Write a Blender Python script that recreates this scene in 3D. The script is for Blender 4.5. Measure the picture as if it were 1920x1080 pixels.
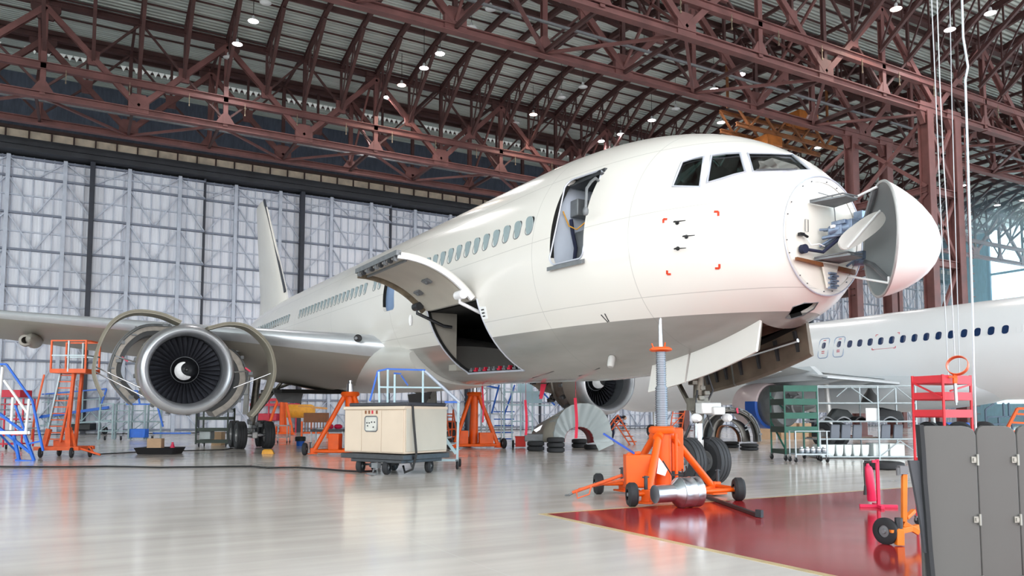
import bpy, bmesh, math, random
import numpy as np
from mathutils import Vector, Matrix
from mathutils.bvhtree import BVHTree
for o in list(bpy.data.objects): bpy.data.objects.remove(o)
SC = bpy.context.scene
COL = SC.collection
R = math.radians
rnd = random.Random(7)

# ------------------------------------------------------------------ camera
YAW, PITCH, FPX, CAMZ = R(29.05), math.atan(103 / 1440), 1440.0, 1.40
cd = bpy.data.cameras.new('camera')
cam = bpy.data.objects.new('camera', cd); COL.objects.link(cam)
cam.location = (0, 0, CAMZ); cam.rotation_euler = (R(90) + PITCH, 0, -YAW)
cd.sensor_width = 36; cd.lens = FPX / 1920 * 36; cd.shift_y = (676 - 540) / 1920
cd.clip_start = .1; cd.clip_end = 600
SC.camera = cam
SC.view_settings.view_transform = 'Standard'; SC.view_settings.look = 'None'
SC.view_settings.gamma = 1; SC.view_settings.use_curve_mapping = False
SC.view_settings.exposure = 1.2

# ------------------------------------------------------------------ sky and light
W = bpy.data.worlds.new('sky'); SC.world = W; W.use_nodes = True
nt = W.node_tree; nt.nodes.clear()
wo = nt.nodes.new('ShaderNodeOutputWorld'); wb = nt.nodes.new('ShaderNodeBackground')
tc = nt.nodes.new('ShaderNodeTexCoord'); sx = nt.nodes.new('ShaderNodeSeparateXYZ'); rp = nt.nodes.new('ShaderNodeValToRGB')
nt.links.new(tc.outputs['Generated'], sx.inputs[0]); nt.links.new(sx.outputs['Z'], rp.inputs[0])
rp.color_ramp.elements[0].color = (1, .985, .965, 1); rp.color_ramp.elements[0].position = 0
rp.color_ramp.elements[1].color = (.93, .955, 1, 1); rp.color_ramp.elements[1].position = .7
mx = nt.nodes.new('ShaderNodeMix'); mx.data_type = 'RGBA'; mr = nt.nodes.new('ShaderNodeMapRange')   # colder sky towards the glazed end
mr.inputs[1].default_value = .55; mr.inputs[2].default_value = .92; nt.links.new(sx.outputs['X'], mr.inputs[0]); nt.links.new(mr.outputs[0], mx.inputs[0])
nt.links.new(rp.outputs[0], mx.inputs[6]); mx.inputs[7].default_value = (.82, 1.25, 1.5, 1); nt.links.new(mx.outputs[2], wb.inputs['Color']); nt.links.new(wb.outputs[0], wo.inputs['Surface'])
wb.inputs['Strength'].default_value = 1.9

def lin(c):
    return tuple((v / 255 / 12.92 if v / 255 <= .04045 else ((v / 255 + .055) / 1.055) ** 2.4) for v in c)

# ------------------------------------------------------------------ materials
def M(name, rgb, rough=.5, metal=0, var=.08, scale=2.0, bump=0, rvar=.1, coat=0, stretch=(1, 1, 1), detail=4):
    m = bpy.data.materials.new(name); m.use_nodes = True
    t = m.node_tree; b = t.nodes['Principled BSDF']
    c = lin(rgb)
    b.inputs['Roughness'].default_value = rough; b.inputs['Metallic'].default_value = metal
    if coat: b.inputs['Coat Weight'].default_value = coat; b.inputs['Coat Roughness'].default_value = .08
    co = t.nodes.new('ShaderNodeTexCoord'); mp = t.nodes.new('ShaderNodeMapping'); nz = t.nodes.new('ShaderNodeTexNoise')
    mp.inputs['Scale'].default_value = stretch
    t.links.new(co.outputs['Object'], mp.inputs[0]); t.links.new(mp.outputs[0], nz.inputs['Vector'])
    nz.inputs['Scale'].default_value = scale; nz.inputs['Detail'].default_value = detail
    r = t.nodes.new('ShaderNodeValToRGB'); r.color_ramp.elements[0].position = .3; r.color_ramp.elements[1].position = .7
    r.color_ramp.elements[0].color = tuple(max(0, v * (1 - var)) for v in c) + (1,)
    r.color_ramp.elements[1].color = tuple(min(1, v * (1 + var)) for v in c) + (1,)
    t.links.new(nz.outputs['Fac'], r.inputs[0]); t.links.new(r.outputs[0], b.inputs['Base Color'])
    if rvar:
        mr = t.nodes.new('ShaderNodeMapRange'); mr.inputs[3].default_value = max(0, rough - rvar * rough); mr.inputs[4].default_value = min(1, rough + rvar * rough)
        t.links.new(nz.outputs['Fac'], mr.inputs[0]); t.links.new(mr.outputs[0], b.inputs['Roughness'])
    if bump:
        bp = t.nodes.new('ShaderNodeBump'); bp.inputs['Strength'].default_value = bump; bp.inputs['Distance'].default_value = .02
        t.links.new(nz.outputs['Fac'], bp.inputs['Height']); t.links.new(bp.outputs[0], b.inputs['Normal'])
    m.diffuse_color = c + (1,)
    return m

def EM(name, rgb, strength):
    m = bpy.data.materials.new(name); m.use_nodes = True
    b = m.node_tree.nodes['Principled BSDF']
    b.inputs['Base Color'].default_value = lin(rgb) + (1,); b.inputs['Emission Color'].default_value = lin(rgb) + (1,)
    b.inputs['Emission Strength'].default_value = strength
    return m

ORANGE = M('orange_paint', (226, 88, 2), .45, 0, .10, 3, rvar=.3)
ORANGE_OLD = M('worn_orange_paint', (218, 92, 44), .5, 0, .14, 5)
BLUE = M('blue_paint', (28, 98, 200), .4, 0, .1, 4)
PALEBLUE = M('pale_blue_grey_paint', (176, 204, 214), .45, 0, .08, 4)
WHITEP = M('white_paint', (232, 234, 234), .4, 0, .05, 3)
REDP = M('crimson_paint', (196, 28, 58), .45, 0, .1, 4)
PINKRED = M('pink_red_paint', (222, 44, 88), .4, 0, .06, 4)
GREENP = M('dark_green_paint', (26, 92, 78), .5, 0, .12, 4)
DKGREEN = M('blackish_green_paint', (44, 58, 50), .5, 0, .12, 4)
GALV = M('galvanised_steel', (168, 180, 186), .42, .5, .12, 6)
STEEL = M('bright_steel', (205, 208, 214), .25, 1, .06, 6)
SATIN = M('brushed_aluminium', (190, 194, 202), .30, 1, .05, 5, stretch=(1, 8, 1))
DARKSTEEL = M('dark_steel', (70, 72, 76), .45, .8, .15, 8)
GREYMET = M('grey_metal', (120, 124, 128), .5, .4, .15, 6)
RUBBER = M('black_rubber', (36, 38, 42), .75, 0, .15, 6, bump=.1)
BLACK = M('black_plastic', (24, 25, 28), .5, 0, .2, 5)
BEIGE = M('beige_cabinet_paint', (204, 188, 170), .55, 0, .04, 1.5)
PRIMER = M('primer_olive_grey', (114, 109, 95), .55, 0, .12, 4)
TANMET = M('soiled_titanium', (140, 128, 110), .45, .5, .25, 7)
GREYPANEL = M('grey_panel_paint', (84, 83, 82), .5, 0, .025, .8)
TAN = M('cardboard', (196, 164, 132), .8, 0, .08, 3)
BROWN = M('brown_paint', (120, 72, 40), .6, 0, .15, 4)
YELLOW = M('yellow_paint', (222, 160, 52), .5, 0, .12, 4)
NAVY = M('navy_cloth', (34, 40, 66), .85, 0, .15, 6)
SKIN = M('skin', (206, 160, 134), .55, 0, .05, 6)
HAIR = M('dark_hair', (44, 34, 28), .7, 0, .2, 20)
PAPER = M('white_paper', (240, 242, 244), .7, 0, .02, 3)
IRON = M('red_oxide_steel', (106, 68, 66), .62, 0, .22, 1.3, rvar=.15)
IRON2 = M('shaded_red_oxide_steel', (70, 43, 42), .65, 0, .22, 1.3, rvar=.15)  # same steel as IRON, with shade put into the colour

# ------------------------------------------------------------------ mesh builder
class MB:
    def __init__(s): s.v = []; s.f = []
    def add(s, vs, fs):
        b = len(s.v); s.v += [tuple(q) for q in vs]; s.f += [tuple(i + b for i in f) for f in fs]; return s
    def box(s, c, d, rz=0, mat=None):
        x, y, z = d[0] / 2, d[1] / 2, d[2] / 2
        vs = [Vector((i, j, k)) for i in (-x, x) for j in (-y, y) for k in (-z, z)]
        m = mat if mat else Matrix.Rotation(rz, 3, 'Z')
        vs = [m @ v + Vector(c) for v in vs]
        return s.add(vs, [(0, 1, 3, 2), (4, 6, 7, 5), (0, 4, 5, 1), (2, 3, 7, 6), (0, 2, 6, 4), (1, 5, 7, 3)])
    def bx(s, x0, x1, y0, y1, z0, z1):
        return s.box(((x0 + x1) / 2, (y0 + y1) / 2, (z0 + z1) / 2), (abs(x1 - x0), abs(y1 - y0), abs(z1 - z0)))
    def frame(s, p, q, up=(0, 0, 1)):
        p = Vector(p); q = Vector(q); d = (q - p); L = d.length or 1e-6; d /= L
        u = Vector(up)
        if abs(d.dot(u)) > .97: u = Vector((0, 1, 0)) if abs(d.y) < .9 else Vector((1, 0, 0))
        a = d.cross(u).normalized(); b = a.cross(d).normalized()
        return p, q, d, a, b
    def bar(s, p, q, w, h=None, up=(0, 0, 1)):
        h = h or w
        p, q, d, a, b = s.frame(p, q, up)
        vs = [e + a * i * w / 2 + b * j * h / 2 for e in (p, q) for i, j in ((-1, -1), (1, -1), (1, 1), (-1, 1))]
        return s.add(vs, [(3, 2, 1, 0), (4, 5, 6, 7), (0, 1, 5, 4), (1, 2, 6, 5), (2, 3, 7, 6), (3, 0, 4, 7)])
    def ibar(s, p, q, w, h, t=.05, up=(0, 0, 1)):
        p, q, d, a, b = s.frame(p, q, up)
        s.bar(p + b * (h / 2 - t / 2), q + b * (h / 2 - t / 2), w, t, up); s.bar(p - b * (h / 2 - t / 2), q - b * (h / 2 - t / 2), w, t, up)
        return s.bar(p, q, t * 1.6, h - 2 * t, up)
    def tube(s, p, q, r, n=10, r2=None):
        r2 = r if r2 is None else r2
        p, q, d, a, b = s.frame(p, q)
        vs = [e + (a * math.cos(2 * math.pi * k / n) + b * math.sin(2 * math.pi * k / n)) * rr for e, rr in ((p, r), (q, r2)) for k in range(n)]
        return s.add(vs, [(k, (k + 1) % n, n + (k + 1) % n, n + k) for k in range(n)] + [tuple(range(n - 1, -1, -1)), tuple(range(n, 2 * n))])
    def path(s, pts, r, n=8, closed=False):
        pts = [Vector(p) for p in pts]; N = len(pts); rings = []
        u = None
        for i, p in enumerate(pts):
            t = (pts[(i + 1) % N] - pts[i - 1]) if closed else (pts[min(i + 1, N - 1)] - pts[max(i - 1, 0)])
            t.normalize()
            if u is None: u = Vector((0, 0, 1)) if abs(t.z) < .9 else Vector((1, 0, 0))
            a = t.cross(u).normalized(); u = a.cross(t).normalized()
            rings.append([p + (a * math.cos(2 * math.pi * k / n) + u * math.sin(2 * math.pi * k / n)) * r for k in range(n)])
        return s.loft(rings, cap=not closed, wrap=closed)
    def loft(s, rings, cap=True, wrap=False, shut=True):
        n = len(rings[0]); m = len(rings); vs = [v for r in rings for v in r]
        fs = []
        for i in range(m if wrap else m - 1):
            j = (i + 1) % m
            fs += [(i * n + k, i * n + (k + 1) % n, j * n + (k + 1) % n, j * n + k) for k in range(n if shut else n - 1)]
        if cap and not wrap: fs += [tuple(range(n - 1, -1, -1)), tuple((m - 1) * n + k for k in range(n))]
        return s.add(vs, fs)
    def lathe(s, prof, o=(0, 0, 0), axis=(0, 1, 0), n=32, a0=0, a1=2 * math.pi):
        # prof: (radius, along); full turn or part turn
        _, _, d, a, b = s.frame(Vector(o), Vector(o) + Vector(axis))
        o = Vector(o); full = abs(a1 - a0 - 2 * math.pi) < 1e-6; k_ = n if full else n + 1
        rings = [[o + d * t + (a * math.cos(a0 + (a1 - a0) * k / n) + b * math.sin(a0 + (a1 - a0) * k / n)) * r for k in range(k_)] for r, t in prof]
        vs = [v for r in rings for v in r]; fs = []
        for i in range(len(rings) - 1):
            for k in range(n): fs.append((i * k_ + k, i * k_ + (k + 1) % k_, (i + 1) * k_ + (k + 1) % k_, (i + 1) * k_ + k))
        return s.add(vs, fs)
    def prism(s, poly, vec):
        n = len(poly); poly = [Vector(p) for p in poly]; vec = Vector(vec)
        return s.add(poly + [p + vec for p in poly], [tuple(range(n - 1, -1, -1)), tuple(range(n, 2 * n))] + [(k, (k + 1) % n, n + (k + 1) % n, n + k) for k in range(n)])
    def sphere(s, c, r, n=12, sc=(1, 1, 1)):
        c = Vector(c); rings = []
        for i in range(1, n // 2):
            ph = math.pi * i / (n // 2)
            rings.append([c + Vector((r * sc[0] * math.sin(ph) * math.cos(2 * math.pi * k / n), r * sc[1] * math.sin(ph) * math.sin(2 * math.pi * k / n), -r * sc[2] * math.cos(ph))) for k in range(n)])
        return s.loft(rings)
    def mesh(s, name):
        me = bpy.data.meshes.new(name); me.from_pydata([tuple(v) for v in s.v], [], s.f); me.validate(); me.update()
        bm = bmesh.new(); bm.from_mesh(me); bmesh.ops.recalc_face_normals(bm, faces=bm.faces); bm.to_mesh(me); bm.free()
        return me
    def build(s, name, mat, parent=None, smooth=38, bevel=0, loc=None, solid=0):
        me = s.mesh(name)
        if smooth: me.shade_smooth(); me.set_sharp_from_angle(angle=R(smooth))
        o = bpy.data.objects.new(name, me); COL.objects.link(o); me.materials.append(mat)
        if parent: o.parent = parent
        if loc: o.location = loc
        if solid:
            md = o.modifiers.new('t', 'SOLIDIFY'); md.thickness = solid; md.offset = 0
        if bevel:
            md = o.modifiers.new('b', 'BEVEL'); md.width = bevel; md.segments = 2; md.limit_method = 'ANGLE'; md.angle_limit = R(40)
        return o

def tag(o, label=None, cat=None, group=None, kind=None):
    if label: o['label'] = label
    if cat: o['category'] = cat
    if group: o['group'] = group
    if kind: o['kind'] = kind
    return o
def thing(name, label, cat, loc=(0, 0, 0), rz=0, group=None):
    o = bpy.data.objects.new(name, None); COL.objects.link(o); o.empty_display_size = .2
    o.location = loc; o.rotation_euler = (0, 0, rz)
    return tag(o, label, cat, group)
def struct(o): o['kind'] = 'structure'; return o
def dup(root, loc=None, rz=None, label=None, group=None, parent=None):
    r = root.copy(); COL.objects.link(r)
    if loc is not None: r.location = loc
    if rz is not None: r.rotation_euler = (0, 0, rz)
    if label: r['label'] = label
    if group: r['group'] = group
    if parent is not None: r.parent = parent
    for ch in list(root.children): dup(ch, parent=r)
    return r
def arc(cx, cz, r, a0, a1, n):
    return [(cx + r * math.cos(R(a0 + (a1 - a0) * k / n)), cz + r * math.sin(R(a0 + (a1 - a0) * k / n))) for k in range(n + 1)]
# ------------------------------------------------------------------ the hangar
XL, XR, YB, YF = -42.0, 110.0, 66.2, -14.0
def floor_material():
    m = bpy.data.materials.new('polished_concrete'); m.use_nodes = True
    t = m.node_tree; b = t.nodes['Principled BSDF']; L = t.links.new
    co = t.nodes.new('ShaderNodeTexCoord')
    n1 = t.nodes.new('ShaderNodeTexNoise'); n1.inputs['Scale'].default_value = .35; n1.inputs['Detail'].default_value = 6
    mp = t.nodes.new('ShaderNodeMapping'); mp.inputs['Scale'].default_value = (.25, 2.2, 1)
    n2 = t.nodes.new('ShaderNodeTexNoise'); n2.inputs['Scale'].default_value = 1.1; n2.inputs['Detail'].default_value = 5
    L(co.outputs['Object'], n1.inputs['Vector']); L(co.outputs['Object'], mp.inputs[0]); L(mp.outputs[0], n2.inputs['Vector'])
    ad = t.nodes.new('ShaderNodeMath'); ad.operation = 'ADD'; L(n1.outputs['Fac'], ad.inputs[0]); L(n2.outputs['Fac'], ad.inputs[1])
    rp = t.nodes.new('ShaderNodeValToRGB'); rp.color_ramp.elements[0].position = .35; rp.color_ramp.elements[1].position = .7
    rp.color_ramp.elements[0].color = lin((200, 192, 186)) + (1,); rp.color_ramp.elements[1].color = lin((228, 220, 213)) + (1,)
    hf = t.nodes.new('ShaderNodeMath'); hf.operation = 'MULTIPLY'; hf.inputs[1].default_value = .5; L(ad.outputs[0], hf.inputs[0]); L(hf.outputs[0], rp.inputs[0])
    # slab joints
    sx = t.nodes.new('ShaderNodeSeparateXYZ'); L(co.outputs['Object'], sx.inputs[0])
    jm = []
    for ax, per, off in (('X', 6.0, .3), ('Y', 3.45, 2.55)):
        a = t.nodes.new('ShaderNodeMath'); a.operation = 'ADD'; a.inputs[1].default_value = 300 * per - off; L(sx.outputs[ax], a.inputs[0])
        mo = t.nodes.new('ShaderNodeMath'); mo.operation = 'MODULO'; mo.inputs[1].default_value = per; L(a.outputs[0], mo.inputs[0])
        c = t.nodes.new('ShaderNodeMath'); c.operation = 'COMPARE'; c.inputs[1].default_value = per / 2; c.inputs[2].default_value = .008; L(mo.outputs[0], c.inputs[0]); jm.append(c)
    mx = t.nodes.new('ShaderNodeMath'); mx.operation = 'MAXIMUM'; L(jm[0].outputs[0], mx.inputs[0]); L(jm[1].outputs[0], mx.inputs[1])
    ms = t.nodes.new('ShaderNodeMath'); ms.operation = 'MULTIPLY'; ms.inputs[1].default_value = .35; L(mx.outputs[0], ms.inputs[0])
    mi = t.nodes.new('ShaderNodeMix'); mi.data_type = 'RGBA'; L(ms.outputs[0], mi.inputs[0]); L(rp.outputs[0], mi.inputs[6]); mi.inputs[7].default_value = lin((228, 226, 222)) + (1,)
    L(mi.outputs[2], b.inputs['Base Color'])
    mr = t.nodes.new('ShaderNodeMapRange'); mr.inputs[1].default_value = .3; mr.inputs[2].default_value = .7; mr.inputs[3].default_value = .10; mr.inputs[4].default_value = .2
    L(hf.outputs[0], mr.inputs[0]); L(mr.outputs[0], b.inputs['Roughness'])
    bp = t.nodes.new('ShaderNodeBump'); bp.inputs['Strength'].default_value = .05; bp.inputs['Distance'].default_value = .02; L(n2.outputs['Fac'], bp.inputs['Height']); L(bp.outputs[0], b.inputs['Normal'])
    b.inputs['Specular IOR Level'].default_value = .6
    return m
FLOORM = floor_material()
struct(MB().bx(XL - 20, XR + 20, -120, YB + .4, -.3, 0).build('floor', FLOORM, smooth=0))
REDFLOOR = M('red_floor_paint', (152, 34, 38), .14, 0, .12, .8, rvar=.4, detail=6)
YEDGE = M('old_yellow_line', (196, 176, 132), .3, 0, .12, 3)
mb = MB().bx(5.80, 40, -10, 9.42, 0, .003)
struct(mb.build('floor_red_zone', REDFLOOR, smooth=0))
mb = MB().bx(5.70, 5.80, -10, 9.5, 0, .0025).bx(5.8, 40, 9.42, 9.5, 0, .0025)
struct(mb.build('floor_edge_line', YEDGE, smooth=0))

# wall above the doors, side walls
DARKWALL = M('dark_blue_grey_cladding', (66, 74, 90), .7, 0, .25, 1.2, stretch=(6, 1, 1))
WALLT = M('teal_grey_cladding', (112, 156, 172), .7, 0, .18, .8, stretch=(1, 5, 1))
struct(MB().bx(XL, XR, YB + .1, YB + .5, 0, 36).build('wall_back', DARKWALL, smooth=0))
mb = MB().bx(XL - .4, XL, YF, YB + .3, 0, 2.5).bx(XL - .4, XL, YF, YB + .3, 24, 33).bx(XL - .4, XL, 58, YB + .3, 2.5, 24)
for k in range(13): mb.bx(XL - .3, XL, YF + 6 * k - .15, YF + 6 * k + .15, 2.5, 24)
struct(mb.build('wall_left', DARKWALL, smooth=0))
# right end wall: solid cladding near the back corner, tall glazing in front of it
mb = MB().bx(XR, XR + .3, 60.5, YB + .3, 0, 34).bx(XR, XR + .3, YF, 60.5, 0, 3).bx(XR, XR + .3, YF, 60.5, 27.5, 34)
struct(mb.build('wall_right', WALLT, smooth=0))
mb = MB()
for k in range(13): mb.bx(XR - .25, XR + .1, 60.5 - k * 5.9 - .2, 60.5 - k * 5.9 + .2, 3, 27.5)
for z in (8.6, 14.8, 21): mb.bx(XR - .2, XR + .1, YF, 60.5, z - .15, z + .15)
struct(mb.build('window_frames_right', M('blue_grey_steel', (60, 92, 116), .6, .1, .15, 2), smooth=0))
glassm = bpy.data.materials.new('window_glass'); glassm.use_nodes = True
t = glassm.node_tree; t.nodes.clear(); go = t.nodes.new('ShaderNodeOutputMaterial'); g1 = t.nodes.new('ShaderNodeBsdfTransparent'); g2 = t.nodes.new('ShaderNodeBsdfGlossy'); gm = t.nodes.new('ShaderNodeMixShader')
g1.inputs[0].default_value = (.93, .97, .97, 1); g2.inputs['Roughness'].default_value = .05; gm.inputs[0].default_value = .06
t.links.new(g1.outputs[0], gm.inputs[1]); t.links.new(g2.outputs[0], gm.inputs[2]); t.links.new(gm.outputs[0], go.inputs[0])
struct(MB().bx(XR + .05, XR + .07, YF, 60.5, 3, 27.5).build('window_1', glassm, smooth=0))

struct(MB().bx(XL - .2, XL - .18, YF, 58, 2.5, 24).build('added_window_2', glassm, smooth=0))  # unseen glazing, added to let side light onto the aircraft
# sliding doors along the back wall
def door_panel_material():
    m = M('door_sheet_cladding', (220, 224, 234), .6, 0, .05, .5, stretch=(2, 1, .3))
    t = m.node_tree; b = t.nodes['Principled BSDF']
    co = t.nodes.new('ShaderNodeTexCoord'); wv = t.nodes.new('ShaderNodeTexWave'); wv.bands_direction = 'X'; wv.inputs['Scale'].default_value = 1.6; wv.inputs['Distortion'].default_value = 0
    t.links.new(co.outputs['Object'], wv.inputs['Vector'])
    bp = t.nodes.new('ShaderNodeBump'); bp.inputs['Strength'].default_value = .35; bp.inputs['Distance'].default_value = .05
    t.links.new(wv.outputs['Fac'], bp.inputs['Height']); t.links.new(bp.outputs[0], b.inputs['Normal'])
    return m
DOORM = door_panel_material()
STUDM = M('grey_blue_door_steel', (182, 189, 204), .6, 0, .1, 2)
RAILM = M('dark_door_steel', (120, 127, 144), .6, 0, .15, 2)
POSTM = M('black_door_post', (44, 48, 60), .6, 0, .2, 2)
LW, DT = 7.85, 20.45
def door_leaf():
    d = struct(MB().bx(0, LW, .1, .2, .05, DT).build('door_1', DOORM, smooth=0))
    st, rl = MB(), MB()
    for x in (2.35, 5.95): st.bx(x - .13, x + .13, -.28, .1, .05, DT)
    for k in range(1, 12):
        x = k * LW / 12
        st.bx(x - .035, x + .035, -.02, .1, .05, DT)
    zs = [.3] + [2.7 * k for k in range(1, 8)] + [DT - .15]
    for i, z in enumerate(zs):
        rl.bx(0, LW, -.2, .1, z - .07, z + .07)
        if i < len(zs) - 1:
            zm = (z + zs[i + 1]) / 2; st.bx(0, LW, -.06, .1, zm - .05, zm + .05)
            z1 = zs[i + 1]
            st.bar((0, -.1, z), (2.35, -.1, z1), .09, .12, (0, 1, 0)); st.bar((2.35, -.1, z1), (4.15, -.1, z), .09, .12, (0, 1, 0))
            st.bar((4.15, -.1, z), (5.95, -.1, z1), .09, .12, (0, 1, 0)); st.bar((5.95, -.1, z1), (LW, -.1, z), .09, .12, (0, 1, 0))
    st.build('stud_frame', STUDM, d, smooth=0); rl.build('rail', RAILM, d, smooth=0)
    MB().bx(-.35, -.02, -.45, .25, 0, DT + .1).build('door_post', POSTM, d, smooth=0)
    return d
leaf = door_leaf(); n_ = 1
for k in range(-5, 15):
    if k == -5: leaf.location = (.1 + 7.92 * k, 65.6, 0); continue
    n_ += 1; d = dup(leaf, (.1 + 7.92 * k, 65.6 + .3 * (k % 2), 0)); d.name = 'door_%d' % n_
    if k % 2:
        for c_ in d.children:
            if c_.name.startswith('door_post'): c_.scale.x = .5
# head beam and buff strip above the doors
mb = MB().bx(XL, XR, 64.6, 66.3, 20.55, 21.45).bx(XL, XR, 64.4, 64.6, 20.9, 21.2)
struct(mb.build('trim_1', M('black_head_beam', (52, 54, 60), .55, .2, .2, 1), smooth=0))
struct(MB().bx(XL, XR, 66.0, 66.32, 21.45, 22.5).build('trim_2', M('buff_strip_cladding', (232, 216, 196), .7, 0, .22, 1.2), smooth=0))
mb = MB()
for k in range(0, 112): mb.bx(XL + k * 1.45 - .05, XL + k * 1.45 + .05, 65.85, 66, 21.45, 22.5)
mb.bx(XL, XR, 65.7, 66.05, 22.45, 22.65)
struct(mb.build('trim_3', M('brown_black_steel', (66, 46, 44), .6, 0, .2, 2), smooth=0))

# ------------------------------------------------------------------ roof girders
ZB, ZM, ZT, PN = 20.75, 22.55, 26.6, 10.5
def girder(name, label, Y, x0, n, front=True, xe=None):
    g = thing(name, label, 'roof girder', (0, Y, 0), 0, 'steel roof girders')
    xa, xb = x0 - PN / 2, x0 + PN * n + PN / 2
    MB().ibar((xa, 0, ZB), (xb, 0, ZB), .42, .42, .06).build('bottom_chord', IRON, g, smooth=0)
    MB().ibar((xa, 0, ZT), (xb, 0, ZT), .4, .42, .06).build('top_chord', IRON2, g, smooth=0)
    if front: MB().ibar((xa, -.1, ZM), (xb, -.1, ZM), .34, .46, .05).build('walkway_beam', IRON, g, smooth=0)
    for k in range(n + 1):
        xl, xm, xr = x0 + PN * k - PN / 2, x0 + PN * k, x0 + PN * k + PN / 2
        for xs in (xl, xr):
            MB().ibar((xs, 0, ZT - .3), (xm, 0, ZB + .3), .34, .3, .05, (0, 1, 0)).build('diagonal', IRON, g, smooth=0)
            mx, mz = (xs + xm) / 2, (ZT + ZB) / 2
            MB().bar((mx, 0, mz), (mx, 0, ZT), .16, .16).build('post', IRON2, g, smooth=0)
            MB().bar((mx, 0, mz), (xs + (xm - xs) * .02, 0, ZB + .3 if False else mz - 2.4), .13, .13).build('strut', IRON2, g, smooth=0)
            MB().bar((mx, 0, mz), ((mx + xm) / 2 + (xm - xs) * .22, 0, ZT - .2), .13, .13).build('strut', IRON2, g, smooth=0)
            MB().prism([(mx - .3, -.1, mz - .45), (mx + .3, -.1, mz - .45), (mx + .36, -.1, mz + .45), (mx - .36, -.1, mz + .45)], (0, .2, 0)).build('small_gusset', IRON, g, smooth=0)
        MB().ibar((xl, 0, ZB), (xl, 0, ZT), .3, .28, .05, (0, 1, 0)).build('vertical', IRON, g, smooth=0)
        MB().ibar((xm, 0, ZB), (xm, 0, ZT), .24, .22, .04, (0, 1, 0)).build('vertical', IRON2, g, smooth=0)
        MB().prism([(xm - .6, -.14, ZB - .1), (xm + .6, -.14, ZB - .1), (xm + .6, -.14, ZB + .6), (xm + .4, -.14, ZB + 1.1), (xm - .4, -.14, ZB + 1.1), (xm - .6, -.14, ZB + .6)], (0, .28, 0)).build('gusset', IRON, g, smooth=0)
        MB().prism([(xl - .65, -.12, ZB + .15), (xl + .65, -.12, ZB + .15), (xl + .2, -.12, ZB + .85), (xl - .2, -.12, ZB + .85)], (0, .24, 0)).build('gusset', IRON, g, smooth=0)
        MB().prism([(xl - .8, -.12, ZT + .1), (xl + .8, -.12, ZT + .1), (xl + .8, -.12, ZT - .5), (xl + .4, -.12, ZT - 1.1), (xl - .4, -.12, ZT - 1.1), (xl - .8, -.12, ZT - .5)], (0, .24, 0)).build('gusset', IRON2, g, smooth=0)
    if front:
        for k in range(int((xb - xa) / 3.5)):
            x = xa + 1.2 + 3.5 * k
            MB().bar((x, -.3, ZM - .1), (x, -.3, ZM - .85), .035, .035).box((x, -.3, ZM - .88), (.07, .07, .12)).box((x, -.3, ZM - .4), (.08, .07, .1)).build('hanging_clamp', TANMET, g, smooth=0)
    return g
GY = dict(A=53.4, B=58.4, C=34.0, D=28.8)
girder('roof_girder', 'red-brown lattice girder crossing the upper left above the parked wing', GY['A'], 2.35 - PN * 2, 6)
girder('roof_girder', 'red-brown lattice girder just in front of the dark wall over the sliding doors', GY['B'], 2.0 - PN * 2, 6, False)
girder('roof_girder', 'red-brown lattice girder over the forward cabin, its chord ending at the tall column', GY['C'], 5.1 - PN, 5, False)
girder('roof_girder', 'nearest red-brown lattice girder crossing the upper right corner with a heavy walkway beam', GY['D'], 5.1 - PN, 5)
for nm, Y, l in (('C', GY['C'], 'far red-brown girder beyond the tall columns, behind the hanging cables'), ('D', GY['D'], 'red-brown girder at right edge beyond the tall columns, crossed by hanging cables')):
    girder('roof_girder', l, Y, 47.1 + PN + .2, 5, nm == 'D')
girder('roof_girder', 'distant red-brown girder low at right, in front of the teal end wall', GY['A'], 47.1 + PN * 1.5, 4)
# bracing between each pair of girders
def bracing(label, Y0, Y1, x0, n):
    b = thing('girder_bracing', label, 'bracing', (0, 0, 0), 0, 'cross bracing between paired girders')
    for k in range(n):
        x = x0 + PN / 2 * k
        MB().bar((x, Y0, ZB + .05), (x, Y1, ZB + .05), .16, .2).build('cross_tie', IRON2, b, smooth=0)
        MB().bar((x, Y0, ZT - .1), (x, Y1, ZT - .1), .16, .2).build('cross_tie', IRON2, b, smooth=0)
        x2 = x + PN / 2
        ya, yb = (Y0, Y1) if k % 2 else (Y1, Y0)
        MB().bar((x, ya, ZB), (x2, yb, ZB), .17, .14).build('lacing', IRON, b, smooth=0)
        if k % 2: MB().bar((x, Y0, ZB + .3), (x, Y1, ZT - .4), .14, .14).build('sway_brace', IRON, b, smooth=0); MB().bar((x, Y1, ZB + .3), (x, Y0, ZT - .4), .14, .14).build('sway_brace', IRON, b, smooth=0)
    MB().bar((x0 - 4, Y1 - 1.2, ZB + 1), (x0 + PN / 2 * n, Y1 - 1.2, ZB + 1), .12, .12).build('walkway_rail', GREYMET, b, smooth=0)
    return b
bracing('zigzag bracing between the two girders near the back wall', GY['A'], GY['B'], -19, 17)
bracing('zigzag bracing between the two girders above the nose', GY['D'], GY['C'], 5.1 - PN * 1.5, 11)
bracing('zigzag bracing between the two girders beyond the columns', GY['D'], GY['C'], 47.1 + PN / 2, 11)

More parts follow.
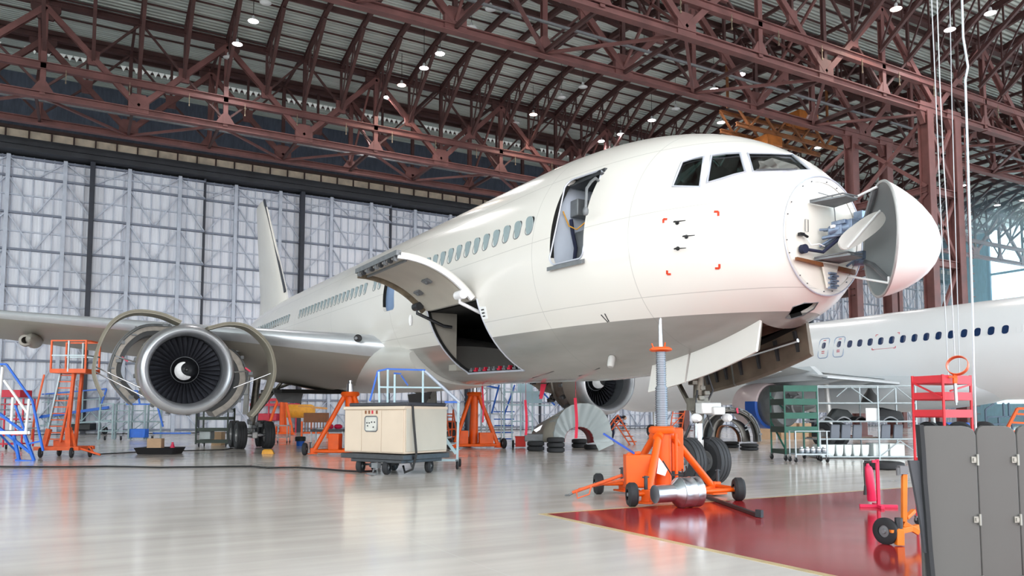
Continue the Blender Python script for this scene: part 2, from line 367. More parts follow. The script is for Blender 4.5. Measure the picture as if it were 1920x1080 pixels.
# columns
def column(label, X, Y, h=20.6):
    c = thing('steel_column', label, 'column', (X, Y, 0), 0, 'red-brown hangar columns')
    mb = MB().ibar((0, 0, 0), (0, 0, h), .62, .7, .06, (0, 1, 0)); mb.bx(-.6, .6, -.5, .5, 0, .08)
    mb.build('column_shaft', IRON, c, smooth=0)
    MB().prism([(-.7, -.16, h + .6), (.7, -.16, h + .6), (.8, -.16, h), (.32, -.16, h - .8), (-.32, -.16, h - .8), (-.8, -.16, h)], (0, .32, 0)).build('gusset', IRON, c, smooth=0)
    return c
column('tall red-brown steel column rising just right of the opened radome', 46.0, GY['D'])
column('red-brown steel column seen above and below the radome, left of the tallest one', 45.7, GY['C'])
c = column('red-brown column with climbing rungs behind the hanging cables', 48.9, GY['D'])
rg = MB()
for k in range(1, 40): rg.bar((.4, -.5, .5 * k), (.85, -.5, .5 * k), .04, .04)
rg.bar((.42, -.5, .3), (.42, -.5, 20), .05, .05); rg.build('climbing_rung', IRON, c, smooth=0)
column('red-brown column standing behind the climbing-rung column', 49.4, GY['C'])
column('dark column far right in front of bright window, nearer the back wall', 92, GY['C'])
column('dark column far right against the bright window', 88, GY['C'] + 4)
column('distant column left of the teal wall behind the white airliner', 79, GY['A'])
column('distant column by the back doors behind the radome', 47.5, GY['A'])
cb = thing('column_bracing', 'red-brown horizontal beams and cross braces tying the columns behind the radome', 'bracing', (0, 0, 0))
for z in (11.0, 15.6): 
    MB().ibar((45.7, GY['C'], z - 1.2), (45.7, GY['A'], z - 1.2), .35, .5, .05).build('tie_beam', IRON2, cb, smooth=0)
    MB().ibar((46.0, GY['D'], z), (48.9, GY['D'], z), .35, .45, .05).build('tie_beam', IRON, cb, smooth=0)
    MB().ibar((45.9, GY['D'], z), (45.7, GY['C'], z), .35, .4, .05).build('tie_beam', IRON, cb, smooth=0)
MB().ibar((35, GY['A'], 9.4), (79, GY['A'], 9.4), .4, .55, .05).build('tie_beam', IRON2, cb, smooth=0)
for (x0, y0, z0, x1, y1, z1) in ((46.1, 28.8, 11.2, 48.8, 28.8, 15.4), (46.1, 28.8, 15.4, 48.8, 28.8, 11.2), (46.1, 28.8, 15.8, 48.8, 28.8, 20.2), (46.1, 28.8, 20.2, 48.8, 28.8, 15.8), (46.1, 28.8, 6.5, 48.8, 28.8, 10.8), (45.9, 28.8, 11, 45.7, 34, 15.4), (45.9, 28.8, 15.4, 45.7, 34, 11), (45.9, 28.8, 15.8, 45.7, 34, 20.2), (45.9, 28.8, 20.2, 45.7, 34, 15.8), (45.7, 34, 14.2, 45.7, 53, 10), (45.7, 34, 20, 45.7, 45, 14.4), (47.5, 53.4, 9.5, 60, 53.4, 2), (47.5, 53.4, 9.5, 40, 53.4, 2), (47.5, 53.4, 15, 58, 53.4, 9.6)):
    MB().bar((x0, y0, z0), (x1, y1, z1), .18, .22).build('cross_brace', IRON, cb, smooth=0)

# ------------------------------------------------------------------ roof
ROOFM = M('grey_green_roof_sheet', (194, 206, 202), .65, 0, .16, .7, stretch=(.3, 3, 1))
t = ROOFM.node_tree; b = t.nodes['Principled BSDF']
co = t.nodes.new('ShaderNodeTexCoord'); wv = t.nodes.new('ShaderNodeTexWave'); wv.bands_direction = 'Y'; wv.inputs['Scale'].default_value = 1.1
t.links.new(co.outputs['Object'], wv.inputs['Vector']); bp = t.nodes.new('ShaderNodeBump'); bp.inputs['Strength'].default_value = .8; bp.inputs['Distance'].default_value = .08
t.links.new(wv.outputs['Fac'], bp.inputs['Height']); t.links.new(bp.outputs[0], b.inputs['Normal'])
def vault(y0, y1, rise, n=14):
    return [(y0 + (y1 - y0) * k / n, 27.1 + rise * (1 - (2 * k / n - 1) ** 2)) for k in range(n + 1)]
BAYS = [(vault(GY['A'], GY['C'], 1.1)), (vault(GY['D'], 9.4, 1.1)), (vault(4.4, -14.5, 1.1))]
prof = [(66.4, 26.9), (GY['B'], 27.1)] + BAYS[0] + BAYS[1] + BAYS[2]
mb = MB(); vs = []
for y, z in prof: vs += [(XL, y, z), (XR, y, z), (XL, y, z + .12), (XR, y, z + .12)]
fs = []
for i in range(len(prof) - 1):
    a, c = 4 * i, 4 * i + 4
    fs += [(a, a + 1, c + 1, c), (a + 2, c + 2, c + 3, a + 3)]
mb.add(vs, fs); struct(mb.build('ceiling', ROOFM, smooth=30))
PURM = M('roof_purlin_steel', (78, 52, 51), .65, 0, .2, 1)
def purlins(nm, pr, x0=XL, x1=XR, big=(4, 8, 12)):
    mb = MB()
    for k, (y, z) in enumerate(pr):
        h = .34 if k in big else .1
        mb.bar((x0, y, z - h / 2 - .02), (x1, y, z - h / 2 - .02), .07 if h < .3 else .2, h)
    return struct(mb.build(nm, PURM, smooth=0))
purlins('trim_4', BAYS[0]); purlins('trim_5', BAYS[1]); purlins('trim_6', [(62, 27), (60, 27.05), (64, 26.95), (GY['B'], 27.1), (56, 27.1)], big=(1, 3))
purlins('trim_16', [(GY['C'] - 1.3 * k, 27.1) for k in range(1, 4)], big=(2,))
# curved ribs with knee braces, one per girder half panel
def rib(pr, y_lo, side):
    g = thing('roof_rib', 'curved red-brown rib with lattice knee brace under the roof sheets', 'roof rib', (0, 0, 0), 0, 'curved roof ribs')
    mb = MB()
    for (ya, za), (yb, zb) in zip(pr, pr[1:]): mb.ibar((0, ya, za - .42), (0, yb, zb - .42), .22, .42, .05)
    mb.build('arched_rib', IRON2, g, smooth=0)
    yA = pr[0][0]; yC = pr[-1][0]
    for (y0, sg) in ((yA, -1), (yC, 1)):
        up = lambda y: float(np.interp(y, sorted([q[0] for q in pr]), [q[1] for q in sorted(pr)])) - .5
        ye = y0 + sg * 5.2; ze = up(ye) - .15; at_ = lambda t: (y0 + sg * 5.2 * t, 23.5 + (ze - 23.5) * t)
        MB().bar((0, y0, 23.5), (0, ye, ze), .2, .22).build('knee_brace', IRON2, g, smooth=0)
        wb_ = MB()
        for ta, tb in ((.0, .3), (.3, .3), (.3, .6), (.6, .6)):
            a, c = at_(ta), at_(tb); wb_.bar((0, a[0], a[1] if ta != tb else c[1]), (0, c[0] + .01, up(c[0])), .08, .1)
        wb_.build('lattice_web', IRON2, g, smooth=0)
    return g
ONES = 'zeroth first second third fourth fifth sixth seventh eighth ninth tenth eleventh twelfth thirteenth fourteenth fifteenth sixteenth seventeenth eighteenth nineteenth'.split()
def nth(n):
    if n < 20: return ONES[n]
    tn = {2: 'twent', 3: 'thirt', 4: 'fort', 5: 'fift'}[n // 10]; return tn + 'ieth' if n % 10 == 0 else tn + 'y-' + ONES[n % 10]
def in_view(X, Y, Z):
    f = X * math.sin(YAW) + Y * math.cos(YAW); return f > 1 and -40 < 960 + FPX * (X * math.cos(YAW) - Y * math.sin(YAW)) / f < 1960 and 779 - FPX * (Z - CAMZ) / f > -30
r0 = rib(BAYS[0], 0, 0); n_ = 0
for i in range(51):
    x = 2.35 - PN * 2.5 + PN / 4 * i
    if not any(in_view(x, q[0], q[1] - 1) for q in BAYS[0]): continue
    n_ += 1; r = r0 if n_ == 1 else dup(r0, (x, 0, 0)); r.location = (x, 0, 0)
    r['label'] = 'curved red-brown roof rib of the bay over the cabin, %s from the left' % nth(n_)
r1 = rib(BAYS[1], 0, 0); r1['group'] = 'curved ribs of the near vault'; n_ = 0
for i in range(34):
    x = 12.75 + 2.625 * i
    if not any(in_view(x, q[0], q[1] - 1) for q in BAYS[1]): continue
    n_ += 1; r = r1 if n_ == 1 else dup(r1, (x, 0, 0)); r.location = (x, 0, 0)
    r['label'] = 'curved red-brown rib of the near roof bay at upper right, %s from the left' % nth(n_)
# glowing teeth standing in for daylight through gaps under the eave
TOOTH = EM('eave_daylight_glow', (228, 234, 232), .12)
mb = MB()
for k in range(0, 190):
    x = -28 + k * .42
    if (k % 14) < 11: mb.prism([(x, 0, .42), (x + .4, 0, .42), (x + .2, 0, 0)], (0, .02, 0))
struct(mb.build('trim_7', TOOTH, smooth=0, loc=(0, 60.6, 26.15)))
# ------------------------------------------------------------------ the white wide-body airliner
def pchip(xs, ys):
    xs, ys = np.array(xs, float), np.array(ys, float); h = np.diff(xs); dl = np.diff(ys) / h; m = np.zeros(len(xs))
    for i in range(1, len(xs) - 1):
        if dl[i - 1] * dl[i] > 0:
            w1, w2 = 2 * h[i] + h[i - 1], h[i] + 2 * h[i - 1]; m[i] = (w1 + w2) / (w1 / dl[i - 1] + w2 / dl[i])
    m[0], m[-1] = dl[0], dl[-1]
    def f(x):
        i = min(max(int(np.searchsorted(xs, x) - 1), 0), len(xs) - 2); t = (x - xs[i]) / h[i]
        return float((2 * t ** 3 - 3 * t * t + 1) * ys[i] + (t ** 3 - 2 * t * t + t) * h[i] * m[i] + (-2 * t ** 3 + 3 * t * t) * ys[i + 1] + (t ** 3 - t * t) * h[i] * m[i + 1])
    return f
PX, PY, PR = 10.66, 11.6, R(1.2)
ST = [(8.58, .94, 4.43, 5.42, 3.46), (8.9, 1.24, 4.46, 5.74, 3.2), (9.3, 1.50, 4.5, 6.05, 3.03), (9.9, 1.80, 4.55, 6.42, 2.84), (10.6, 2.06, 4.6, 6.74, 2.65),
      (11.4, 2.25, 4.65, 6.99, 2.48), (12.4, 2.39, 4.70, 7.2, 2.32), (13.5, 2.475, 4.75, 7.34, 2.21), (15, 2.515, 4.78, 7.42, 2.15), (18, 2.515, 4.78, 7.43, 2.15), (38, 2.515, 4.78, 7.43, 2.15),
      (42, 2.45, 4.85, 7.43, 2.45), (46, 2.15, 5.2, 7.42, 3.3), (50, 1.65, 5.7, 7.35, 4.3), (55, 1.0, 6.2, 7.15, 5.3), (60.4, .3, 6.6, 6.85, 6.3)]
ys_ = [q[0] - PY for q in ST]
FW, FM, FT, FB = [pchip(ys_, [q[i] for q in ST]) for i in (1, 2, 3, 4)]
def fus(y, a, off=0):
    w, zm, zt, zb = FW(y) - off, FM(y), FT(y) - off, FB(y) + off
    return Vector((w * math.cos(a), y, zm + ((zt - zm) if math.sin(a) > 0 else (zm - zb)) * math.sin(a)))
plane = thing('airliner', 'large white airliner on jacks with open radome, cargo door and engine cowls', 'airplane', (PX, PY, 0))
plane.rotation_euler = (PR, 0, 0)

def fuselage_material():
    m = M('airliner_skin', (230, 227, 222), .22, 0, .02, .25, rvar=.2, coat=.3)
    t = m.node_tree; b = t.nodes['Principled BSDF']; L = t.links.new
    base = b.inputs['Base Color'].links[0].from_socket
    co = t.nodes.new('ShaderNodeTexCoord'); sp = t.nodes.new('ShaderNodeSeparateXYZ'); L(co.outputs['Object'], sp.inputs[0])
    def mth(op, a, b_=None, c_=None):
        n = t.nodes.new('ShaderNodeMath'); n.operation = op
        for i, q in enumerate((a, b_, c_)):
            if q is None: continue
            if isinstance(q, (int, float)): n.inputs[i].default_value = q
            else: L(q, n.inputs[i])
        return n.outputs[0]
    def mixc(f, a, rgb):
        n = t.nodes.new('ShaderNodeMix'); n.data_type = 'RGBA'; L(f, n.inputs[0]); L(a, n.inputs[6]); n.inputs[7].default_value = lin(rgb) + (1,); return n.outputs[2]
    nz = t.nodes.new('ShaderNodeTexNoise'); nz.inputs['Scale'].default_value = 1.3; nz.inputs['Detail'].default_value = 5
    mp = t.nodes.new('ShaderNodeMapping'); mp.inputs['Scale'].default_value = (1, .25, 2); L(co.outputs['Object'], mp.inputs[0]); L(mp.outputs[0], nz.inputs['Vector'])
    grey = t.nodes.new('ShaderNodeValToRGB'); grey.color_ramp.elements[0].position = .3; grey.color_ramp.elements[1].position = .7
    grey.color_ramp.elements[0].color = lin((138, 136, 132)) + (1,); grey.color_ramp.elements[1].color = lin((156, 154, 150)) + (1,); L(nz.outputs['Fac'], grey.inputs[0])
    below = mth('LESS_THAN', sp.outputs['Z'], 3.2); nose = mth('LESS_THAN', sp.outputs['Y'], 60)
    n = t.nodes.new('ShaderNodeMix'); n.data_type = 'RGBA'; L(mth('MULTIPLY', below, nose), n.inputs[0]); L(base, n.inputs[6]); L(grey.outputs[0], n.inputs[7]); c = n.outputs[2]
    ring = None
    for y in (-.55, 2.35, 11.05, 17.5, 23.5, 29): 
        q = mth('COMPARE', sp.outputs['Y'], y, .008); ring = q if ring is None else mth('MAXIMUM', ring, q)
    for z in (6.35, 5.0, 3.55):
        q = mth('COMPARE', sp.outputs['Z'], z, .007); ring = mth('MAXIMUM', ring, q)
    c = mixc(mth('MULTIPLY', ring, .35), c, (120, 120, 120))
    L(c, b.inputs['Base Color'])
    return m
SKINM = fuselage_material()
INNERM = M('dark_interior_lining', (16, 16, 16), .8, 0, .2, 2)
NT = 96
ylist = list(np.arange(8.58 - PY, 3.0, .12)) + list(np.arange(3.0, 26.5, .5)) + list(np.arange(26.5, 48.8, .8)) + [48.8]
def shell(off, yl): return [[fus(y, 2 * math.pi * k / NT, off) for k in range(NT)] for y in yl]
mb = MB(); outer = shell(0, ylist); inner = shell(.10, [y if i else y + .03 for i, y in enumerate(ylist)])
vs = [v for r in outer for v in r] + [v for r in inner for v in r]; N_ = len(ylist); fs = []
for s_, flip in ((0, 0), (N_ * NT, 1)):
    for i in range(N_ - 1):
        for k in range(NT):
            q = (s_ + i * NT + k, s_ + i * NT + (k + 1) % NT, s_ + (i + 1) * NT + (k + 1) % NT, s_ + (i + 1) * NT + k)
            fs.append(q[::-1] if flip else q)
for i in (0, N_ - 1):
    for k in range(NT):
        a = i * NT + k; c_ = i * NT + (k + 1) % NT; q = (a, c_, c_ + N_ * NT, a + N_ * NT); fs.append(q if i else q[::-1])
mb.add(vs, fs)
bv = BVHTree.FromPolygons(vs[:N_ * NT], [f for f in fs if max(f) < N_ * NT])
MPL = (Matrix.Translation((PX, PY, 0)) @ Matrix.Rotation(PR, 4, 'X')).inverted()
CM = Matrix.Rotation(-YAW, 3, 'Z') @ Matrix.Rotation(R(90) + PITCH, 3, 'X')
def on_skin(px, py):
    # surface point of the fuselage skin (aircraft coordinates) under a picked position
    d = CM @ Vector(((px - 960) / FPX, (676 - py) / FPX, -1)); o = MPL @ Vector((0, 0, CAMZ)); d = (MPL.to_3x3() @ d).normalized()
    loc, nor, _, _ = bv.ray_cast(o, d); return loc, (nor if nor.dot(d) < 0 else -nor)
def skin_xz(y, z, side=-1, off=0):
    zm = FM(y); h = (FT(y) - zm) if z > zm else (zm - FB(y)); return Vector((side * ((FW(y)) * math.sqrt(max(0, 1 - ((z - zm) / h) ** 2)) + off), y, z))
def rrect(y0, y1, z0, z1, r, n=5):
    p = []
    for cy, cz, a in ((y1 - r, z1 - r, 0), (y0 + r, z1 - r, 90), (y0 + r, z0 + r, 180), (y1 - r, z0 + r, 270)):
        p += [(cy + r * math.cos(R(a + 90 * k / n)), cz + r * math.sin(R(a + 90 * k / n))) for k in range(n + 1)]
    return p
def slab(y, z0, z1, t, off=.13, x0=-9, x1=9, n=24):
    # bulkhead-like slice of the fuselage inside, between two heights
    L_, R_ = [], []
    for k in range(n + 1):
        z = z0 + (z1 - z0) * k / n; w = max(.05, -skin_xz(y, z).x - off); L_.append((max(-w, x0), y, z)); R_.append((min(w, x1), y, z))
    return MB().prism(L_ + R_[::-1], (0, t, 0))
cut = MB()
def cutx(poly, x0=-4, x1=-1.2): cut.prism([(x0, y, z) for y, z in poly], (x1 - x0, 0, 0))
WZ = 5.42
wins = [2.56 + .508 * k for k in range(14)] + [12.12, 12.6, 13.6] + [14.1 + .508 * k for k in range(18)] + [24.95 + .508 * k for k in range(20)]
for y in wins: cutx(rrect(y - .135, y + .135, WZ - .19, WZ + .19, .11, 4), -3.2, -2.0)
D1 = rrect(.60, 1.67, 4.42, 6.24, .16)
cutx(D1, -4, -.9)
D2 = rrect(10.6, 11.6, 4.42, 6.1, .16); cutx(D2, -4, -1.5)
CG = [(5.05, 2.42), (8.15, 2.42), (8.15, 4.12), (5.05, 4.12)]
cutx(CG, -4, -.5)
# cockpit windows: outlines picked on the skin, pushed through it along the local normal
WPX = [[(1401.7, 287.5), (1445, 287.5), (1485, 289.5), (1503, 305), (1520, 320), (1470, 322), (1412, 322.5)],
       [(1325.6, 343.4), (1333.8, 292), (1360, 288), (1387.7, 287), (1397.8, 323), (1377.5, 328), (1352, 336)],
       [(1261, 349.7), (1270, 326), (1279, 304), (1299, 297.5), (1320, 294), (1312, 350.5)]]
WIN3 = []
for pl in WPX:
    pts = [on_skin(*p) for p in pl]; nn = sum((n for _, n in pts), Vector()).normalized(); WIN3.append(([p for p, n in pts], nn))
    cut.prism([p - nn * .35 for p, n in pts], nn * .7)
# nose gear bay and the small belly hatch
cut.prism([(-.5, -2.12, 1.6), (-.5, .75, 1.6), (-.5, .75, 2.9), (-.5, -2.12, 3.22)], (1, 0, 0))
HP = [on_skin(*p) for p in ((1473, 596), (1487, 575), (1508, 568), (1534, 567), (1526, 579), (1505, 592), (1484, 598))]
HN = sum((n for _, n in HP), Vector()).normalized()
cut.prism([p - HN * .3 for p, n in HP], HN * .6)
def boolean(me, cutter_me):
    a = bpy.data.objects.new('a', me); b_ = bpy.data.objects.new('b', cutter_me); COL.objects.link(a); COL.objects.link(b_)
    md = a.modifiers.new('x', 'BOOLEAN'); md.object = b_; md.operation = 'DIFFERENCE'; md.solver = 'EXACT'
    dg = bpy.context.evaluated_depsgraph_get(); out = bpy.data.meshes.new_from_object(a.evaluated_get(dg))
    bpy.data.objects.remove(a); bpy.data.objects.remove(b_); return out
fm = boolean(mb.mesh('fuselage'), cut.mesh('cut')); fm.name = 'fuselage'
fm.shade_smooth(); fm.set_sharp_from_angle(angle=R(32))
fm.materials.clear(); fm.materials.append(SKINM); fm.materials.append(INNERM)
for p in fm.polygons:
    c_ = p.center; zm = FM(c_.y); h_ = (FT(c_.y) - zm) if c_.z > zm else (zm - FB(c_.y))
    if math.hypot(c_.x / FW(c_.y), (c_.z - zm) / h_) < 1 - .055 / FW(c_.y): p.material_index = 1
fu = bpy.data.objects.new('fuselage', fm); COL.objects.link(fu); fu.parent = plane

# glass and frames
def glass(name, rgb, mixf, rough=.04):
    m = bpy.data.materials.new(name); m.use_nodes = True; t = m.node_tree; t.nodes.clear()
    o = t.nodes.new('ShaderNodeOutputMaterial'); a = t.nodes.new('ShaderNodeBsdfTransparent'); g = t.nodes.new('ShaderNodeBsdfGlossy'); x = t.nodes.new('ShaderNodeMixShader'); fr = t.nodes.new('ShaderNodeFresnel')
    mu = t.nodes.new('ShaderNodeMath'); mu.operation = 'ADD'; mu.inputs[1].default_value = mixf
    fr.inputs[0].default_value = 1.45; t.links.new(fr.outputs[0], mu.inputs[0]); t.links.new(mu.outputs[0], x.inputs[0])
    a.inputs[0].default_value = lin(rgb) + (1,); g.inputs['Roughness'].default_value = rough
    t.links.new(a.outputs[0], x.inputs[1]); t.links.new(g.outputs[0], x.inputs[2]); t.links.new(x.outputs[0], o.inputs['Surface']); return m
CPGL = glass('cockpit_glass', (150, 180, 178), .02)
PANE = M('cabin_window_pane', (150, 166, 170), .12, 0, .08, 3)
WFR = M('window_frame_grey', (196, 200, 212), .35, .3, .05, 4)
for i, (pts, nn) in enumerate(WIN3):
    fr = MB(); n = len(pts); c_ = sum(pts, Vector()) / n
    fr.path([p + nn * .004 for p in pts], .022, 6, closed=True)
    f = fr.build('windshield_frame' if i == 0 else 'cockpit_side_window', WFR, plane)
    MB().prism([p - nn * .035 for p in pts], nn * .012).build('pane', CPGL, f, smooth=0)
wp = MB(); p0, _ = on_skin(1416, 323); p1, _ = on_skin(1492, 322)
wp.bar(p0 + Vector((-.02, -.04, .03)), p1 + Vector((-.02, -.05, .03)), .02, .02); wp.build('windshield_wiper', DARKSTEEL, plane)
for i, y in enumerate(wins):
    pr_ = rrect(y - .145, y + .145, WZ - .2, WZ + .2, .12, 4); n = len(pr_)
    fr = MB(); fr.path([skin_xz(yy, zz, -1, .002) for yy, zz in pr_], .010, 5, closed=True)
    f = fr.build('cabin_window', GREYMET, plane)
    MB().prism([(-2.44, yy, zz) for yy, zz in rrect(y - .142, y + .142, WZ - .2, WZ + .2, .11, 4)], (.02, 0, 0)).build('pane', PANE, f, smooth=0)
# inside: cabin floor, cockpit, entry wall, cargo hold
LIN = M('pale_cabin_lining', (214, 224, 240), .6, 0, .04, 2)
fl_ = MB(); fr_ = []
for k in range(30):
    y = -2.3 + k * 1.1; w = -skin_xz(y, 4.3).x - .13; fr_.append([(-w, y, 4.28), (w, y, 4.28), (w, y, 4.36), (-w, y, 4.36)])
fl_.loft(fr_); fl_.build('cabin_floor', GREYMET, plane, smooth=0)
slab(1.80, 4.36, 6.9, .04, .11).build('galley_wall', LIN, plane, smooth=0)
MB().bx(-1.9, -1.4, 1.5, 1.78, 5.5, 5.85).bx(-1.78, -1.4, 1.45, 1.78, 4.4, 5.2).build('galley_locker', GREYMET, plane, bevel=.02)
MB().path([(-2.1, 1.74, 5.6), (-1.98, 1.7, 5.3), (-1.85, 1.6, 5.22), (-1.7, 1.4, 5.4)], .015).build('hanging_strap', YELLOW, plane)
MB().path([(-1.9, 1.74, 5.45), (-1.88, 1.7, 5.15), (-1.82, 1.68, 4.85), (-1.86, 1.68, 4.5)], .04).build('blue_harness', NAVY, plane)
e2 = slab(11.72, 4.36, 6.9, .04, .11); e2.bx(-1.3, -1.25, 10.3, 11.7, 4.36, 6.6); e2.build('entry_panel', M('light_blue_panel', (170, 200, 240), .5, 0, .05, 2), plane, smooth=0)
dj = MB(); dj.path([skin_xz(y, z, -1, .004) for y, z in D1], .02, 6, closed=True); dj.build('door_surround', WFR, plane)
MB().prism([skin_xz(.58, 4.40), skin_xz(1.70, 4.40), skin_xz(1.70, 4.40) + Vector((-.07, 0, -.02)), skin_xz(.58, 4.40) + Vector((-.07, 0, -.02))], (0, 0, -.08)).build('door_sill', GREYMET, plane)
MB().path([(-1.95, .62, 5.95), (-2.16, .5, 5.98), (-2.36, .36, 5.84), (-2.5, .3, 5.68), (-2.52, .3, 5.3)], .028).sphere((-2.52, .3, 5.24), .06, 10, (1, 1, 1.5)).build('door_hinge_arm', GREYMET, plane)
MB().bx(-1.9, -1.0, .55, 1.7, 6.16, 6.24).bx(-2.0, -1.1, .55, 1.7, 6.1, 6.14).build('door_lintel', DARKSTEEL, plane)
# cockpit
ck = MB(); ck.bx(-.95, .95, -2.25, -1.75, 4.9, 5.22); ck.bx(-.4, .4, -1.75, -.9, 4.36, 4.95)
for x in (-.6, .6): ck.bx(x - .25, x + .25, -1.0, -.45, 4.7, 4.85); ck.bx(x - .25, x + .25, -.5, -.36, 4.8, 5.75)
ck.bx(-.45, .45, -1.2, -.4, 6.2, 6.28)
ck.build('cockpit_interior', INNERM, plane, bevel=.03)
slab(-.32, 4.36, 6.5, .05).build('cockpit_bulkhead', INNERM, plane, smooth=0)
MB().box((-.55, -2.0, 5.30), (.55, .35, .01), rz=.2).build('paper_on_glareshield', PAPER, plane, smooth=0)
# cargo hold
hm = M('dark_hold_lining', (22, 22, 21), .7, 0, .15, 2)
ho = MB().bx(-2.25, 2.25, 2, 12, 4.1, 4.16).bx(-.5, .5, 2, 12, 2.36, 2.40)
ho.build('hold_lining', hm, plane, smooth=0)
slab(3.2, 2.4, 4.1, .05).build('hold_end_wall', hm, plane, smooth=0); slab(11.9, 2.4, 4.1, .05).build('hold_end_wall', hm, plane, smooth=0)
slab(8.2, 2.5, 4.1, .5, .11, -9, -1.5).build('hold_side_panel', M('hold_panel_grey', (150, 146, 138), .6, 0, .1, 2), plane, smooth=0)
for y in (5.05, 8.15):
    a = MB(); a.path([skin_xz(y, 2.42 + (4.12 - 2.42) * k / 10, -1, .004) for k in range(11)], .022, 6); a.build('cargo_opening_edge', WFR, plane)
a = MB(); a.tube(skin_xz(5.0, 2.42, -1, .004), skin_xz(8.2, 2.42, -1, .004), .03); a.build('cargo_sill', WFR, plane)
for k in range(11):
    y = 5.2 + k * .28; p = skin_xz(y, 2.5, -1, -.12)
    l = MB(); l.box(p + Vector((.04, 0, .02)), (.1, .05, .11)); l.tube(p + Vector((0, -.07, -.01)), p + Vector((0, .07, -.01)), .032)
    l.build('sill_latch', REDP if k in (2, 4, 7, 9) else GREYMET, plane, bevel=.01)
# cargo door: curved slab hinged above the opening, swung up
DTH = .14
def door_sec(y0, y1, off0, off1, m):
    mb = MB(); rings = []
    pr_ = []
    n = 14
    for k in range(n + 1):
        z = 2.42 + (4.14 - 2.42) * k / n; p = skin_xz(6, z); pr_.append((p.x, p.z))
    hx, hz = pr_[-1]; A = R(152); ca, sa = math.cos(-A), math.sin(-A)
    def sw(x, z):
        dx, dz = x - hx, z - hz; return hx + dx * ca - dz * sa - .03, hz + dx * sa + dz * ca + .03
    def nrm(k):
        a, c_ = pr_[max(k - 1, 0)], pr_[min(k + 1, n)]; dx, dz = c_[0] - a[0], c_[1] - a[1]; L = math.hypot(dx, dz); return (dz / L, -dx / L)
    o = [sw(pr_[k][0] + nrm(k)[0] * off0, pr_[k][1] + nrm(k)[1] * off0) for k in range(n + 1)]
    i = [sw(pr_[k][0] + nrm(k)[0] * off1, pr_[k][1] + nrm(k)[1] * off1) for k in range(n + 1)]
    mb.loft([[(a[0], y0, a[1]), (a[0], y1, a[1]), (b_[0], y1, b_[1]), (b_[0], y0, b_[1])] for a, b_ in zip(o, i)]); return mb, sw, nrm, pr_, n
db, sw, nrm, dpr, dn = door_sec(5.06, 8.14, 0, .03, 0)
cdoor = db.build('cargo_door', SKINM, plane, smooth=30)
cdoor.data.materials.clear(); cdoor.data.materials.append(M('cargo_door_skin', (206, 205, 200), .3, 0, .03, 1))
DLIN = M('cargo_door_lining', (176, 170, 160), .5, 0, .08, 1.5)
b_, *_ = door_sec(5.3, 7.9, .03, .12, 0); b_.build('door_lining', DLIN, cdoor, smooth=30)
WEDGE = M('cargo_door_edge_white', (236, 236, 240), .4, 0, .05, 4)
b_, *_ = door_sec(5.06, 5.14, .03, .15, 0); b_.build('edge_beam', WEDGE, cdoor, smooth=30)
b_, *_ = door_sec(8.06, 8.14, .03, .2, 0); b_.build('edge_beam', TANMET, cdoor, smooth=30)
def dp(k, off, y):
    x, z = sw(dpr[k][0] + nrm(k)[0] * off, dpr[k][1] + nrm(k)[1] * off); return Vector((x, y, z))
for k in range(9):
    y = 5.25 + k * .33
    h = MB(); h.box(dp(0, .07, y), (.1, .05, .14)); h.tube(dp(0, .15, y - .04), dp(0, .15, y + .04), .05, 10); h.tube(dp(0, .12, y + .04), dp(0, .12, y + .16), .035, 10)
    h.build('door_latch_hook', DARKSTEEL if k % 2 else GREYMET, cdoor)
fl = MB(); fl.bar(dp(0, .02, 5.06), dp(0, .02, 8.14), .12, .12); fl.bar(dp(1, .15, 5.2), dp(1, .15, 8.0), .05, .05); fl.build('door_edge_rail', GREYMET, cdoor)
for k, y in ((7, 6.2), (9, 7.3)):
    h = MB(); h.box(dp(k, .15, y), (.16, .35, .06), mat=Matrix.Rotation(R(25), 3, 'Y')); h.tube(dp(k, .1, y), dp(k, .21, y), .05); h.build('latch_pocket', GREYMET, cdoor)
for y in (5.25, 8.0):
    h = MB(); h.tube(dp(12, .2, y - .18), dp(12, .2, y + .18), .11, 14); h.path([dp(12, .2, y), dp(13, .34, y), (-2.0, y, 3.72), (-1.75, y, 3.7)], .045)
    h.build('door_actuator', DARKSTEEL if y > 6 else WEDGE, cdoor)
h = MB(); h.sphere(dp(12, .45, 8.05) + Vector((0, 0, -.2)), .06, 10, (1, 1, 3)); h.build('wrapped_tag', PAPER, cdoor)
# placards, probes and painted corner marks on the nose
OR2 = M('orange_red_marking', (214, 62, 24), .5, 0, .05, 3)
def mark(px, py, dx, dy, L=10):
    p, n = on_skin(px, py); a, _ = on_skin(px + dx * L, py); b2, _ = on_skin(px, py + dy * L); mk = MB()
    o = n * .004; mk.bar(p + o, a + o, .035, .012, up=n); mk.bar(p + o, b2 + o, .035, .012, up=n)
    return mk.build('corner_mark', OR2, plane, smooth=0)
mark(1244, 411, 1, 1, 7); mark(1347, 397, -1, 1, 8); mark(1251, 514, 1, -1, 7); mark(1349, 503, -1, -1, 8)
for px, py in ((1270, 418), (1271, 466), (1287, 444)):
    p, n = on_skin(px, py); g = MB(); g.tube(p, p + n * .09, .016); g.tube(p + n * .09 + Vector((0, .03, 0)), p + n * .09 + Vector((0, -.26, -.035)), .014, 8, .007); g.tube(p - n * .01, p + n * .008, .036, 14); g.build('pitot_probe', BLACK if py != 444 else DARKSTEEL, plane)
p, n = on_skin(906, 587); 
pc = MB(); q = [on_skin(899, 575)[0], on_skin(911, 575)[0], on_skin(915, 597)[0], on_skin(905, 599)[0]]; pc.prism([v - n * .002 for v in q], n * .014); pc.build('white_placard', PAPER, plane, smooth=0)
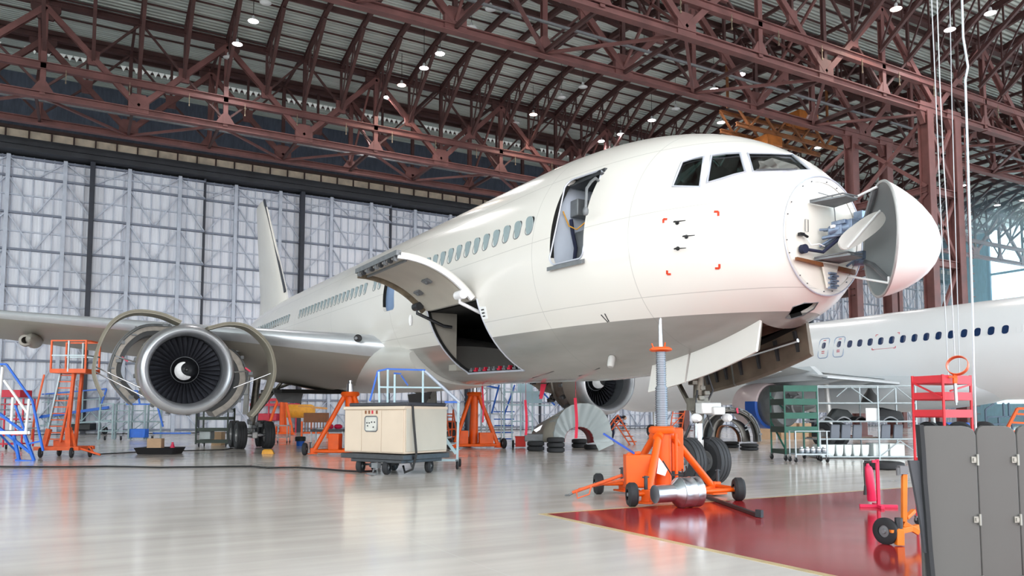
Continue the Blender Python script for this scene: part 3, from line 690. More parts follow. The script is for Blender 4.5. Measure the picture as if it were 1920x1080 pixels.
for j in range(3):
    q1, _ = on_skin(903 + j * 1.5, 581 + j * 6); q2, _ = on_skin(908 + j * 1.2, 580 + j * 6); MB().bar(q1 + n * .014, q2 + n * .014, .03, .006, up=n).build('placard_line', BLACK, plane, smooth=0)
p, n = on_skin(1148, 668); sc_ = MB(); sc_.lathe([(.0, 0), (.06, 0), (.08, .04), (.075, .2), (.06, .24), (0, .24)], p, n + Vector((-.2, -.2, -1.2)), 16); sc_.build('drain_mast', M('mast_grey', (188, 188, 186), .4, 0, .05, 4), plane)
# belly line marks
for a_, b2 in (((998, 709), (1038, 696)), ((1086, 705), (1124, 690)), ((1127, 590), (1140, 604)), ((1134, 588), (1142, 603))):
    p, n = on_skin(*a_); q, _ = on_skin(*b2); MB().bar(p + n * .003, q + n * .003, .025, .006, up=n).build('drip_strip', DARKSTEEL, plane, smooth=0)
# nose bulkhead with radar gear
BULK = M('bulkhead_cream_white', (238, 235, 226), .5, 0, .06, 1.2)
def bh(x, z, d=0):
    return Vector((x, 8.6 - PY - d, 4.43 + z))
yb_ = 8.6 - PY
bk = MB(); bk.loft([[fus(yb_ + .02, 2 * math.pi * k / 64, .02) + Vector((0, d, 0)) for k in range(64)] for d in (0, .05)]); bulk = bk.build('nose_bulkhead', BULK, plane)
rr_ = MB(); rr_.path([fus(yb_, 2 * math.pi * k / 64) + Vector((0, -.02, 0)) for k in range(64)], .013, 6, closed=True); rr_.build('rim', WFR, bulk)
for k in range(18):
    a = 2 * math.pi * (k + .3) / 18 + .06 * math.sin(3 * k); p = fus(yb_, a, .07)
    MB().tube(p + Vector((0, .02, 0)), p + Vector((0, -.015, 0)), .009, 8).build('fastener', DARKSTEEL, bulk)
# folding shelves, beam, radar drive, dish
BM = M('blue_grey_machinery', (126, 142, 166), .4, .5, .25, 9)
for x, z in ((-.05, .52), (.05, -.42)):
    s_ = MB(); s_.prism([bh(x - .3, z, .02), bh(x + .3, z, .02), bh(x + .26, z + .02, .5), bh(x - .1, z + .02, .55)], (0, 0, .03)); s_.path([bh(x - .3, z + .04, .02), bh(x - .1, z + .08, .5), bh(x + .25, z + .08, .5)], .015); s_.build('fold_shelf', GREYMET, bulk)
MB().prism([bh(-.72, -.42, .03), bh(.7, -.50, .03), bh(.7, -.58, .03), bh(-.72, -.47, .03)], (0, -.05, 0)).build('cross_beam', BROWN, bulk)
MB().prism([bh(-.12, -.44, .04), bh(.28, -.44, .04), bh(.12, -.86, .04), bh(.0, -.86, .04)], (0, -.04, 0)).build('bracket_plate', BULK, bulk)
g = MB()
for i in range(7): g.box(bh(.08 + .05 * (i % 2), -.62 - .04 * i, .1), (.16, .06, .03))
g.build('coil_block', BM, bulk)
g = MB()
for q in range(4):
    a = bh(-.12 + .1 * (q % 2), .02 + .28 * (q // 2) - .2, .02); g.tube(a, bh(.0, .05, .45), .022)
g.box(bh(-.02, .04, .3), (.18, .26, .16)); g.tube(bh(-.1, .05, .2), bh(.02, .08, .5), .08, 14); g.box(bh(.05, .1, .48), (.2, .2, .18)); g.tube(bh(-.16, -.06, .1), bh(.0, -.02, .5), .03); g.box(bh(-.06, .16, .36), (.08, .26, .07))
g.build('radar_drive', BM, bulk, bevel=.01)
g = MB(); dm = Matrix.Rotation(R(-30), 3, 'Z') @ Matrix.Rotation(R(34), 3, 'Y')
pl = [Vector((0.49 * math.copysign(abs(math.cos(a)) ** .7, math.cos(a)), 0, .155 * math.copysign(abs(math.sin(a)) ** .8, math.sin(a)))) for a in [2 * math.pi * k / 28 for k in range(28)]]
dm = Matrix.Rotation(R(-18), 3, 'Z') @ Matrix.Rotation(R(-35), 3, 'Y')
dc = bh(.13, .0, .62)
g.prism([dc + dm @ v for v in pl], dm @ Vector((0, -.03, 0))); g.build('radar_dish', M('radar_plate', (214, 214, 210), .4, .1, .05, 3), bulk)
MB().bar(dc + dm @ Vector((-.4, -.04, -.08)), dc + dm @ Vector((.45, -.04, .1)), .02, .02).build('dish_rib', PAPER, bulk)
g = MB(); g.path([bh(-.52, -.27, .06), bh(-.2, -.3, .15), bh(-.02, -.1, .3), bh(.0, .0, .35)], .028); g.tube(bh(-.55, -.27, .02), bh(-.55, -.27, .1), .075, 16); g.build('waveguide_hose', NAVY, bulk)
MB().path([bh(-.45, .04, .01), bh(-.38, .04, .01), bh(-.38, .24, .01), bh(-.45, .24, .01)], .006, 5, closed=True).build('placard_frame', DARKSTEEL, bulk)
MB().box(bh(-.58, -.03, .04), (.1, .06, .05)).tube(bh(-.52, -.03, .04), bh(-.44, -.06, .05), .022, 8).build('connector', BLACK, bulk)
MB().path([bh(-.45, -.08, .04), bh(-.42, -.2, .1), bh(-.3, -.18, .16), bh(-.15, -.2, .14)], .012).build('loose_hose', PAPER, bulk)
MB().path([bh(-.15, .72, .03), bh(.2, .7, .03), bh(.25, .45, .03), bh(.28, .1, .03)], .008).build('wire_run', GREYMET, bulk)
for k in range(5): MB().box(bh(-.14 + .06 * k, .1 - .05 * (k % 2), .3 + .06 * k), (.05, .07, .05)).build('drive_unit', STEEL if k % 2 else PAPER, bulk, bevel=.005)
for z in (.34, -.35):
    g = MB(); g.tube(bh(.72, z, .02), bh(.86, z, .12), .07, 12); g.box(bh(.8, z + .1, .1), (.1, .16, .14)); g.path([bh(.5, z - .1, .06), bh(.64, z, .1), bh(.8, z, .1)], .02); g.build('radome_hinge', BM, bulk)
# radome swung open
RC = Vector((10.95 - PX, 7.76 - PY, 4.27)); RA = R(51)
RM = Matrix.Rotation(RA, 3, 'Z')
prr = [(.90, 0), (.85, .12), (.785, .25), (.70, .39), (.595, .53), (.47, .66), (.335, .76), (.2, .825), (.09, .852), (.0, .86)]
ra = MB(); rings = [[RC + RM @ Vector((r * math.cos(2 * math.pi * k / 48) , -t, r * 1.03 * math.sin(2 * math.pi * k / 48) - .14 * t)) for k in range(48)] for r, t in prr[:-1]]
ra.loft(rings, cap=False); n0 = len(ra.v); ra.add([RC + RM @ Vector((0, -.86, -.12))], []); ra.f += [((len(prr) - 2) * 48 + k, (len(prr) - 2) * 48 + (k + 1) % 48, n0) for k in range(48)]
rado = ra.build('radome', M('radome_white', (242, 241, 238), .25, 0, .02, .5), plane, smooth=60)
ri = MB(); rings = [[RC + RM @ Vector((r * .965 * math.cos(2 * math.pi * k / 48), -t + .0 if t else 0.004, r * .995 * math.sin(2 * math.pi * k / 48) - .14 * t)) for k in range(48)] for r, t in [(.90, 0), (.87, .05), (.81, .17), (.73, .32), (.62, .47), (.5, .6), (.36, .7), (.2, .76), (.04, .78)]]
ri.loft(rings, cap=False); ri.build('radome_lining', M('radome_inner_grey', (138, 144, 146), .6, 0, .04, 2), rado, smooth=60)
MB().path([RC + RM @ Vector((.89 * math.cos(2 * math.pi * k / 48), 0.004, .91 * math.sin(2 * math.pi * k / 48))) for k in range(48)], .022, 6, closed=True).build('rim', M('radome_rim_grey', (170, 172, 172), .5, .2, .1, 5), rado)
rt = RC + RM @ Vector((0.1, .0, .88)); MB().tube(bh(.35, .58, .1), rt, .022, 8).build('hold_open_rod', PAPER, rado)
rb_ = RC + RM @ Vector((-.4, .0, -.76)); MB().tube(bh(.55, -.62, .06), rb_, .018, 8).tube(rb_, rb_ + Vector((0, 0, .1)), .02).build('hold_open_rod', PAPER, rado)
g = MB(); g.path([bh(.86, .3, .12), RC + RM @ Vector((.7, .0, .55)), RC + RM @ Vector((.2, .02, .87))], .05, 8).build('hinge_frame', GREYMET, rado); g = MB(); g.path([bh(.86, -.35, .12), RC + RM @ Vector((.62, -.05, -.3)), RC + RM @ Vector((.1, -.2, -.7))], .045, 8); g.build('hinge_frame', GREYMET, rado)
# nose gear doors
NGD = M('gear_door_white', (214, 213, 209), .35, 0, .03, 1)
NGI = M('gear_door_inner_soiled', (104, 94, 82), .55, .3, .35, 2.2)
def lower(y): return FB(y) + .02
def gdoor(x0, x1, ya, yb, mat, nm, inner=None, h=.56):
    ys2 = [ya + (yb - ya) * k / 8 for k in range(9)]
    zt = lambda y: fus(y, math.acos(max(-1, min(1, x0 / FW(y)))) * -1).z
    mb = MB(); t = .05
    rings = []
    for y in ys2:
        z = zt(y) + .02; rings.append([(x0 - t / 2, y, z), (x0 + t / 2, y, z), (x1 + t / 2, y, z - h), (x1 - t / 2, y, z - h)])
    mb.loft(rings); d = mb.build(nm, mat, plane, smooth=20)
    if inner:
        s_ = 1 if x0 < 0 else -1; mb = MB(); rings = []
        for y in ys2: 
            z = zt(y) + .02; rings.append([(x0 + s_ * t * .5, y, z), (x0 + s_ * (t * .5 + .02), y, z), (x1 + s_ * (t * .5 + .05), y, z - h + .04), (x1 + s_ * t * .5, y, z - h)])
        mb.loft(rings); mb.build('inner_skin', inner, d, smooth=20)
        for q in (1, 3, 5, 7): y = ys2[q]; z = zt(y); MB().bar((x0 + s_ * .08, y, z - .05), (x1 + s_ * .1, y, z - h * .7), .05, .06).build('rib', DARKSTEEL, d)
    return d
gdoor(-.55, -.66, -2.15, -.42, NGD, 'nose_gear_door', NGI); gdoor(-.55, -.66, -.36, .72, NGD, 'nose_gear_door', NGI)
gdoor(.55, .68, -2.2, -.38, NGI, 'nose_gear_door', NGI, .6); gdoor(.55, .68, -.34, .72, NGI, 'nose_gear_door', NGI, .6)
bb = MB(); bb.prism([(-.5, -2.1, 3.19), (-.5, .75, 2.87), (-.5, .75, 2.9), (-.5, -2.1, 3.22)], (1, 0, 0)).bx(-.5, .5, .72, .75, 2.45, 2.9).bx(-.5, .5, -2.12, -2.1, FB(-2.1) + .12, 3.2)
for x in (-.5, .47): bb.prism([(x, -2.1, FB(-2.1) + .14), (x, .75, FB(.75) + .18), (x, .75, 2.9), (x, -2.1, 3.22)], (.03, 0, 0))
bb.build('nose_gear_bay', M('bay_brown', (92, 72, 60), .7, 0, .3, 3), plane, smooth=0)
MB().tube((.42, -2.1, 2.78), (.42, -.2, 2.42), .035).build('bay_drive_rod', STEEL, plane)
MB().prism([p - HN * .24 for p, n in HP], HN * .02).build('hatch_interior', BLACK, plane, smooth=0)
MB().path([p for p, n in HP], .012, 5, closed=True).build('hatch_edge', GREYMET, plane)
# wheels
TYREM = M('tyre_rubber', (48, 50, 54), .7, 0, .12, 8, bump=.05)
HUBM = M('wheel_hub_grey', (168, 170, 172), .4, .5, .1, 8)
def tyre(rad, w, rim):
    h = w / 2; p = [(rim, -h * .75), (rim + .03, -h * .88), (rad * .80, -h), (rad * .93, -h * .85), (rad * .985, -h * .6)]
    for gk in (-.36, -.12, .12, .36): p += [(rad, (gk - .09) * w), (rad - .012, (gk - .07) * w), (rad - .012, (gk - .045) * w), (rad, (gk - .03) * w)]
    p += [(rad * .985, h * .6), (rad * .93, h * .85), (rad * .80, h), (rim + .03, h * .88), (rim, h * .75), (rim, -h * .75)]
    return p
def hubprof(rim, w):
    h = w / 2; return [(0, -h * .45), (rim * .3, -h * .5), (rim * .35, -h * .3), (rim * .85, -h * .35), (rim * .92, -h * .78), (rim + .005, -h * .8), (rim + .005, h * .8), (rim * .92, h * .78), (rim * .85, h * .35), (rim * .35, h * .3), (rim * .3, h * .5), (0, h * .45)]
def gear_wheel(parent, c, rad, w, rim, name='wheel'):
    t_ = MB().lathe(tyre(rad, w, rim), c, (1, 0, 0), 40).build(name, TYREM, parent, smooth=30)
    MB().lathe(hubprof(rim, w), c, (1, 0, 0), 28).build(name + '_hub', HUBM, parent, smooth=30)
    return t_
# nose gear
OLD = M('oily_gear_metal', (112, 108, 100), .4, .6, .25, 8)
LTG = M('light_gear_grey', (202, 204, 204), .35, .2, .06, 5)
ng = MB().tube((0, 0, 1.25), (0, -.05, 2.9), .11, 16).tube((0, .02, 1.3), (.0, 1.1, 2.75), .05).box((0, 0, 1.62), (.34, .3, .25)).build('nose_gear', OLD, plane)
MB().tube((0, 0, .5), (0, 0, 1.3), .085, 18).build('chrome_piston', STEEL, ng); MB().tube((0, 0, .45), (0, 0, .92), .105, 18).box((0, 0, .5), (.24, .2, .2)).build('axle_block', LTG, ng)
MB().tube((-.42, 0, .5), (.42, 0, .5), .06, 14).build('axle', STEEL, ng)
for x in (-.31, .31): gear_wheel(ng, (x, 0, .5), .47, .34, .2)
g = MB(); g.box((.0, -.28, 1.55), (.5, .2, .22)); g.box((.16, -.3, 1.5), (.3, .26, .16)); g.build('steering_box', LTG, ng, bevel=.02)
for x, z in ((-.3, 1.36), (.5, 1.36)): MB().lathe([(0, 0), (.07, 0), (.085, .03), (.085, .1), (.06, .16), (0, .17)], (x, -.2, z), (0, -1, 0), 16).build('taxi_lamp', PAPER, ng)
g = MB(); g.path([(-.12, .1, 1.2), (-.2, .2, .9), (-.05, .22, .62)], .03); g.path([(.1, -.1, 1.5), (.2, -.2, 1.1), (.14, -.1, .8)], .015); g.path([(-.12, -.1, 1.9), (-.22, -.16, 1.5), (-.1, -.1, 1.25)], .018); g.path([(.12, -.1, 2.3), (.2, -.2, 1.9), (.1, -.1, 1.6)], .02); g.build('torque_links', DARKSTEEL, ng)
g = MB()
for i in range(6): g.box((rnd.uniform(-.18, .18), rnd.uniform(-.15, .1), 1.75 + i * .1), (.14, .14, .1))
g.build('hydraulic_fittings', OLD, ng, bevel=.015)
# wings
LEM = M('leading_edge_metal', (204, 208, 214), .36, .6, .04, 3)
def airfoil(ch, th, n=16):
    x = [.5 * (1 - math.cos(math.pi * k / n)) for k in range(n + 1)]
    t_ = [5 * th * (.2969 * math.sqrt(q) - .126 * q - .3516 * q * q + .2843 * q ** 3 - .1036 * q ** 4) for q in x]
    up = [(q * ch, (a * 1.05 + .0) * ch) for q, a in zip(x, t_)]; lo = [(q * ch, -a * .95 * ch) for q, a in zip(x, t_)]
    return up + lo[-2:0:-1]
WINGM = M('wing_grey_paint', (156, 153, 145), .38, 0, .06, .6)
def wing(sx, secs, name='wing'):
    mb = MB(); rings = []
    for x, yle, z, ch, th in secs: rings.append([(sx * x, yle + a, z + b_ - .125 * a) for a, b_ in airfoil(ch, th)])
    mb.loft(rings); w = mb.build(name, WINGM, plane, smooth=50)
    mb = MB(); rings = []
    for x, yle, z, ch, th in secs:
        af = airfoil(ch, th); up = [q for q in af[:17] if q[0] < .11 * ch]; lo = [q for q in af[17:] if q[0] < .055 * ch]; pts = lo + up
        rings.append([(sx * (x), yle + a - .012, z + b_ * 1.03 - .125 * a) for a, b_ in pts])
    mb.loft(rings, cap=True); mb.build('leading_edge', LEM, w, smooth=50)
    return w
def zw(x): return 3.42 + (x - 2.0) * .092
def yw(x): return 12.6 + (x - 2.4) * .655
SECS = [(1.6, yw(1.6), zw(1.6), 10.6, .125), (2.7, yw(2.7), zw(2.7), 9.9, .125), (5, yw(5), zw(5), 8.3, .12), (8, yw(8), zw(8), 6.4, .115), (12, yw(12), zw(12), 5.1, .11), (18, yw(18), zw(18), 3.6, .105), (23.3, yw(23.3), zw(23.3), 2.3, .10)]
wg = wing(-1, SECS); wing(1, SECS[:5] + [(15.6, yw(15.6), zw(15.6), 4.2, .105)])
for x in (4.4, 12.4, 17.0):
    z = zw(x) - .65; y = yw(x) + .5 * np.interp(x, [2, 8, 23], [9.9, 6.4, 2.3]); MB().lathe([(0, -1.6), (.14, -1.3), (.26, -.5), (.3, .5), (.24, 1.6), (.1, 2.8), (0, 3.1)], (-x, y, z), (0, 1, .02), 16).build('flap_fairing', WINGM, wg)
# fuel vent scoop and small items under the wing
MB().lathe([(.12, 0), (.2, .02), (.22, .3), (.16, .6), (0, .7)], (-12.6, yw(12.6) + 1.5, zw(12.6) - .75), (0, 1, 0), 18).build('round_fairing', WINGM, wg)
# belly fairing
bf = MB(); rings = []
for k in range(25):
    t_ = k / 24; y = 10.3 + 17.2 * t_; e = math.sin(math.pi * t_) ** .45; w_ = 2.1 + .42 * e; d_ = .05 + .2 * e
    rings.append([(w_ * math.cos(2 * math.pi * q / 40), y, 3.05 + (1.05 * (.3 + .7 * e) if math.sin(2 * math.pi * q / 40) > 0 else (.9 - .02 + d_)) * math.sin(2 * math.pi * q / 40)) for q in range(40)])
bf.loft(rings); bff = bf.build('belly_fairing', M('fairing_grey', (200, 199, 195), .3, 0, .05, .6), plane, smooth=60)
ll = MB(); lp = Vector((-2.86, 13.0, 3.62))
for q in (-.13, .13): MB().lathe([(0, -.02), (.05, -.02), (.065, 0), (.065, .04)], lp + Vector((q * .5 - .1, -.30 + q * .15, .03)), (-.3, -1, 0), 16).build('landing_light', GREYMET, wg)
MB().lathe([(0, 0), (.12, .0), (.13, .06)], lp + Vector((-.08, -.27, .02)), (-.3, -1, 0), 18).build('light_recess', BLACK, wg)
# engines
LIPM = M('polished_inlet_lip', (196, 198, 204), .34, .8, .05, 3)
COWLG = M('nacelle_grey', (168, 164, 156), .4, 0, .06, 1)
BLADEM = M('fan_blade_dark', (70, 72, 80), .35, .7, .1, 6)
SPINM = M('spinner_black', (22, 23, 26), .3, 0, .1, 5)
CASEM = M('engine_case_metal', (128, 124, 118), .4, .6, .2, 5)
def engine(X, Y, Z):
    o = Vector((X, Y, Z)); A = (0, 1, .02)
    core = MB().lathe([(.5, 1.25), (.75, 1.6), (.78, 2.6), (.6, 2.9), (.55, 3.6), (.62, 4.2), (.5, 5.2), (.36, 5.6), (.36, 5.62), (.2, 6.2), (0, 6.6)], o, A, 32).build('engine', TANMET, plane)
    MB().lathe([(1.07, .52), (1.085, .34), (1.12, .16), (1.17, .05), (1.225, .0), (1.285, .02), (1.34, .1), (1.385, .24), (1.41, .45)], o, A, 64).build('inlet_lip', LIPM, core, smooth=60)
    MB().lathe([(1.412, .45), (1.43, .8), (1.43, 1.35), (1.38, 1.36), (1.2, 1.3)], o, A, 64).build('inlet_cowl', COWLG, core, smooth=40)
    MB().lathe([(1.07, .52), (1.09, .9), (1.12, 1.6), (1.3, 1.62), (1.3, .9), (1.2, .6)], o, A, 64).build('fan_duct', M('duct_liner_grey', (112, 116, 122), .4, .3, .08, 3), core, smooth=40)
    MB().lathe([(1.32, 1.34), (1.34, 1.4), (1.3, 1.5), (1.3, 2.3), (1.36, 2.34), (1.36, 2.42), (1.28, 2.44)], o, A, 56).build('fan_case', CASEM, core, smooth=30)
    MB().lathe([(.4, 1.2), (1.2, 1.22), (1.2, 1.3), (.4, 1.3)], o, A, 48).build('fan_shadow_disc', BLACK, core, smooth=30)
    for k in range(38):
        a = 2 * math.pi * k / 38; rings = []
        for r, tw, ch in ((.37, 25, .2), (.62, 42, .24), (.88, 56, .27), (1.075, 64, .28)):
            ca, sa = math.cos(a), math.sin(a); rad = Vector((ca, 0, sa)); tan = Vector((-sa, 0, ca)); d = tan * math.sin(R(tw)) + Vector((0, 1, 0)) * math.cos(R(tw)); nn = rad.cross(d).normalized()
            c_ = o + rad * r + Vector((0, 1.08, 0))
            rings.append([c_ - d * ch * .5, c_ + nn * .012, c_ + d * ch * .5, c_ - nn * .008])
        MB().loft(rings).build('fan_blade', BLADEM, core, smooth=60)
    sp_ = [(0.0, .42), (.06, .43), (.16, .5), (.28, .66), (.37, .85), (.415, 1.05)]
    MB().lathe(sp_[1:], o, A, 40).sphere(o + Vector((0, .44, .009)), .062, 12).build('spinner', SPINM, core, smooth=60)
    MB().lathe([(.405, .96), (.425, .98), (.425, 1.06), (.405, 1.08)], o, A, 40).build('spinner_ring', GREYMET, core)
    # white comma swirl painted on the spinner cone
    sw_ = MB(); gr = []
    for k in range(25):
        t_ = k / 24; a = R(98 + 205 * t_); wdt = .012 + .10 * math.sin(math.pi * t_) ** .7 * (.5 + .6 * t_); rm = .235 + .02 * t_; row = []
        for e in range(7):
            r = rm + wdt * (e / 3 - 1); yy = np.interp(r, [q[0] for q in sp_], [q[1] for q in sp_]) - .008; row.append(o + Vector((r * math.cos(a), yy, r * math.sin(a) + .02 * yy)))
        gr.append(row)
    sw_.loft(gr, cap=False, shut=False); sw_.build('spiral_mark', PAPER, core)
    # pipework round the fan case and core
    for q in range(7):
        a = R(20 + q * 23); r = 1.38
        MB().path([o + Vector((r * math.cos(a + .28 * t_), 1.5 + .18 * (q % 4) + .1 * math.sin(9 * t_), r * math.sin(a + .28 * t_))) for t_ in np.linspace(-2.2, 1.2, 12)], .02 + .008 * (q % 3), 6).build('pipe', STEEL if q % 2 else CASEM, core)
    for q in range(16):
        a = R(q * 22.5 + 8); MB().box(o + Vector((1.36 * math.cos(a), 1.5 + .22 * (q % 4), 1.36 * math.sin(a))), (.2, .26, .14), mat=Matrix.Rotation(-a, 3, 'Y')).build('accessory_box', GREYMET, core, bevel=.02)
    g = MB()
    for q in range(22):
        a = R(q * 16.4); y = 2.5 + .45 * (q % 6); r = .82; g.box(o + Vector((r * math.cos(a), y, r * math.sin(a))), (.16, .3, .18), mat=Matrix.Rotation(-a, 3, 'Y'))
    for q in range(8): a = R(q * 45); g.path([o + Vector((.85 * math.cos(a + t_), 2 + 1.6 * t_, .85 * math.sin(a + t_))) for t_ in np.linspace(0, 1.6, 8)], .035, 6)
    g.build('core_plumbing', DARKSTEEL, core)
    MB().prism([(X - .18, Y + 1.5, Z + 1.25), (X - .18, Y + 4, Z + .8), (X - .18, Y + 7.4, Z + 1.2), (X - .18, Y + 7.4, Z + 1.75), (X - .18, Y + 2.6, Z + 1.6)], (.36, 0, 0)).build('pylon', WINGM, core)
    return core
EZ = 2.82 - .3; EY = 25.6 - PY
engine(-7.9, EY, EZ)
es = engine(7.9, EY - .3, EZ)
# opened fan cowls, cowl half shells on hinges beside the near engine
PRG = M('cowl_inner_primer', (134, 130, 118), .5, .1, .12, 3)
def cowl(parent, pts, y0, y1, th, mat_o, mat_i, nm, inn):
    n = len(pts); nr = []
    for k in range(n):
        a, c_ = pts[max(k - 1, 0)], pts[min(k + 1, n - 1)]; dx, dz = c_[0] - a[0], c_[1] - a[1]; L = math.hypot(dx, dz); nr.append((dz / L, -dx / L))
    f = lambda off: [(p[0] + q[0] * off, p[1] + q[1] * off) for p, q in zip(pts, nr)]
    def sl(a, b_, ya, yb): return MB().loft([[(p[0], ya, p[1]), (p[0], yb, p[1]), (q[0], yb, q[1]), (q[0], ya, q[1])] for p, q in zip(f(a), f(b_))])
    c_ = sl(0, th * .6, y0, y1).build(nm, mat_o, parent, smooth=30)
    sl(th * .6, th, y0 + .03, y1 - .03).build(inn, mat_i, c_, smooth=30)
    return c_
eng1 = [c_ for c_ in plane.children if c_.name.startswith('engine')][0]
def loc_(pts, Y): return [(x - PX, z - .021 * (Y - PY)) for x, z in pts]
def spline(pts, n=30):
    P = [np.array(p) for p in pts]; P = [2 * P[0] - P[1]] + P + [2 * P[-1] - P[-2]]; out = []
    for q in np.linspace(0, len(pts) - 1.0001, n):
        i = int(q); t = q - i; a, b, c, d = P[i:i + 4]
        out.append(tuple(float(v) for v in .5 * (2 * b + (c - a) * t + (2 * a - 5 * b + 4 * c - d) * t * t + (3 * b - a - 3 * c + d) * t ** 3)))
    return out
ptsL = spline(loc_([(2.62, 4.42), (1.98, 4.66), (1.22, 4.68), (.64, 4.33), (.3, 3.65), (.15, 2.84), (.25, 2.35), (.43, 1.95)], 26.5))
ptsR = spline(loc_([(3.4, 4.28), (4.07, 4.47), (4.75, 4.36), (5.37, 3.8), (5.61, 3.0), (5.49, 2.28), (5.15, 1.65), (4.9, 1.33)], 26.5))
fo = 26.5 - PY
sc_ = lambda pts, Y: [((x + PX) * Y / 26.5 - PX, (z + .021 * (26.5 - PY) - CAMZ) * Y / 26.5 + CAMZ - .021 * (Y - PY)) for x, z in pts]
cl = cowl(eng1, sc_(ptsL, 25.9), fo - .6, fo + .5, -.10, PRIMER, PRG, 'fan_cowl_door', 'cowl_lining'); cr = cowl(eng1, sc_(ptsR, 25.5), fo - 1.0, fo - .15, .10, PRIMER, PRG, 'fan_cowl_door', 'cowl_lining')
for pa, pb in (((.2, 2.9), (1.5, 2.25)), ((.2, 2.75), (1.55, 2.0)), ((1.5, 3.0), (.75, 3.2))):
    a, b_ = loc_([pa, pb], 26.5); MB().tube((a[0], fo + .1, a[1]), (b_[0], fo - .3 if pa[0] < 1 else fo - .5, b_[1]), .022).build('hold_open_rod', STEEL, eng1)
for pa, pb in (((5.5, 2.85), (4.2, 2.3)), ((4.25, 2.85), (4.6, 2.85))):
    a, b_ = loc_([pa, pb], 26.5); MB().tube((a[0] - .2, fo - .6, a[1] - .06), (b_[0], fo - .3, b_[1]), .022).build('hold_open_rod', STEEL, eng1)
for (x, z) in ((.95, 3.2), (4.62, 2.98)):
    q, = loc_([(x, z)], 26.5); MB().bar((q[0], fo + .2, q[1]), (q[0] + .18, fo + .2, q[1] - .12), .1, .05).build('red_flag', PINKRED, eng1)
rl_ = spline(loc_([(2.4, 4.42), (1.54, 4.34), (.93, 3.81), (.65, 3.1), (.67, 2.59), (.95, 2.15), (1.3, 1.75)], 28)); fo2 = 28 - PY
rv = cowl(eng1, rl_, fo2 - .2, fo2 + 1.5, -.36, CASEM, M('reverser_dark_inner', (66, 68, 70), .5, .3, .15, 4), 'reverser_half', 'reverser_liner')
rr2 = spline(loc_([(3.3, 4.1), (4.0, 3.9), (4.6, 3.45), (4.86, 2.8), (4.75, 2.2), (4.4, 1.7), (3.9, 1.35)], 28))
rv2 = cowl(eng1, rr2, fo2 - .2, fo2 + 1.5, .36, CASEM, bpy.data.materials['reverser_dark_inner'], 'reverser_half', 'reverser_liner')
for par, pt in ((rv, rl_), (rv2, rr2)):
    g = MB()
    for k in range(2, len(pt), 2): g.box((pt[k][0] * (1 - .012 * (k % 3)), fo2 - .22, pt[k][1] * (1 - .02 * (k % 2))), (.05 + .05 * (k % 3), .1, .05 + .03 * (k % 4))); 
    g.path([(x, fo2 - .26, z) for x, z in pt], .02, 6); g.path([(x * .995, fo2 - .24, z * .99) for x, z in pt], .028, 6)
    g.build('reverser_plumbing', GREYMET, par)
# main landing gear (near side, then a copy on the far side)
def main_gear(X, Y):
    zc = -.021 * Y; W_ = .585
    mg = MB().tube((X, Y, 1.0 + zc), (X + (.25 if X < 0 else -.25), Y - .1, 3.4), .15, 18).tube((X, Y + .1, 1.2 + zc), (X + (1.6 if X < 0 else -1.6), Y - .1, 2.9), .07).tube((X + (.1 if X < 0 else -.1), Y, 2.2 + zc), (X + (2.1 if X < 0 else -2.1), Y + .4, 3.0 + zc), .07).build('main_gear', OLD, plane)
    MB().bar((X, Y - .85, W_ + zc), (X, Y + .85, W_ + zc), .22, .26).tube((X, Y, .6 + zc), (X, Y, 1.05 + zc), .12, 16).build('bogie_beam', LTG, mg, bevel=.03)
    for dy in (-.71, .71):
        MB().tube((X - .6, Y + dy, W_ + zc), (X + .6, Y + dy, W_ + zc), .07, 12).build('axle', STEEL, mg)
        for dx in (-.57, .57): gear_wheel(mg, (X + dx, Y + dy, W_ + zc), .585, .42, .27)
    g = MB()
    for q in range(8): g.box((X + rnd.uniform(-.25, .25), Y + rnd.uniform(-.7, .1), .75 + .06 * q + zc), (.18, .16, .14))
    g.path([(X - .2, Y - .2, 2.6 + zc), (X - .28, Y - .25, 1.8 + zc), (X - .1, Y - .4, 1.0 + zc)], .025); g.path([(X + .2, Y - .2, 2.6 + zc), (X + .24, Y - .25, 1.7 + zc), (X + .1, Y - .5, .9 + zc)], .025)
    g.build('brake_lines', GREYMET, mg, bevel=.02)
    MB().prism([(X - .3, Y - .6, 1.45 + zc), (X - .3, Y + .5, 1.45 + zc), (X - .25, Y + .4, 3.1 + zc), (X - .25, Y - .5, 3.1 + zc)], (.05, 0, 0)).build('gear_leg_door', WINGM, mg)
    s_ = 1 if X < 0 else -1
    MB().prism([(X + s_ * .6, Y - 1.0, 2.55 + zc), (X + s_ * 1.9, Y - 1.2, 2.4 + zc), (X + s_ * 1.8, Y - 1.2, 1.95 + zc), (X + s_ * .9, Y - 1.0, 2.0 + zc)], (0, .06, 0)).build('bay_door', M('bay_door_grey', (92, 94, 96), .5, .2, .15, 2), mg)
    return mg
main_gear(6.35 - PX, 34.7 - PY); main_gear(PX - 6.35, 34.7 - PY)
wb2 = MB(); wb2.bx(-3.6, -.5, 20.6, 25.0, 1.90, 2.05); wb2.build('wheel_well', M('wheel_well_dark', (26, 27, 28), .8, 0, .2, 3), plane, smooth=0)
def belly(X, Y):
    # height of the aircraft underside over a floor spot
    o = MPL @ Vector((X, Y, .3)); d = MPL.to_3x3() @ Vector((0, 0, 1)); best = 99
    for ch in plane.children:
        if ch.type == 'MESH' and ch.name.split('.')[0] in ('fuselage', 'belly_fairing', 'wing', 'wheel_well'):
            me = ch.data; h = BVHTree.FromPolygons([v.co for v in me.vertices], [p.vertices[:] for p in me.polygons]).ray_cast(o, d)
            if h[0] is not None: best = min(best, (MPL.inverted() @ h[0]).z)
    return best
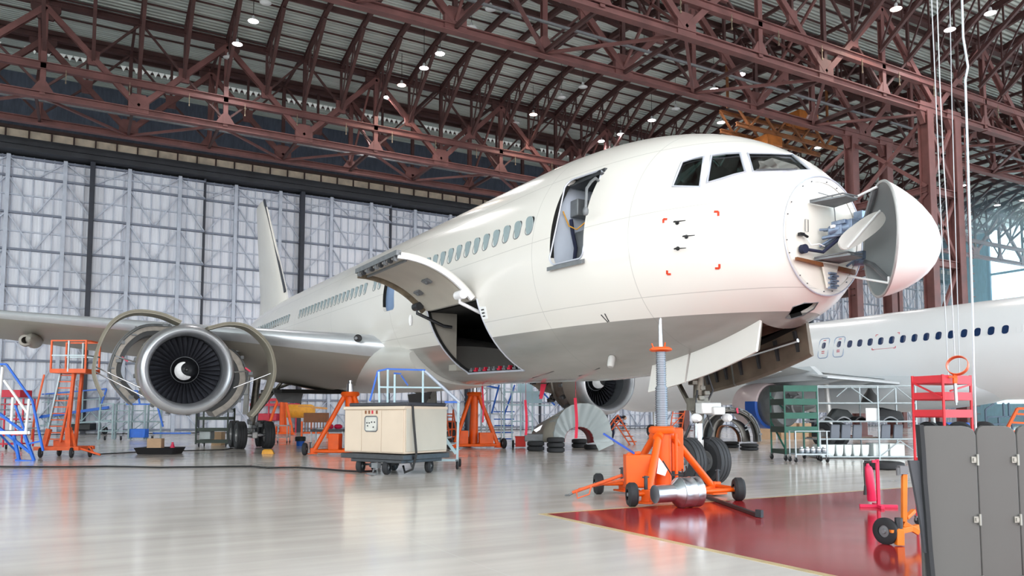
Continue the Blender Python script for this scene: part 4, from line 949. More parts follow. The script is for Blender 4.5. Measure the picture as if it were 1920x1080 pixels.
# fin and tailplane
fn = MB(); rings = []
for z, y0, ch, th in ((7.0, 35.9, 9.0, .1), (8.6, 37.0, 7.6, .1), (12, 40.2, 5.6, .095), (15.0, 43.2, 3.6, .09), (15.7, 44.2, 2.9, .09)):
    rings.append([(b_, y0 + a, z) for a, b_ in airfoil(ch, th, 10)])
fn.loft(rings); fin = fn.build('fin', M('fin_white', (226, 224, 219), .3, 0, .03, .6), plane, smooth=50)
MB().bar((-.03, 36.75, 8.3), (-.03, 44.1, 15.72), .12, .2).build('leading_edge', M('fin_leading_edge', (60, 66, 76), .4, .3, .1, 3), fin)
for s_ in (-1, 1):
    tp = MB(); rings = []
    for x, y0, z, ch in ((.8, 42.5, 6.2, 5.2), (4.5, 45.2, 6.6, 3.8), (9.2, 48.6, 7.1, 2.1)): rings.append([(s_ * x, y0 + a, z + b_) for a, b_ in airfoil(ch, .09, 10)])
    tp.loft(rings); tp.build('tailplane', WINGM, plane, smooth=50)
# ------------------------------------------------------------------ second airliner behind, tail towards the viewer
AX, AZ = 33.0, 4.12
a320 = thing('narrow_body_airliner', 'white narrow-body airliner in the right background, partly hidden by racks', 'airplane', (AX, 25, 0))
W2 = M('second_airliner_white', (236, 240, 244), .25, 0, .02, .4)
B2 = M('second_airliner_belly_grey', (206, 214, 220), .3, 0, .04, .6)
NAVYB = M('navy_window', (28, 52, 92), .2, 0, .1, 3)
BLUEL = M('livery_blue', (24, 84, 176), .3, 0, .05, 2); PINKL = M('livery_pale_pink', (222, 206, 208), .3, 0, .04, 2)
st2 = [(-20.5, .05, 3.2, 3.25, 3.15), (-20.2, .5, 3.25, 3.7, 2.7), (-19.4, 1.0, 3.35, 4.4, 2.2), (-18, 1.55, 3.6, 5.4, 1.8), (-16, 1.9, 3.9, 6.0, 1.62), (-13, 1.975, 4.05, 6.19, 1.66), (-8, 1.975, 4.12, 6.19, 2.03), (9, 1.975, 4.12, 6.19, 2.03), (13, 1.8, 4.3, 6.19, 2.6), (18, 1.0, 4.9, 6.1, 4.0), (21, .4, 5.3, 5.9, 4.8)]
gx = [q[0] for q in st2]; a3 = [pchip(gx, [q[i] for q in st2]) for i in (1, 2, 3, 4)]
mb = MB(); rings = []
for y in list(np.arange(-20.5, -14, .4)) + list(np.arange(-14, 21.01, 1)):
    w_, zm, zt, zb = [f(y) for f in a3]
    rings.append([(w_ * math.cos(2 * math.pi * k / 56), -y, zm + ((zt - zm) if math.sin(2 * math.pi * k / 56) > 0 else (zm - zb)) * math.sin(2 * math.pi * k / 56)) for k in range(56)])
mb.loft(rings); mb.build('fuselage', W2, a320, smooth=50)
def ax(y, z, off=.006):
    zm = 4.12; r = 2.07 if z > zm else 2.09; return Vector((-1.975 * math.sqrt(max(0, 1 - ((z - zm) / r) ** 2)) - off, y, z))
for k in range(0, 34):
    y = 23.55 - 25 - .534 * (k - 1)
    if y < -13: break
    if k == 0: continue
    f = MB().prism([ax(yy, zz, .0) for yy, zz in rrect(y - .125, y + .125, 4.56, 4.90, .1, 4)], (-.012, 0, 0)).build('cabin_window', NAVYB if k != 15 else W2, a320, smooth=0)
for k in range(12):
    y = 25.9 - 25 + .534 * k; MB().prism([ax(yy, zz, 0) for yy, zz in rrect(y - .125, y + .125, 4.56, 4.90, .1, 4)], (-.012, 0, 0)).build('cabin_window', NAVYB, a320, smooth=0)
OUTL = M('exit_outline_grey', (150, 168, 196), .4, 0, .05, 3)
for yc in (.0, -.86):
    e = MB(); e.path([ax(yy, zz) for yy, zz in rrect(yc - .28, yc + .28, 4.16, 5.12, .14, 4)], .022, 5, closed=True); e = e.build('overwing_exit', OUTL, a320)
    MB().prism([ax(yy, zz, 0) for yy, zz in rrect(yc - .1, yc + .1, 4.62, 4.92, .09, 4)], (-.014, 0, 0)).build('exit_window', NAVYB, e, smooth=0)
    for zz in (5.02, 4.48, 4.4): MB().bar(ax(yc - .08, zz), ax(yc + .08, zz), .01, .03).build('red_marking', REDP, e, smooth=0)
for (y, z, dy, dz) in ((-2.75, 5.04, 1, -1), (-3.9, 5.04, -1, -1), (-2.65, 4.36, 1, 1), (-3.8, 4.36, -1, 1)):
    MB().bar(ax(y, z), ax(y - .0 + .1 * -dy, z), .012, .025).bar(ax(y, z), ax(y, z + dz * .08), .012, .025).build('corner_mark', REDP, a320, smooth=0)
MB().bar(ax(-2.7, 4.37), ax(-3.75, 4.37), .01, .012).build('corner_mark', REDP, a320, smooth=0)
# wing-body fairing with rounded rear end, wing, flap fairings
fr = MB(); rings = []
for k in range(29):
    t_ = k / 28; y = 6.5 - 15 * t_; e = max(.02, math.sin(math.pi * min(1, .06 + t_ * .94)) ** .5)
    rings.append([(2.3 * e * math.cos(2 * math.pi * q / 32) if e < .6 else (1.75 + .55 * e) * math.cos(2 * math.pi * q / 32), y, 2.55 + 1.05 * e * math.sin(2 * math.pi * q / 32)) for q in range(32)])
fr.loft(rings); fr.build('wing_body_fairing', B2, a320, smooth=60)
wgm = MB(); rings = []
for x, yle, z, ch in ((1.0, 4.4, 2.95, 7.6), (2.2, 3.9, 3.02, 7.2), (6, 1.9, 3.3, 4.4), (10, .1, 3.65, 3.3), (15.5, -2.6, 4.1, 1.8)):
    rings.append([(-x, yle - a, z + b_) for a, b_ in airfoil(ch, .12, 10)])
wgm.loft(rings); w3 = wgm.build('wing', M('second_wing_grey', (206, 212, 214), .35, 0, .05, .8), a320, smooth=50)
for x, y, z in ((2.9, -2.2, 3.0), (5.2, -2.4, 3.05), (8.6, -2.3, 3.3)):
    MB().lathe([(0, 2.6), (.2, 2.0), (.3, 1.0), (.28, 0), (.16, -1.0), (.0, -1.7)], (-x, y + .6, z - .1), (0, 1, .03), 16).build('flap_track_fairing', B2, w3)
MB().prism([(-2.2, -2.9, 2.98), (-6.2, -2.6, 3.12), (-6.2, -3.6, 2.95), (-2.2, -4.1, 2.75)], (0, 0, .08)).build('flap', B2, w3)
o = Vector((27.25 - AX, -.1, 1.85)); AA = (0, -1, -.01)
nc = MB().lathe([(.80, -1.35), (.88, -1.45), (.97, -1.3), (1.04, -.7), (1.04, 0.0), (1.0, .1), (.92, .12)], o, AA, 40).build('engine_nacelle', PINKL, a320, smooth=50)
MB().lathe([(1.05, -.5), (1.055, -.2), (1.055, .1), (.94, .14)], o, AA, 40, R(190), R(370)).build('blue_livery_panel', BLUEL, nc, smooth=50)
MB().lathe([(.9, .1), (.94, .15), (.95, .9), (.88, 1.0), (.5, 1.08), (.44, 1.6), (.36, 1.62), (.26, 1.9), (.1, 2.4), (0, 2.5)], o, AA, 36).build('engine_core', M('core_grey', (112, 116, 118), .45, .4, .12, 5), nc, smooth=40)
for q in range(5): a = R(30 + 60 * q); MB().path([o + Vector((.52 * math.cos(a + .2 * t_), -1.05 - .12 * t_, .52 * math.sin(a + .2 * t_))) for t_ in range(5)], .03, 6).build('pipe', GREYMET, nc)
MB().prism([(o.x - .15, -3.2, 2.9), (o.x - .15, 1.2, 2.85), (o.x - .15, .6, 3.5), (o.x - .15, -2.5, 3.5)], (.3, 0, 0)).build('pylon', B2, nc)
mg2 = MB().tube((-3.8, -1.8, .55), (-3.8, -1.6, 2.9), .11).build('main_gear', LTG, a320)
for dx in (-.45, .45): gear_wheel(mg2, (-3.8 + dx, -1.8, .55), .55, .38, .25)
mg2 = MB().tube((3.8, -1.8, .55), (3.8, -1.6, 2.9), .11).build('main_gear', LTG, a320)
for dx in (-.45, .45): gear_wheel(mg2, (3.8 + dx, -1.8, .55), .55, .38, .25)
MB().bar((-1.25, 12.3, 2.16), (-1.25, 13.0, 2.16), .1, .14).build('service_hatch', NAVYB, a320, smooth=0)
mg2 = MB().tube((0, 15.0, .45), (0, 15.1, 2.4), .08).build('nose_gear', LTG, a320)
for dx in (-.25, .25): gear_wheel(mg2, (dx, 15.0, .4), .4, .24, .2)

# ------------------------------------------------------------------ lamps under the roof
ORD = 'first second third fourth fifth sixth seventh eighth ninth tenth eleventh twelfth thirteenth fourteenth fifteenth sixteenth seventeenth eighteenth nineteenth twentieth'.split()
LAMPS = [(475, 40, 1), (445, 83, 1), (428, 108, 0), (498, 5, 0), (825, 101, 1), (795, 128, 1), (753, 160, 2), (727, 183, 1), (920, 17, 0), (884, 52, 0), (1093, 163, 0), (1053, 183, 0), (1000, 215, 2), (967, 231, 0), (1267, 204, 0), (1222, 226, 1), (1164, 252, 1), (1127, 265, 1), (1680, 17, 2), (1857, 25, 1), (1781, 56, 1), (1389, 140, 1), (1339, 168, 1), (1478, 177, 0), (1352, 230, 1), (1614, 253, 1), (1534, 277, 1), (1767, 299, 1), (1806, 348, 1), (1765, 358, 1), (1805, 398, 1), (1870, 385, 1), (1918, 376, 2), (1208, 95, 0)]
SHADE = M('lamp_shade_pale', (206, 210, 214), .4, .2, .05, 5)
GLOW = EM('lamp_glow_white', (255, 246, 250), 9); GLOW2 = EM('lamp_glow_warm', (255, 214, 190), 7); OFFG = M('unlit_lamp_glass', (214, 220, 222), .2, 0, .03, 4)
dirp = lambda px, py: CM @ Vector(((px - 960) / FPX, (676 - py) / FPX, -1))
cnt = {0: 0, 1: 0}
roofz = lambda y: float(np.interp(y, [q[0] for q in sorted(prof)], [q[1] for q in sorted(prof)]))
nlit = sum(1 for l in LAMPS if l[2]); 
def lamp_mesh(kind):
    g = thing('pendant_lamp', '', 'lamp')
    MB().lathe([(.05, .36), (.09, .3), (.1, .16), (.14, .1), (.26, .04), (.34, 0.0), (.32, -.0), (.24, .03), (.1, .08)], (0, 0, 0), (0, 0, 1), 20).build('lamp_shade', SHADE, g)
    MB().lathe([(0, -.05), (.2, -.035), (.3, 0.005)], (0, 0, 0), (0, 0, 1), 20).build('lamp_bulb', (OFFG, GLOW, GLOW2)[kind], g)
    return g
protos = {}
for px, py, k in sorted(LAMPS):
    d = dirp(px, py); zl = 25.2
    if px > 1600 and py < 100: zl = 24.6
    t_ = (zl - CAMZ) / d.z; X, Y = d.x * t_, d.y * t_
    if Y > 63: t_ = 62 / d.y; X, Y, zl = d.x * t_, 62, CAMZ + d.z * t_
    if X > 106: t_ = 104 / d.x; X, Y, zl = 104, d.y * t_, CAMZ + d.z * t_
    lit = 1 if k else 0; cnt[lit] += 1
    lab = ('warm glowing' if k == 2 else 'glowing white') + ' bell lamp under the roof, %s lit one counting from the left' % nth(cnt[1]) if lit else 'unlit pale bell lamp under the roof, %s unlit one counting from the left' % nth(cnt[0])
    if k not in protos: g = protos[k] = lamp_mesh(k); g.location = (X, Y, zl); g['label'] = lab; g['group'] = 'bell lamps under the roof'
    else: g = dup(protos[k], (X, Y, zl), label=lab)
    for c_ in list(g.children):
        if c_.name.startswith(('lamp_cord', 'lamp_light')): bpy.data.objects.remove(c_)
    MB().tube((0, 0, .34), (0, 0, roofz(Y) - zl), .018, 6).build('lamp_cord', BLACK, g)
    if lit:
        ld = bpy.data.lights.new('lamp_light', 'SPOT'); ld.energy = 600; ld.spot_size = R(140); ld.spot_blend = .5; ld.shadow_soft_size = .3
        ld.color = (1, .95, .93) if k == 1 else (1, .82, .68)
        lo = bpy.data.objects.new('lamp_light', ld); COL.objects.link(lo); lo.parent = g; lo.location = (0, 0, -.12)
    protos[k] = g if False else protos[k]

# hanging cables at right
CABM = M('pale_cable', (196, 204, 212), .5, .1, .05, 3); CABB = M('blue_cable', (60, 130, 180), .5, 0, .05, 3)
def hang(label, pts, dep, m, r):
    P = []
    for px, py in pts:
        d = dirp(px, py); fwd = d.x * math.sin(YAW) + d.y * math.cos(YAW); P.append(Vector((0, 0, CAMZ)) + d * (dep / fwd))
    P.insert(0, Vector((P[0].x, P[0].y, roofz(P[0].y) - .02)))   # up to the roof sheet
    o = MB().path(P, r, 6).build('hanging_cable', m); tag(o, label, 'cable', 'cables hanging at right'); return o
hang('leftmost pale hanging cable of four at right', [(1744, -60), (1752, 120), (1758, 260), (1764, 400), (1771, 560), (1779, 722)], 21, CABM, .016)
hang('second pale hanging cable from left, looped at the ring clamp', [(1755, -60), (1762, 150), (1769, 300), (1778, 440), (1785, 560), (1790, 668)], 15, CABM, .012)
hang('third pale hanging cable, passing a lit lamp near the top', [(1780, -60), (1782, 60), (1785, 200), (1789, 340), (1793, 480), (1800, 722)], 23, CABM, .014)
hang('thick blue-white hanging cable, rightmost, running down behind the grey panels', [(1802, -60), (1806, 70), (1815, 125), (1810, 150), (1813, 240), (1818, 400), (1823, 560), (1826, 700), (1830, 815)], 10, CABM, .016)
# travelling crane parked under the far roof
cr = thing('travelling_crane', 'old orange travelling crane high under the roof behind the nose', 'crane', (0, 0, 0))
OCR = M('rusty_orange_crane_paint', (134, 84, 48), .65, 0, .45, 1.2)
cx0, cx1, cyA, cz = 41, 52, 40, 22.7
for dy in (0, 1.6):
    MB().ibar((cx0, cyA + dy, cz), (cx1, cyA + dy, cz), .2, .3, .04).build('crane_chord', OCR, cr, smooth=0); MB().ibar((cx0, cyA + dy, cz + 1.5), (cx1, cyA + dy, cz + 1.5), .2, .25, .04).build('crane_chord', OCR, cr, smooth=0)
    for k in range(8):
        x = cx0 + (cx1 - cx0) / 8 * k; z0, z1 = (cz, cz + 1.5) if k % 2 else (cz + 1.5, cz)
        MB().bar((x, cyA + dy, z0), (x + (cx1 - cx0) / 8, cyA + dy, z1), .14, .14).build('crane_lacing', OCR, cr, smooth=0)
HOR = M('hoist_orange', (176, 104, 40), .5, 0, .25, 2)
MB().box((49, cyA + .8, cz + 2.1), (2.2, 1.4, .9)).build('hoist_drum', HOR, cr, bevel=.05); MB().box((45, cyA + .8, cz - .5), (1.6, 1.6, .8)).build('hoist_trolley', HOR, cr, bevel=.05)
for x in (cx0, cx1): MB().bar((x, cyA + .8, cz + 1.5), (x, cyA + .8, roofz(cyA + .8)), .15, .15).build('crane_hanger', OCR, cr, smooth=0)
# ------------------------------------------------------------------ ground equipment
CW, SW = math.cos(YAW), math.sin(YAW)
def ground(px, py):
    d = dirp(px, py); t_ = -CAMZ / d.z; return Vector((d.x * t_, d.y * t_, 0))
class At:
    """a spot on the floor; L() gives points in its own frame: x along the wall-less view right, y away, z up"""
    def __init__(s, px, py, z=0):
        d = dirp(px, py); t_ = (z - CAMZ) / d.z; s.loc = Vector((d.x * t_, d.y * t_, z)); s.dep = s.loc.x * SW + s.loc.y * CW; s.xc = s.loc.x * CW - s.loc.y * SW; s.k = s.dep / 1440
    def L(s, a, b, d=0):
        D = s.dep + d; return Vector(((a - 960) / 1440 * D - s.xc, d, CAMZ + (779 - b) / 1440 * D - s.loc.z))
    def thing(s, name, label, cat, group=None): return thing(name, label, cat, s.loc, -YAW, group)
def caster(p, x, y, r=.07, w=.04, h=None):
    h = h or r * 2.2
    MB().lathe([(0, -w / 2), (r * .9, -w / 2), (r, -w / 4), (r, w / 4), (r * .9, w / 2), (0, w / 2)], (x, y, r), (1, .25, 0), 18).build('caster_wheel', RUBBER, p)
    MB().box((x, y, h), (w * 1.8, r * 1.3, .02)).bar((x - w * .7, y, r), (x - w * .7, y, h), .012, r * .6).bar((x + w * .7, y, r), (x + w * .7, y, h), .012, r * .6).build('caster_fork', GREYMET, p)
def wheel(p, c, r, w, axis=(1, 0, 0), name='wheel', hub=GREYMET):
    t_ = MB().lathe([(r * .45, -w / 2), (r * .85, -w / 2), (r, -w * .28), (r, w * .28), (r * .85, w / 2), (r * .45, w / 2)], c, axis, 26).build(name, RUBBER, p)
    MB().lathe([(0, -w * .5), (r * .15, -w * .52), (r * .2, -w * .35), (r * .46, -w * .3), (r * .46, w * .3), (r * .2, w * .35), (r * .15, w * .52), (0, w * .5)], c, axis, 20).build(name + '_hub', hub, p)

# --- front tripod jack
j = thing('tripod_jack', 'large orange wheeled tripod jack with threaded steel ram beside the nose wheels', 'aircraft jack', (8.49, 10.1, 0))
MB().tube((0, 0, .1), (0, 0, 1.14), .15, 24).lathe([(.15, .14), (.18, .14), (.18, .24), (.15, .24)], (0, 0, 0), (0, 0, 1), 24).build('jack_column', ORANGE, j, bevel=0)
MB().lathe([(.1, 1.1), (.2, 1.1), (.22, 1.13), (.22, 1.19), (.18, 1.22), (.1, 1.22)], (0, 0, 0), (0, 0, 1), 28).build('collar', ORANGE, j)
THR = M('threaded_steel', (128, 133, 142), .38, .75, .05, 6)
pr2 = []
z = 1.2
while z < 1.86: pr2 += [(.105, z), (.105, z + .018), (.092, z + .022), (.092, z + .034)]; z += .038
while z < 2.48: pr2 += [(.085, z), (.085, z + .018), (.073, z + .022), (.073, z + .034)]; z += .038
MB().lathe([(0, 1.19)] + pr2 + [(0, 2.5)], (0, 0, 0), (0, 0, 1), 28).build('threaded_ram', THR, j, smooth=20)
lr = MB().lathe([(.05, 2.47), (.16, 2.48), (.19, 2.5), (.19, 2.52), (.15, 2.55), (.05, 2.56)], (0, 0, 0), (0, 0, 1), 28)
for q in range(3): a = R(120 * q + 20); lr.tube((.12 * math.cos(a), .12 * math.sin(a), 2.54), (.15 * math.cos(a), .15 * math.sin(a), 2.62), .012)
lr.build('locking_ring', ORANGE, j)
MB().lathe([(.036, 2.5), (.034, 2.92), (.028, 2.95), (.028, 3.02), (.018, 3.05), (0, 3.06)], (0, 0, 0), (0, 0, 1), 16).build('jack_rod', STEEL, j)
FE = [(-.84, -.58), (1.3, .0), (.1, 1.3)]
def jack_frame(j, FE, top, r_leg, zt, name='leg', wheels=True, mat=ORANGE):
    for i, (x, y) in enumerate(FE):
        d = Vector((x, y, 0)).normalized()
        lg = MB().tube(d * .2 + Vector((0, 0, zt)), (x * .86, y * .86, .16), r_leg, 16).tube(d * .13 + Vector((0, 0, zt + .03)), d * .27 + Vector((0, 0, zt - .03)), r_leg * 1.25, 14).build(name, mat, j)
        MB().box((x * .9, y * .9, .05), (.34, .26, .03), math.atan2(y, x)).box((x * .9, y * .9, .15), (.16, .14, .2), math.atan2(y, x)).build('foot_pad', mat, j, bevel=.01)
        MB().tube((x * .95, y * .95, .2), (x * .95, y * .95, .46), .028).tube((x * .95 - .06, y * .95, .44), (x * .95 + .06, y * .95, .44), .012).build('levelling_screw', DARKSTEEL, j)
        x2, y2 = FE[(i + 1) % 3]; MB().tube((x * .9, y * .9, .14), (x2 * .9, y2 * .9, .14), r_leg * .7, 12).build('base_tube', mat, j)
jack_frame(j, FE, 1.1, .062, 1.06)
for (x, y), ax_ in zip([(-.98, -.66), (1.28, -.95), (.0, 1.42)], ((1, .35, 0), (.6, 1, 0), (1, .3, 0))):
    pass
wheel(j, (-1.07, -.55, .185), .185, .15, (1, -.5, 0)); wheel(j, (.98, -.74, .19), .19, .16, (1, -.6, 0)); wheel(j, (-.42, 1.25, .185), .185, .15, (1, -.5, 0))
for a, b_ in (((-.75, -.52, .18), (-1.05, -.54, .18)), ((1.15, -.05, .18), (.98, -.72, .19)), ((-.7, -.55, .16), (.95, -.7, .18)), ((.0, 1.1, .18), (-.42, 1.24, .18))): MB().tube(a, b_, .035).build('wheel_arm', ORANGE, j)
cfl = Matrix.Rotation(-YAW, 3, 'Z')
MB().box((-.5, .0, .50), (.46, .34, .52), -YAW).tube((-.7, .05, .76), (-.5, -.05, .79), .03).build('pump_tank', ORANGE, j, bevel=.015)
MB().box((.36, .06, .82), (.2, .22, .72), -YAW).build('control_cabinet', ORANGE, j, bevel=.012)
MB().tube((.13, -.2, .1), (.13, -.2, 1.1), .028).build('guide_tube', ORANGE, j)
MB().path([(-.2, -.25, .66), (-.05, -.3, .42), (.15, -.32, .44), (.3, -.15, .5)], .012).path([(.2, -.25, .3), (.26, -.3, .5), (.34, -.2, .55)], .012).build('hydraulic_hose', BLACK, j)
MB().prism([(-.26, -.22, .70), (-.12, -.27, .52), (-.2, -.3, .42), (-.32, -.24, .46)], (.02, .02, .01)).build('hanging_tag', PAPER, j)
MB().bar((-.62, -.05, .78), (-.95, .35, 1.1), .03, .03).build('pump_handle', M('blue_handle', (24, 70, 170), .4, 0, .1, 4), j)
tb = MB(); P0 = Vector((-.85, .1, .40)); P1 = Vector((-1.28, 1.15 - .0, .08))
e1 = ground(1063, 934) - Vector((8.49, 10.1, 0)); e1.z = .05
tb.tube((-.75, .12, .42), e1 + Vector((.12, .0, .04)), .028); tb.tube((-.8, .02, .36), e1 + Vector((.3, .08, .08)), .02)
m_ = (Vector((-.75, .12, .42)) + e1) / 2; tb.path([m_ + Vector((-.05, 0, 0)), m_ + Vector((-.1, 0, -.14)), m_ + Vector((-.3, .05, -.2)), m_ + Vector((-.32, .05, -.08))], .012)
tbo = tb.build('tow_bar', ORANGE_OLD, j); MB().lathe([(.03, -.012), (.045, 0), (.03, .012), (.02, 0), (.03, -.012)], e1, (0, 0, 1), 16).tube(e1 + Vector((.04, 0, 0)), e1 + Vector((.16, 0, .05)), .02).build('tow_eye', GREYMET, tbo)
# --- silver funnel drum lying in front of the jack
A_ = At(1290, 952); f = thing('metal_drum', 'silver sheet-metal drum with a narrow neck lying in front of the jack', 'drum', A_.loc)
ad = Vector((.93, .0, 0)); ad = Vector((CW * .9 + SW * .35, -SW * .9 + CW * .35, .02)).normalized()
MB().lathe([(0, -.15), (.19, -.15), (.205, -.14), (.205, -.1), (.2, -.09), (.2, .03), (.206, .04), (.2, .05), (.2, .13), (.205, .15), (0, .15)], (0, 0, .207), ad, 36).build('drum_body', SATIN, f)
MB().lathe([(.2, -.15), (.115, -.24), (.115, -.5), (.12, -.51), (.0, -.51)], (0, 0, .207) - ad * 0 if False else Vector((0, 0, .207)), ad, 30).build('neck', SATIN, f)
f.scale = (1.14, 1.14, 1.14)
a_, b_ = ground(1318, 932), ground(1424, 971)
o = MB().bar(a_ + Vector((0, 0, .03)), b_ + Vector((0, 0, .03)), .05, .045).box(b_ + Vector((0, 0, .06)), (.05, .1, .1)).build('pry_bar', DARKSTEEL); tag(o, 'long dark steel bar lying on the red floor beside the drum', 'bar')

# --- ground power cart
A_ = At(755, 893); g = thing('ground_power_cart', 'cream ground power cart on black rubber wheels with control window', 'power cart', A_.loc, -YAW - R(36))
bw, bd = 2.05, 1.5; x0 = -2.12; z0, z1 = .50, 1.62
body = MB().bx(x0, x0 + bw, .12, .12 + bd, z0, z1).build('cabinet', BEIGE, g, bevel=.015)
for i, (xa, xb) in enumerate(((x0 + .02, x0 + .62), (x0 + .62, x0 + 1.3), (x0 + 1.3, x0 + bw - .02))):
    dd = MB().bx(xa + .006, xb - .006, .10, .125, z0 + .03, z1 - .1).build('front_panel', BEIGE, g, bevel=.006)
MB().bx(x0 + bw - .005, x0 + bw + .025, .16, .1 + bd, z0 + .05, z1 - .06).build('side_door', M('side_door_cream', (184, 178, 166), .5, 0, .03, 2), g, bevel=.01)
MB().bx(x0 - .02, x0 + bw + .02, .08, .14 + bd, z1 - .08, z1).build('lid', BEIGE, g, bevel=.015)
tp = MB(); tp.bx(x0 + .05, x0 + bw, .2, .1 + bd, z1, z1 + .09); tp.build('tarpaulin', M('black_tarp', (52, 54, 62), .6, 0, .2, 4, bump=.4), g, bevel=.03)
MB().bx(x0 - .02, x0 + bw + .06, .02, bd + .16, z0 - .14, z0 - .02).bx(x0 + .3, x0 + bw - .05, .06, bd, z0 - .22, z0 - .14).build('chassis_tray', DARKSTEEL, g, bevel=.01)
fw_ = MB(); n = 6; fw_.path([(x0 + .75 + .42 * q, .092, 1.02 + .36 * w_) for q, w_ in ((.1, 0), (.9, 0), (1, .1), (1, .9), (.9, 1), (.1, 1), (0, .9), (0, .1))], .016, 6, closed=True); fwo = fw_.build('gauge_window', GREYMET, g)
MB().bx(x0 + .76, x0 + 1.16, .094, .1, 1.03, 1.37).build('gauge_plate', M('gauge_plate_grey', (196, 196, 190), .4, 0, .1, 6), fwo)
for qx, qz in ((.82, 1.22), (.84, 1.15), (.9, 1.22), (.98, 1.24), (1.08, 1.24), (1.04, 1.12)): MB().tube((x0 + qx, .094, qz), (x0 + qx, .082, qz), .018, 10).build('gauge', DARKSTEEL, fwo)
for qx in (.74, .86, .97, 1.12): MB().bx(x0 + qx, x0 + qx + .055, .09, .1, 1.44, 1.52).build('switch', REDP if qx == .97 else BROWN, g)
for (x, y) in ((x0 + .5, .2), (x0 + 1.45, .15), (x0 + .6, 1.25), (x0 + bw - .2, 1.2)): wheel(g, (x, y, .17), .17, .13, (.9, .35, 0))
MB().bar((x0 + .4, .25, .2), (x0 + 1.5, .5, .22), .05, .05).bar((x0 + .42, .2, .17), (x0 + .6, .3, .36), .05, .05).bar((x0 + 1.0, .05, .17), (x0 + 1.0, .15, .36), .05, .05).bar((x0 + bw - .15, .55, .17), (x0 + bw - .2, .5, .36), .05, .05).build('axle_frame', DARKSTEEL, g)
MB().path([(x0 + 1.2, .1, .3), (x0 + 1.32, -.15, .12), (x0 + 1.44, -.3, .05), (x0 + 1.25, -.33, .04), (x0 + 1.38, -.36, .04), (x0 + 1.55, -.28, .04)], .022).box((x0 + 1.3, -.05, .22), (.2, .12, .12)).build('tow_hitch', GREYMET, g)
MB().path([(x0 + bw + .03, .35, z1 + .02), (x0 + bw + .08, .35, 1.2), (x0 + bw + .12, .4, .5), (x0 + bw + .05, .35, .14), (x0 + bw - .15, .3, .06), (x0 + bw - .3, .4, .2)], .028).build('output_cable', BLACK, g)

# --- floor cables
def cable(label, pts, r=.022):
    P = [ground(*p) + Vector((0, 0, r)) for p in pts]; Q = []
    for i in range(len(P) - 1):
        for t_ in range(6): Q.append(P[i].lerp(P[i + 1], t_ / 6) + Vector((0, .02 * math.sin(i * 6 + t_), 0)))
    o = MB().path(Q + [P[-1]], r, 6).build('floor_cable', BLACK); tag(o, label, 'cable', 'black cables on the floor')
cable('long black cable across the floor to the cream power cart', [(-60, 876), (40, 877), (130, 877), (200, 876), (300, 878), (380, 877), (470, 876), (500, 879), (560, 878), (640, 884), (672, 886), (706, 885)], .026)
cable('thin black hose on the floor behind the black drip tray', [(175, 853), (230, 850), (262, 848), (340, 846), (420, 844), (436, 841)], .02)

# --- drip tray and what is on it
A_ = At(300, 851); tr = MB(); w_, d_ = .62, .42
tr.loft([[(-w_, -d_, 0), (w_, -d_, 0), (w_, d_, 0), (-w_, d_, 0)], [(-w_ - .1, -d_ - .1, .24), (w_ + .1, -d_ - .1, .24), (w_ + .1, d_ + .1, .24), (-w_ - .1, d_ + .1, .24)], [(-w_ - .07, -d_ - .07, .24), (w_ + .07, -d_ - .07, .24), (w_ + .07, d_ + .07, .24), (-w_ - .07, d_ + .07, .24)], [(-w_ + .03, -d_ + .03, .03), (w_ - .03, -d_ + .03, .03), (w_ - .03, d_ - .03, .03), (-w_ + .03, d_ - .03, .03)]])
o = tr.build('drip_tray', BLACK); o.location = A_.loc; o.rotation_euler = (0, 0, -YAW); tag(o, 'wide black drip tray on the floor under the near engine', 'tray')
o = MB().box((0, 0, .28), (.5, .36, .5)).build('wooden_box', TAN, bevel=.01); o.location = A_.loc + Vector((-.15, .05, .034)); o.rotation_euler = (0, 0, -.4); tag(o, 'tan wooden box standing in the black drip tray', 'box')
o = MB().lathe([(0, 0), (.07, 0), (.075, .12), (.05, .2), (.03, .26), (.03, .3), (0, .3)], (0, 0, 0), (0, 0, 1), 14).build('oil_can', PINKRED); o.location = A_.loc + Vector((.40, -.12, .034)); o.scale = (1.3, 1.3, 1.3); tag(o, 'crimson oil can at the right end of the black drip tray', 'can')

# --- blue and white stairs at the left edge
A_ = At(45, 864); s_ = A_.thing('access_stairs', 'blue and white access stairs cut off by the left edge', 'stairs'); Lq = A_.L
def bars(nm, mat, segs, th, parent, d=0):
    for a, b_, c_, e_, *dd in segs:
        d0, d1 = (dd + [d, d])[:2] if len(dd) == 2 else (d, d)
        MB().bar(Lq(a, b_, d0), Lq(c_, e_, d1), th, th).build(nm, mat, parent, smooth=0)
W3 = .9
for dd in (0, W3):
    bars('stair_stringer', BLUE, [(-45, 742, 52, 812, dd, dd), (-40, 770, 62, 848, dd, dd), (50, 815, 70, 863, dd, dd), (30, 816, 42, 862, dd, dd)], .075, s_)
    bars('handrail', BLUE, [(10, 683, 62, 752, dd, dd), (62, 752, 86, 845, dd, dd), (-40, 683, 10, 683, dd, dd)], .055, s_)
    bars('rail_post', WHITEP, [(3, 688, -1, 770, dd, dd), (25, 745, 24, 806, dd, dd), (56, 748, 52, 811, dd, dd), (7, 713, 54, 775, dd, dd)], .06, s_)
bars('deck_edge', WHITEP, [(-40, 811, 56, 811, 0, 0), (56, 811, 56, 811.5, 0, W3)], .1, s_)
bars('cross_brace', BLUE, [(30, 760, 52, 812, 0, 0), (-30, 780, 40, 850, 0, W3), (56, 832, 80, 827, 0, 0), (36, 862, 70, 864, 0, 0), (36, 862, 36, 861, 0, W3), (70, 864, 70, 863, 0, W3)], .05, s_)
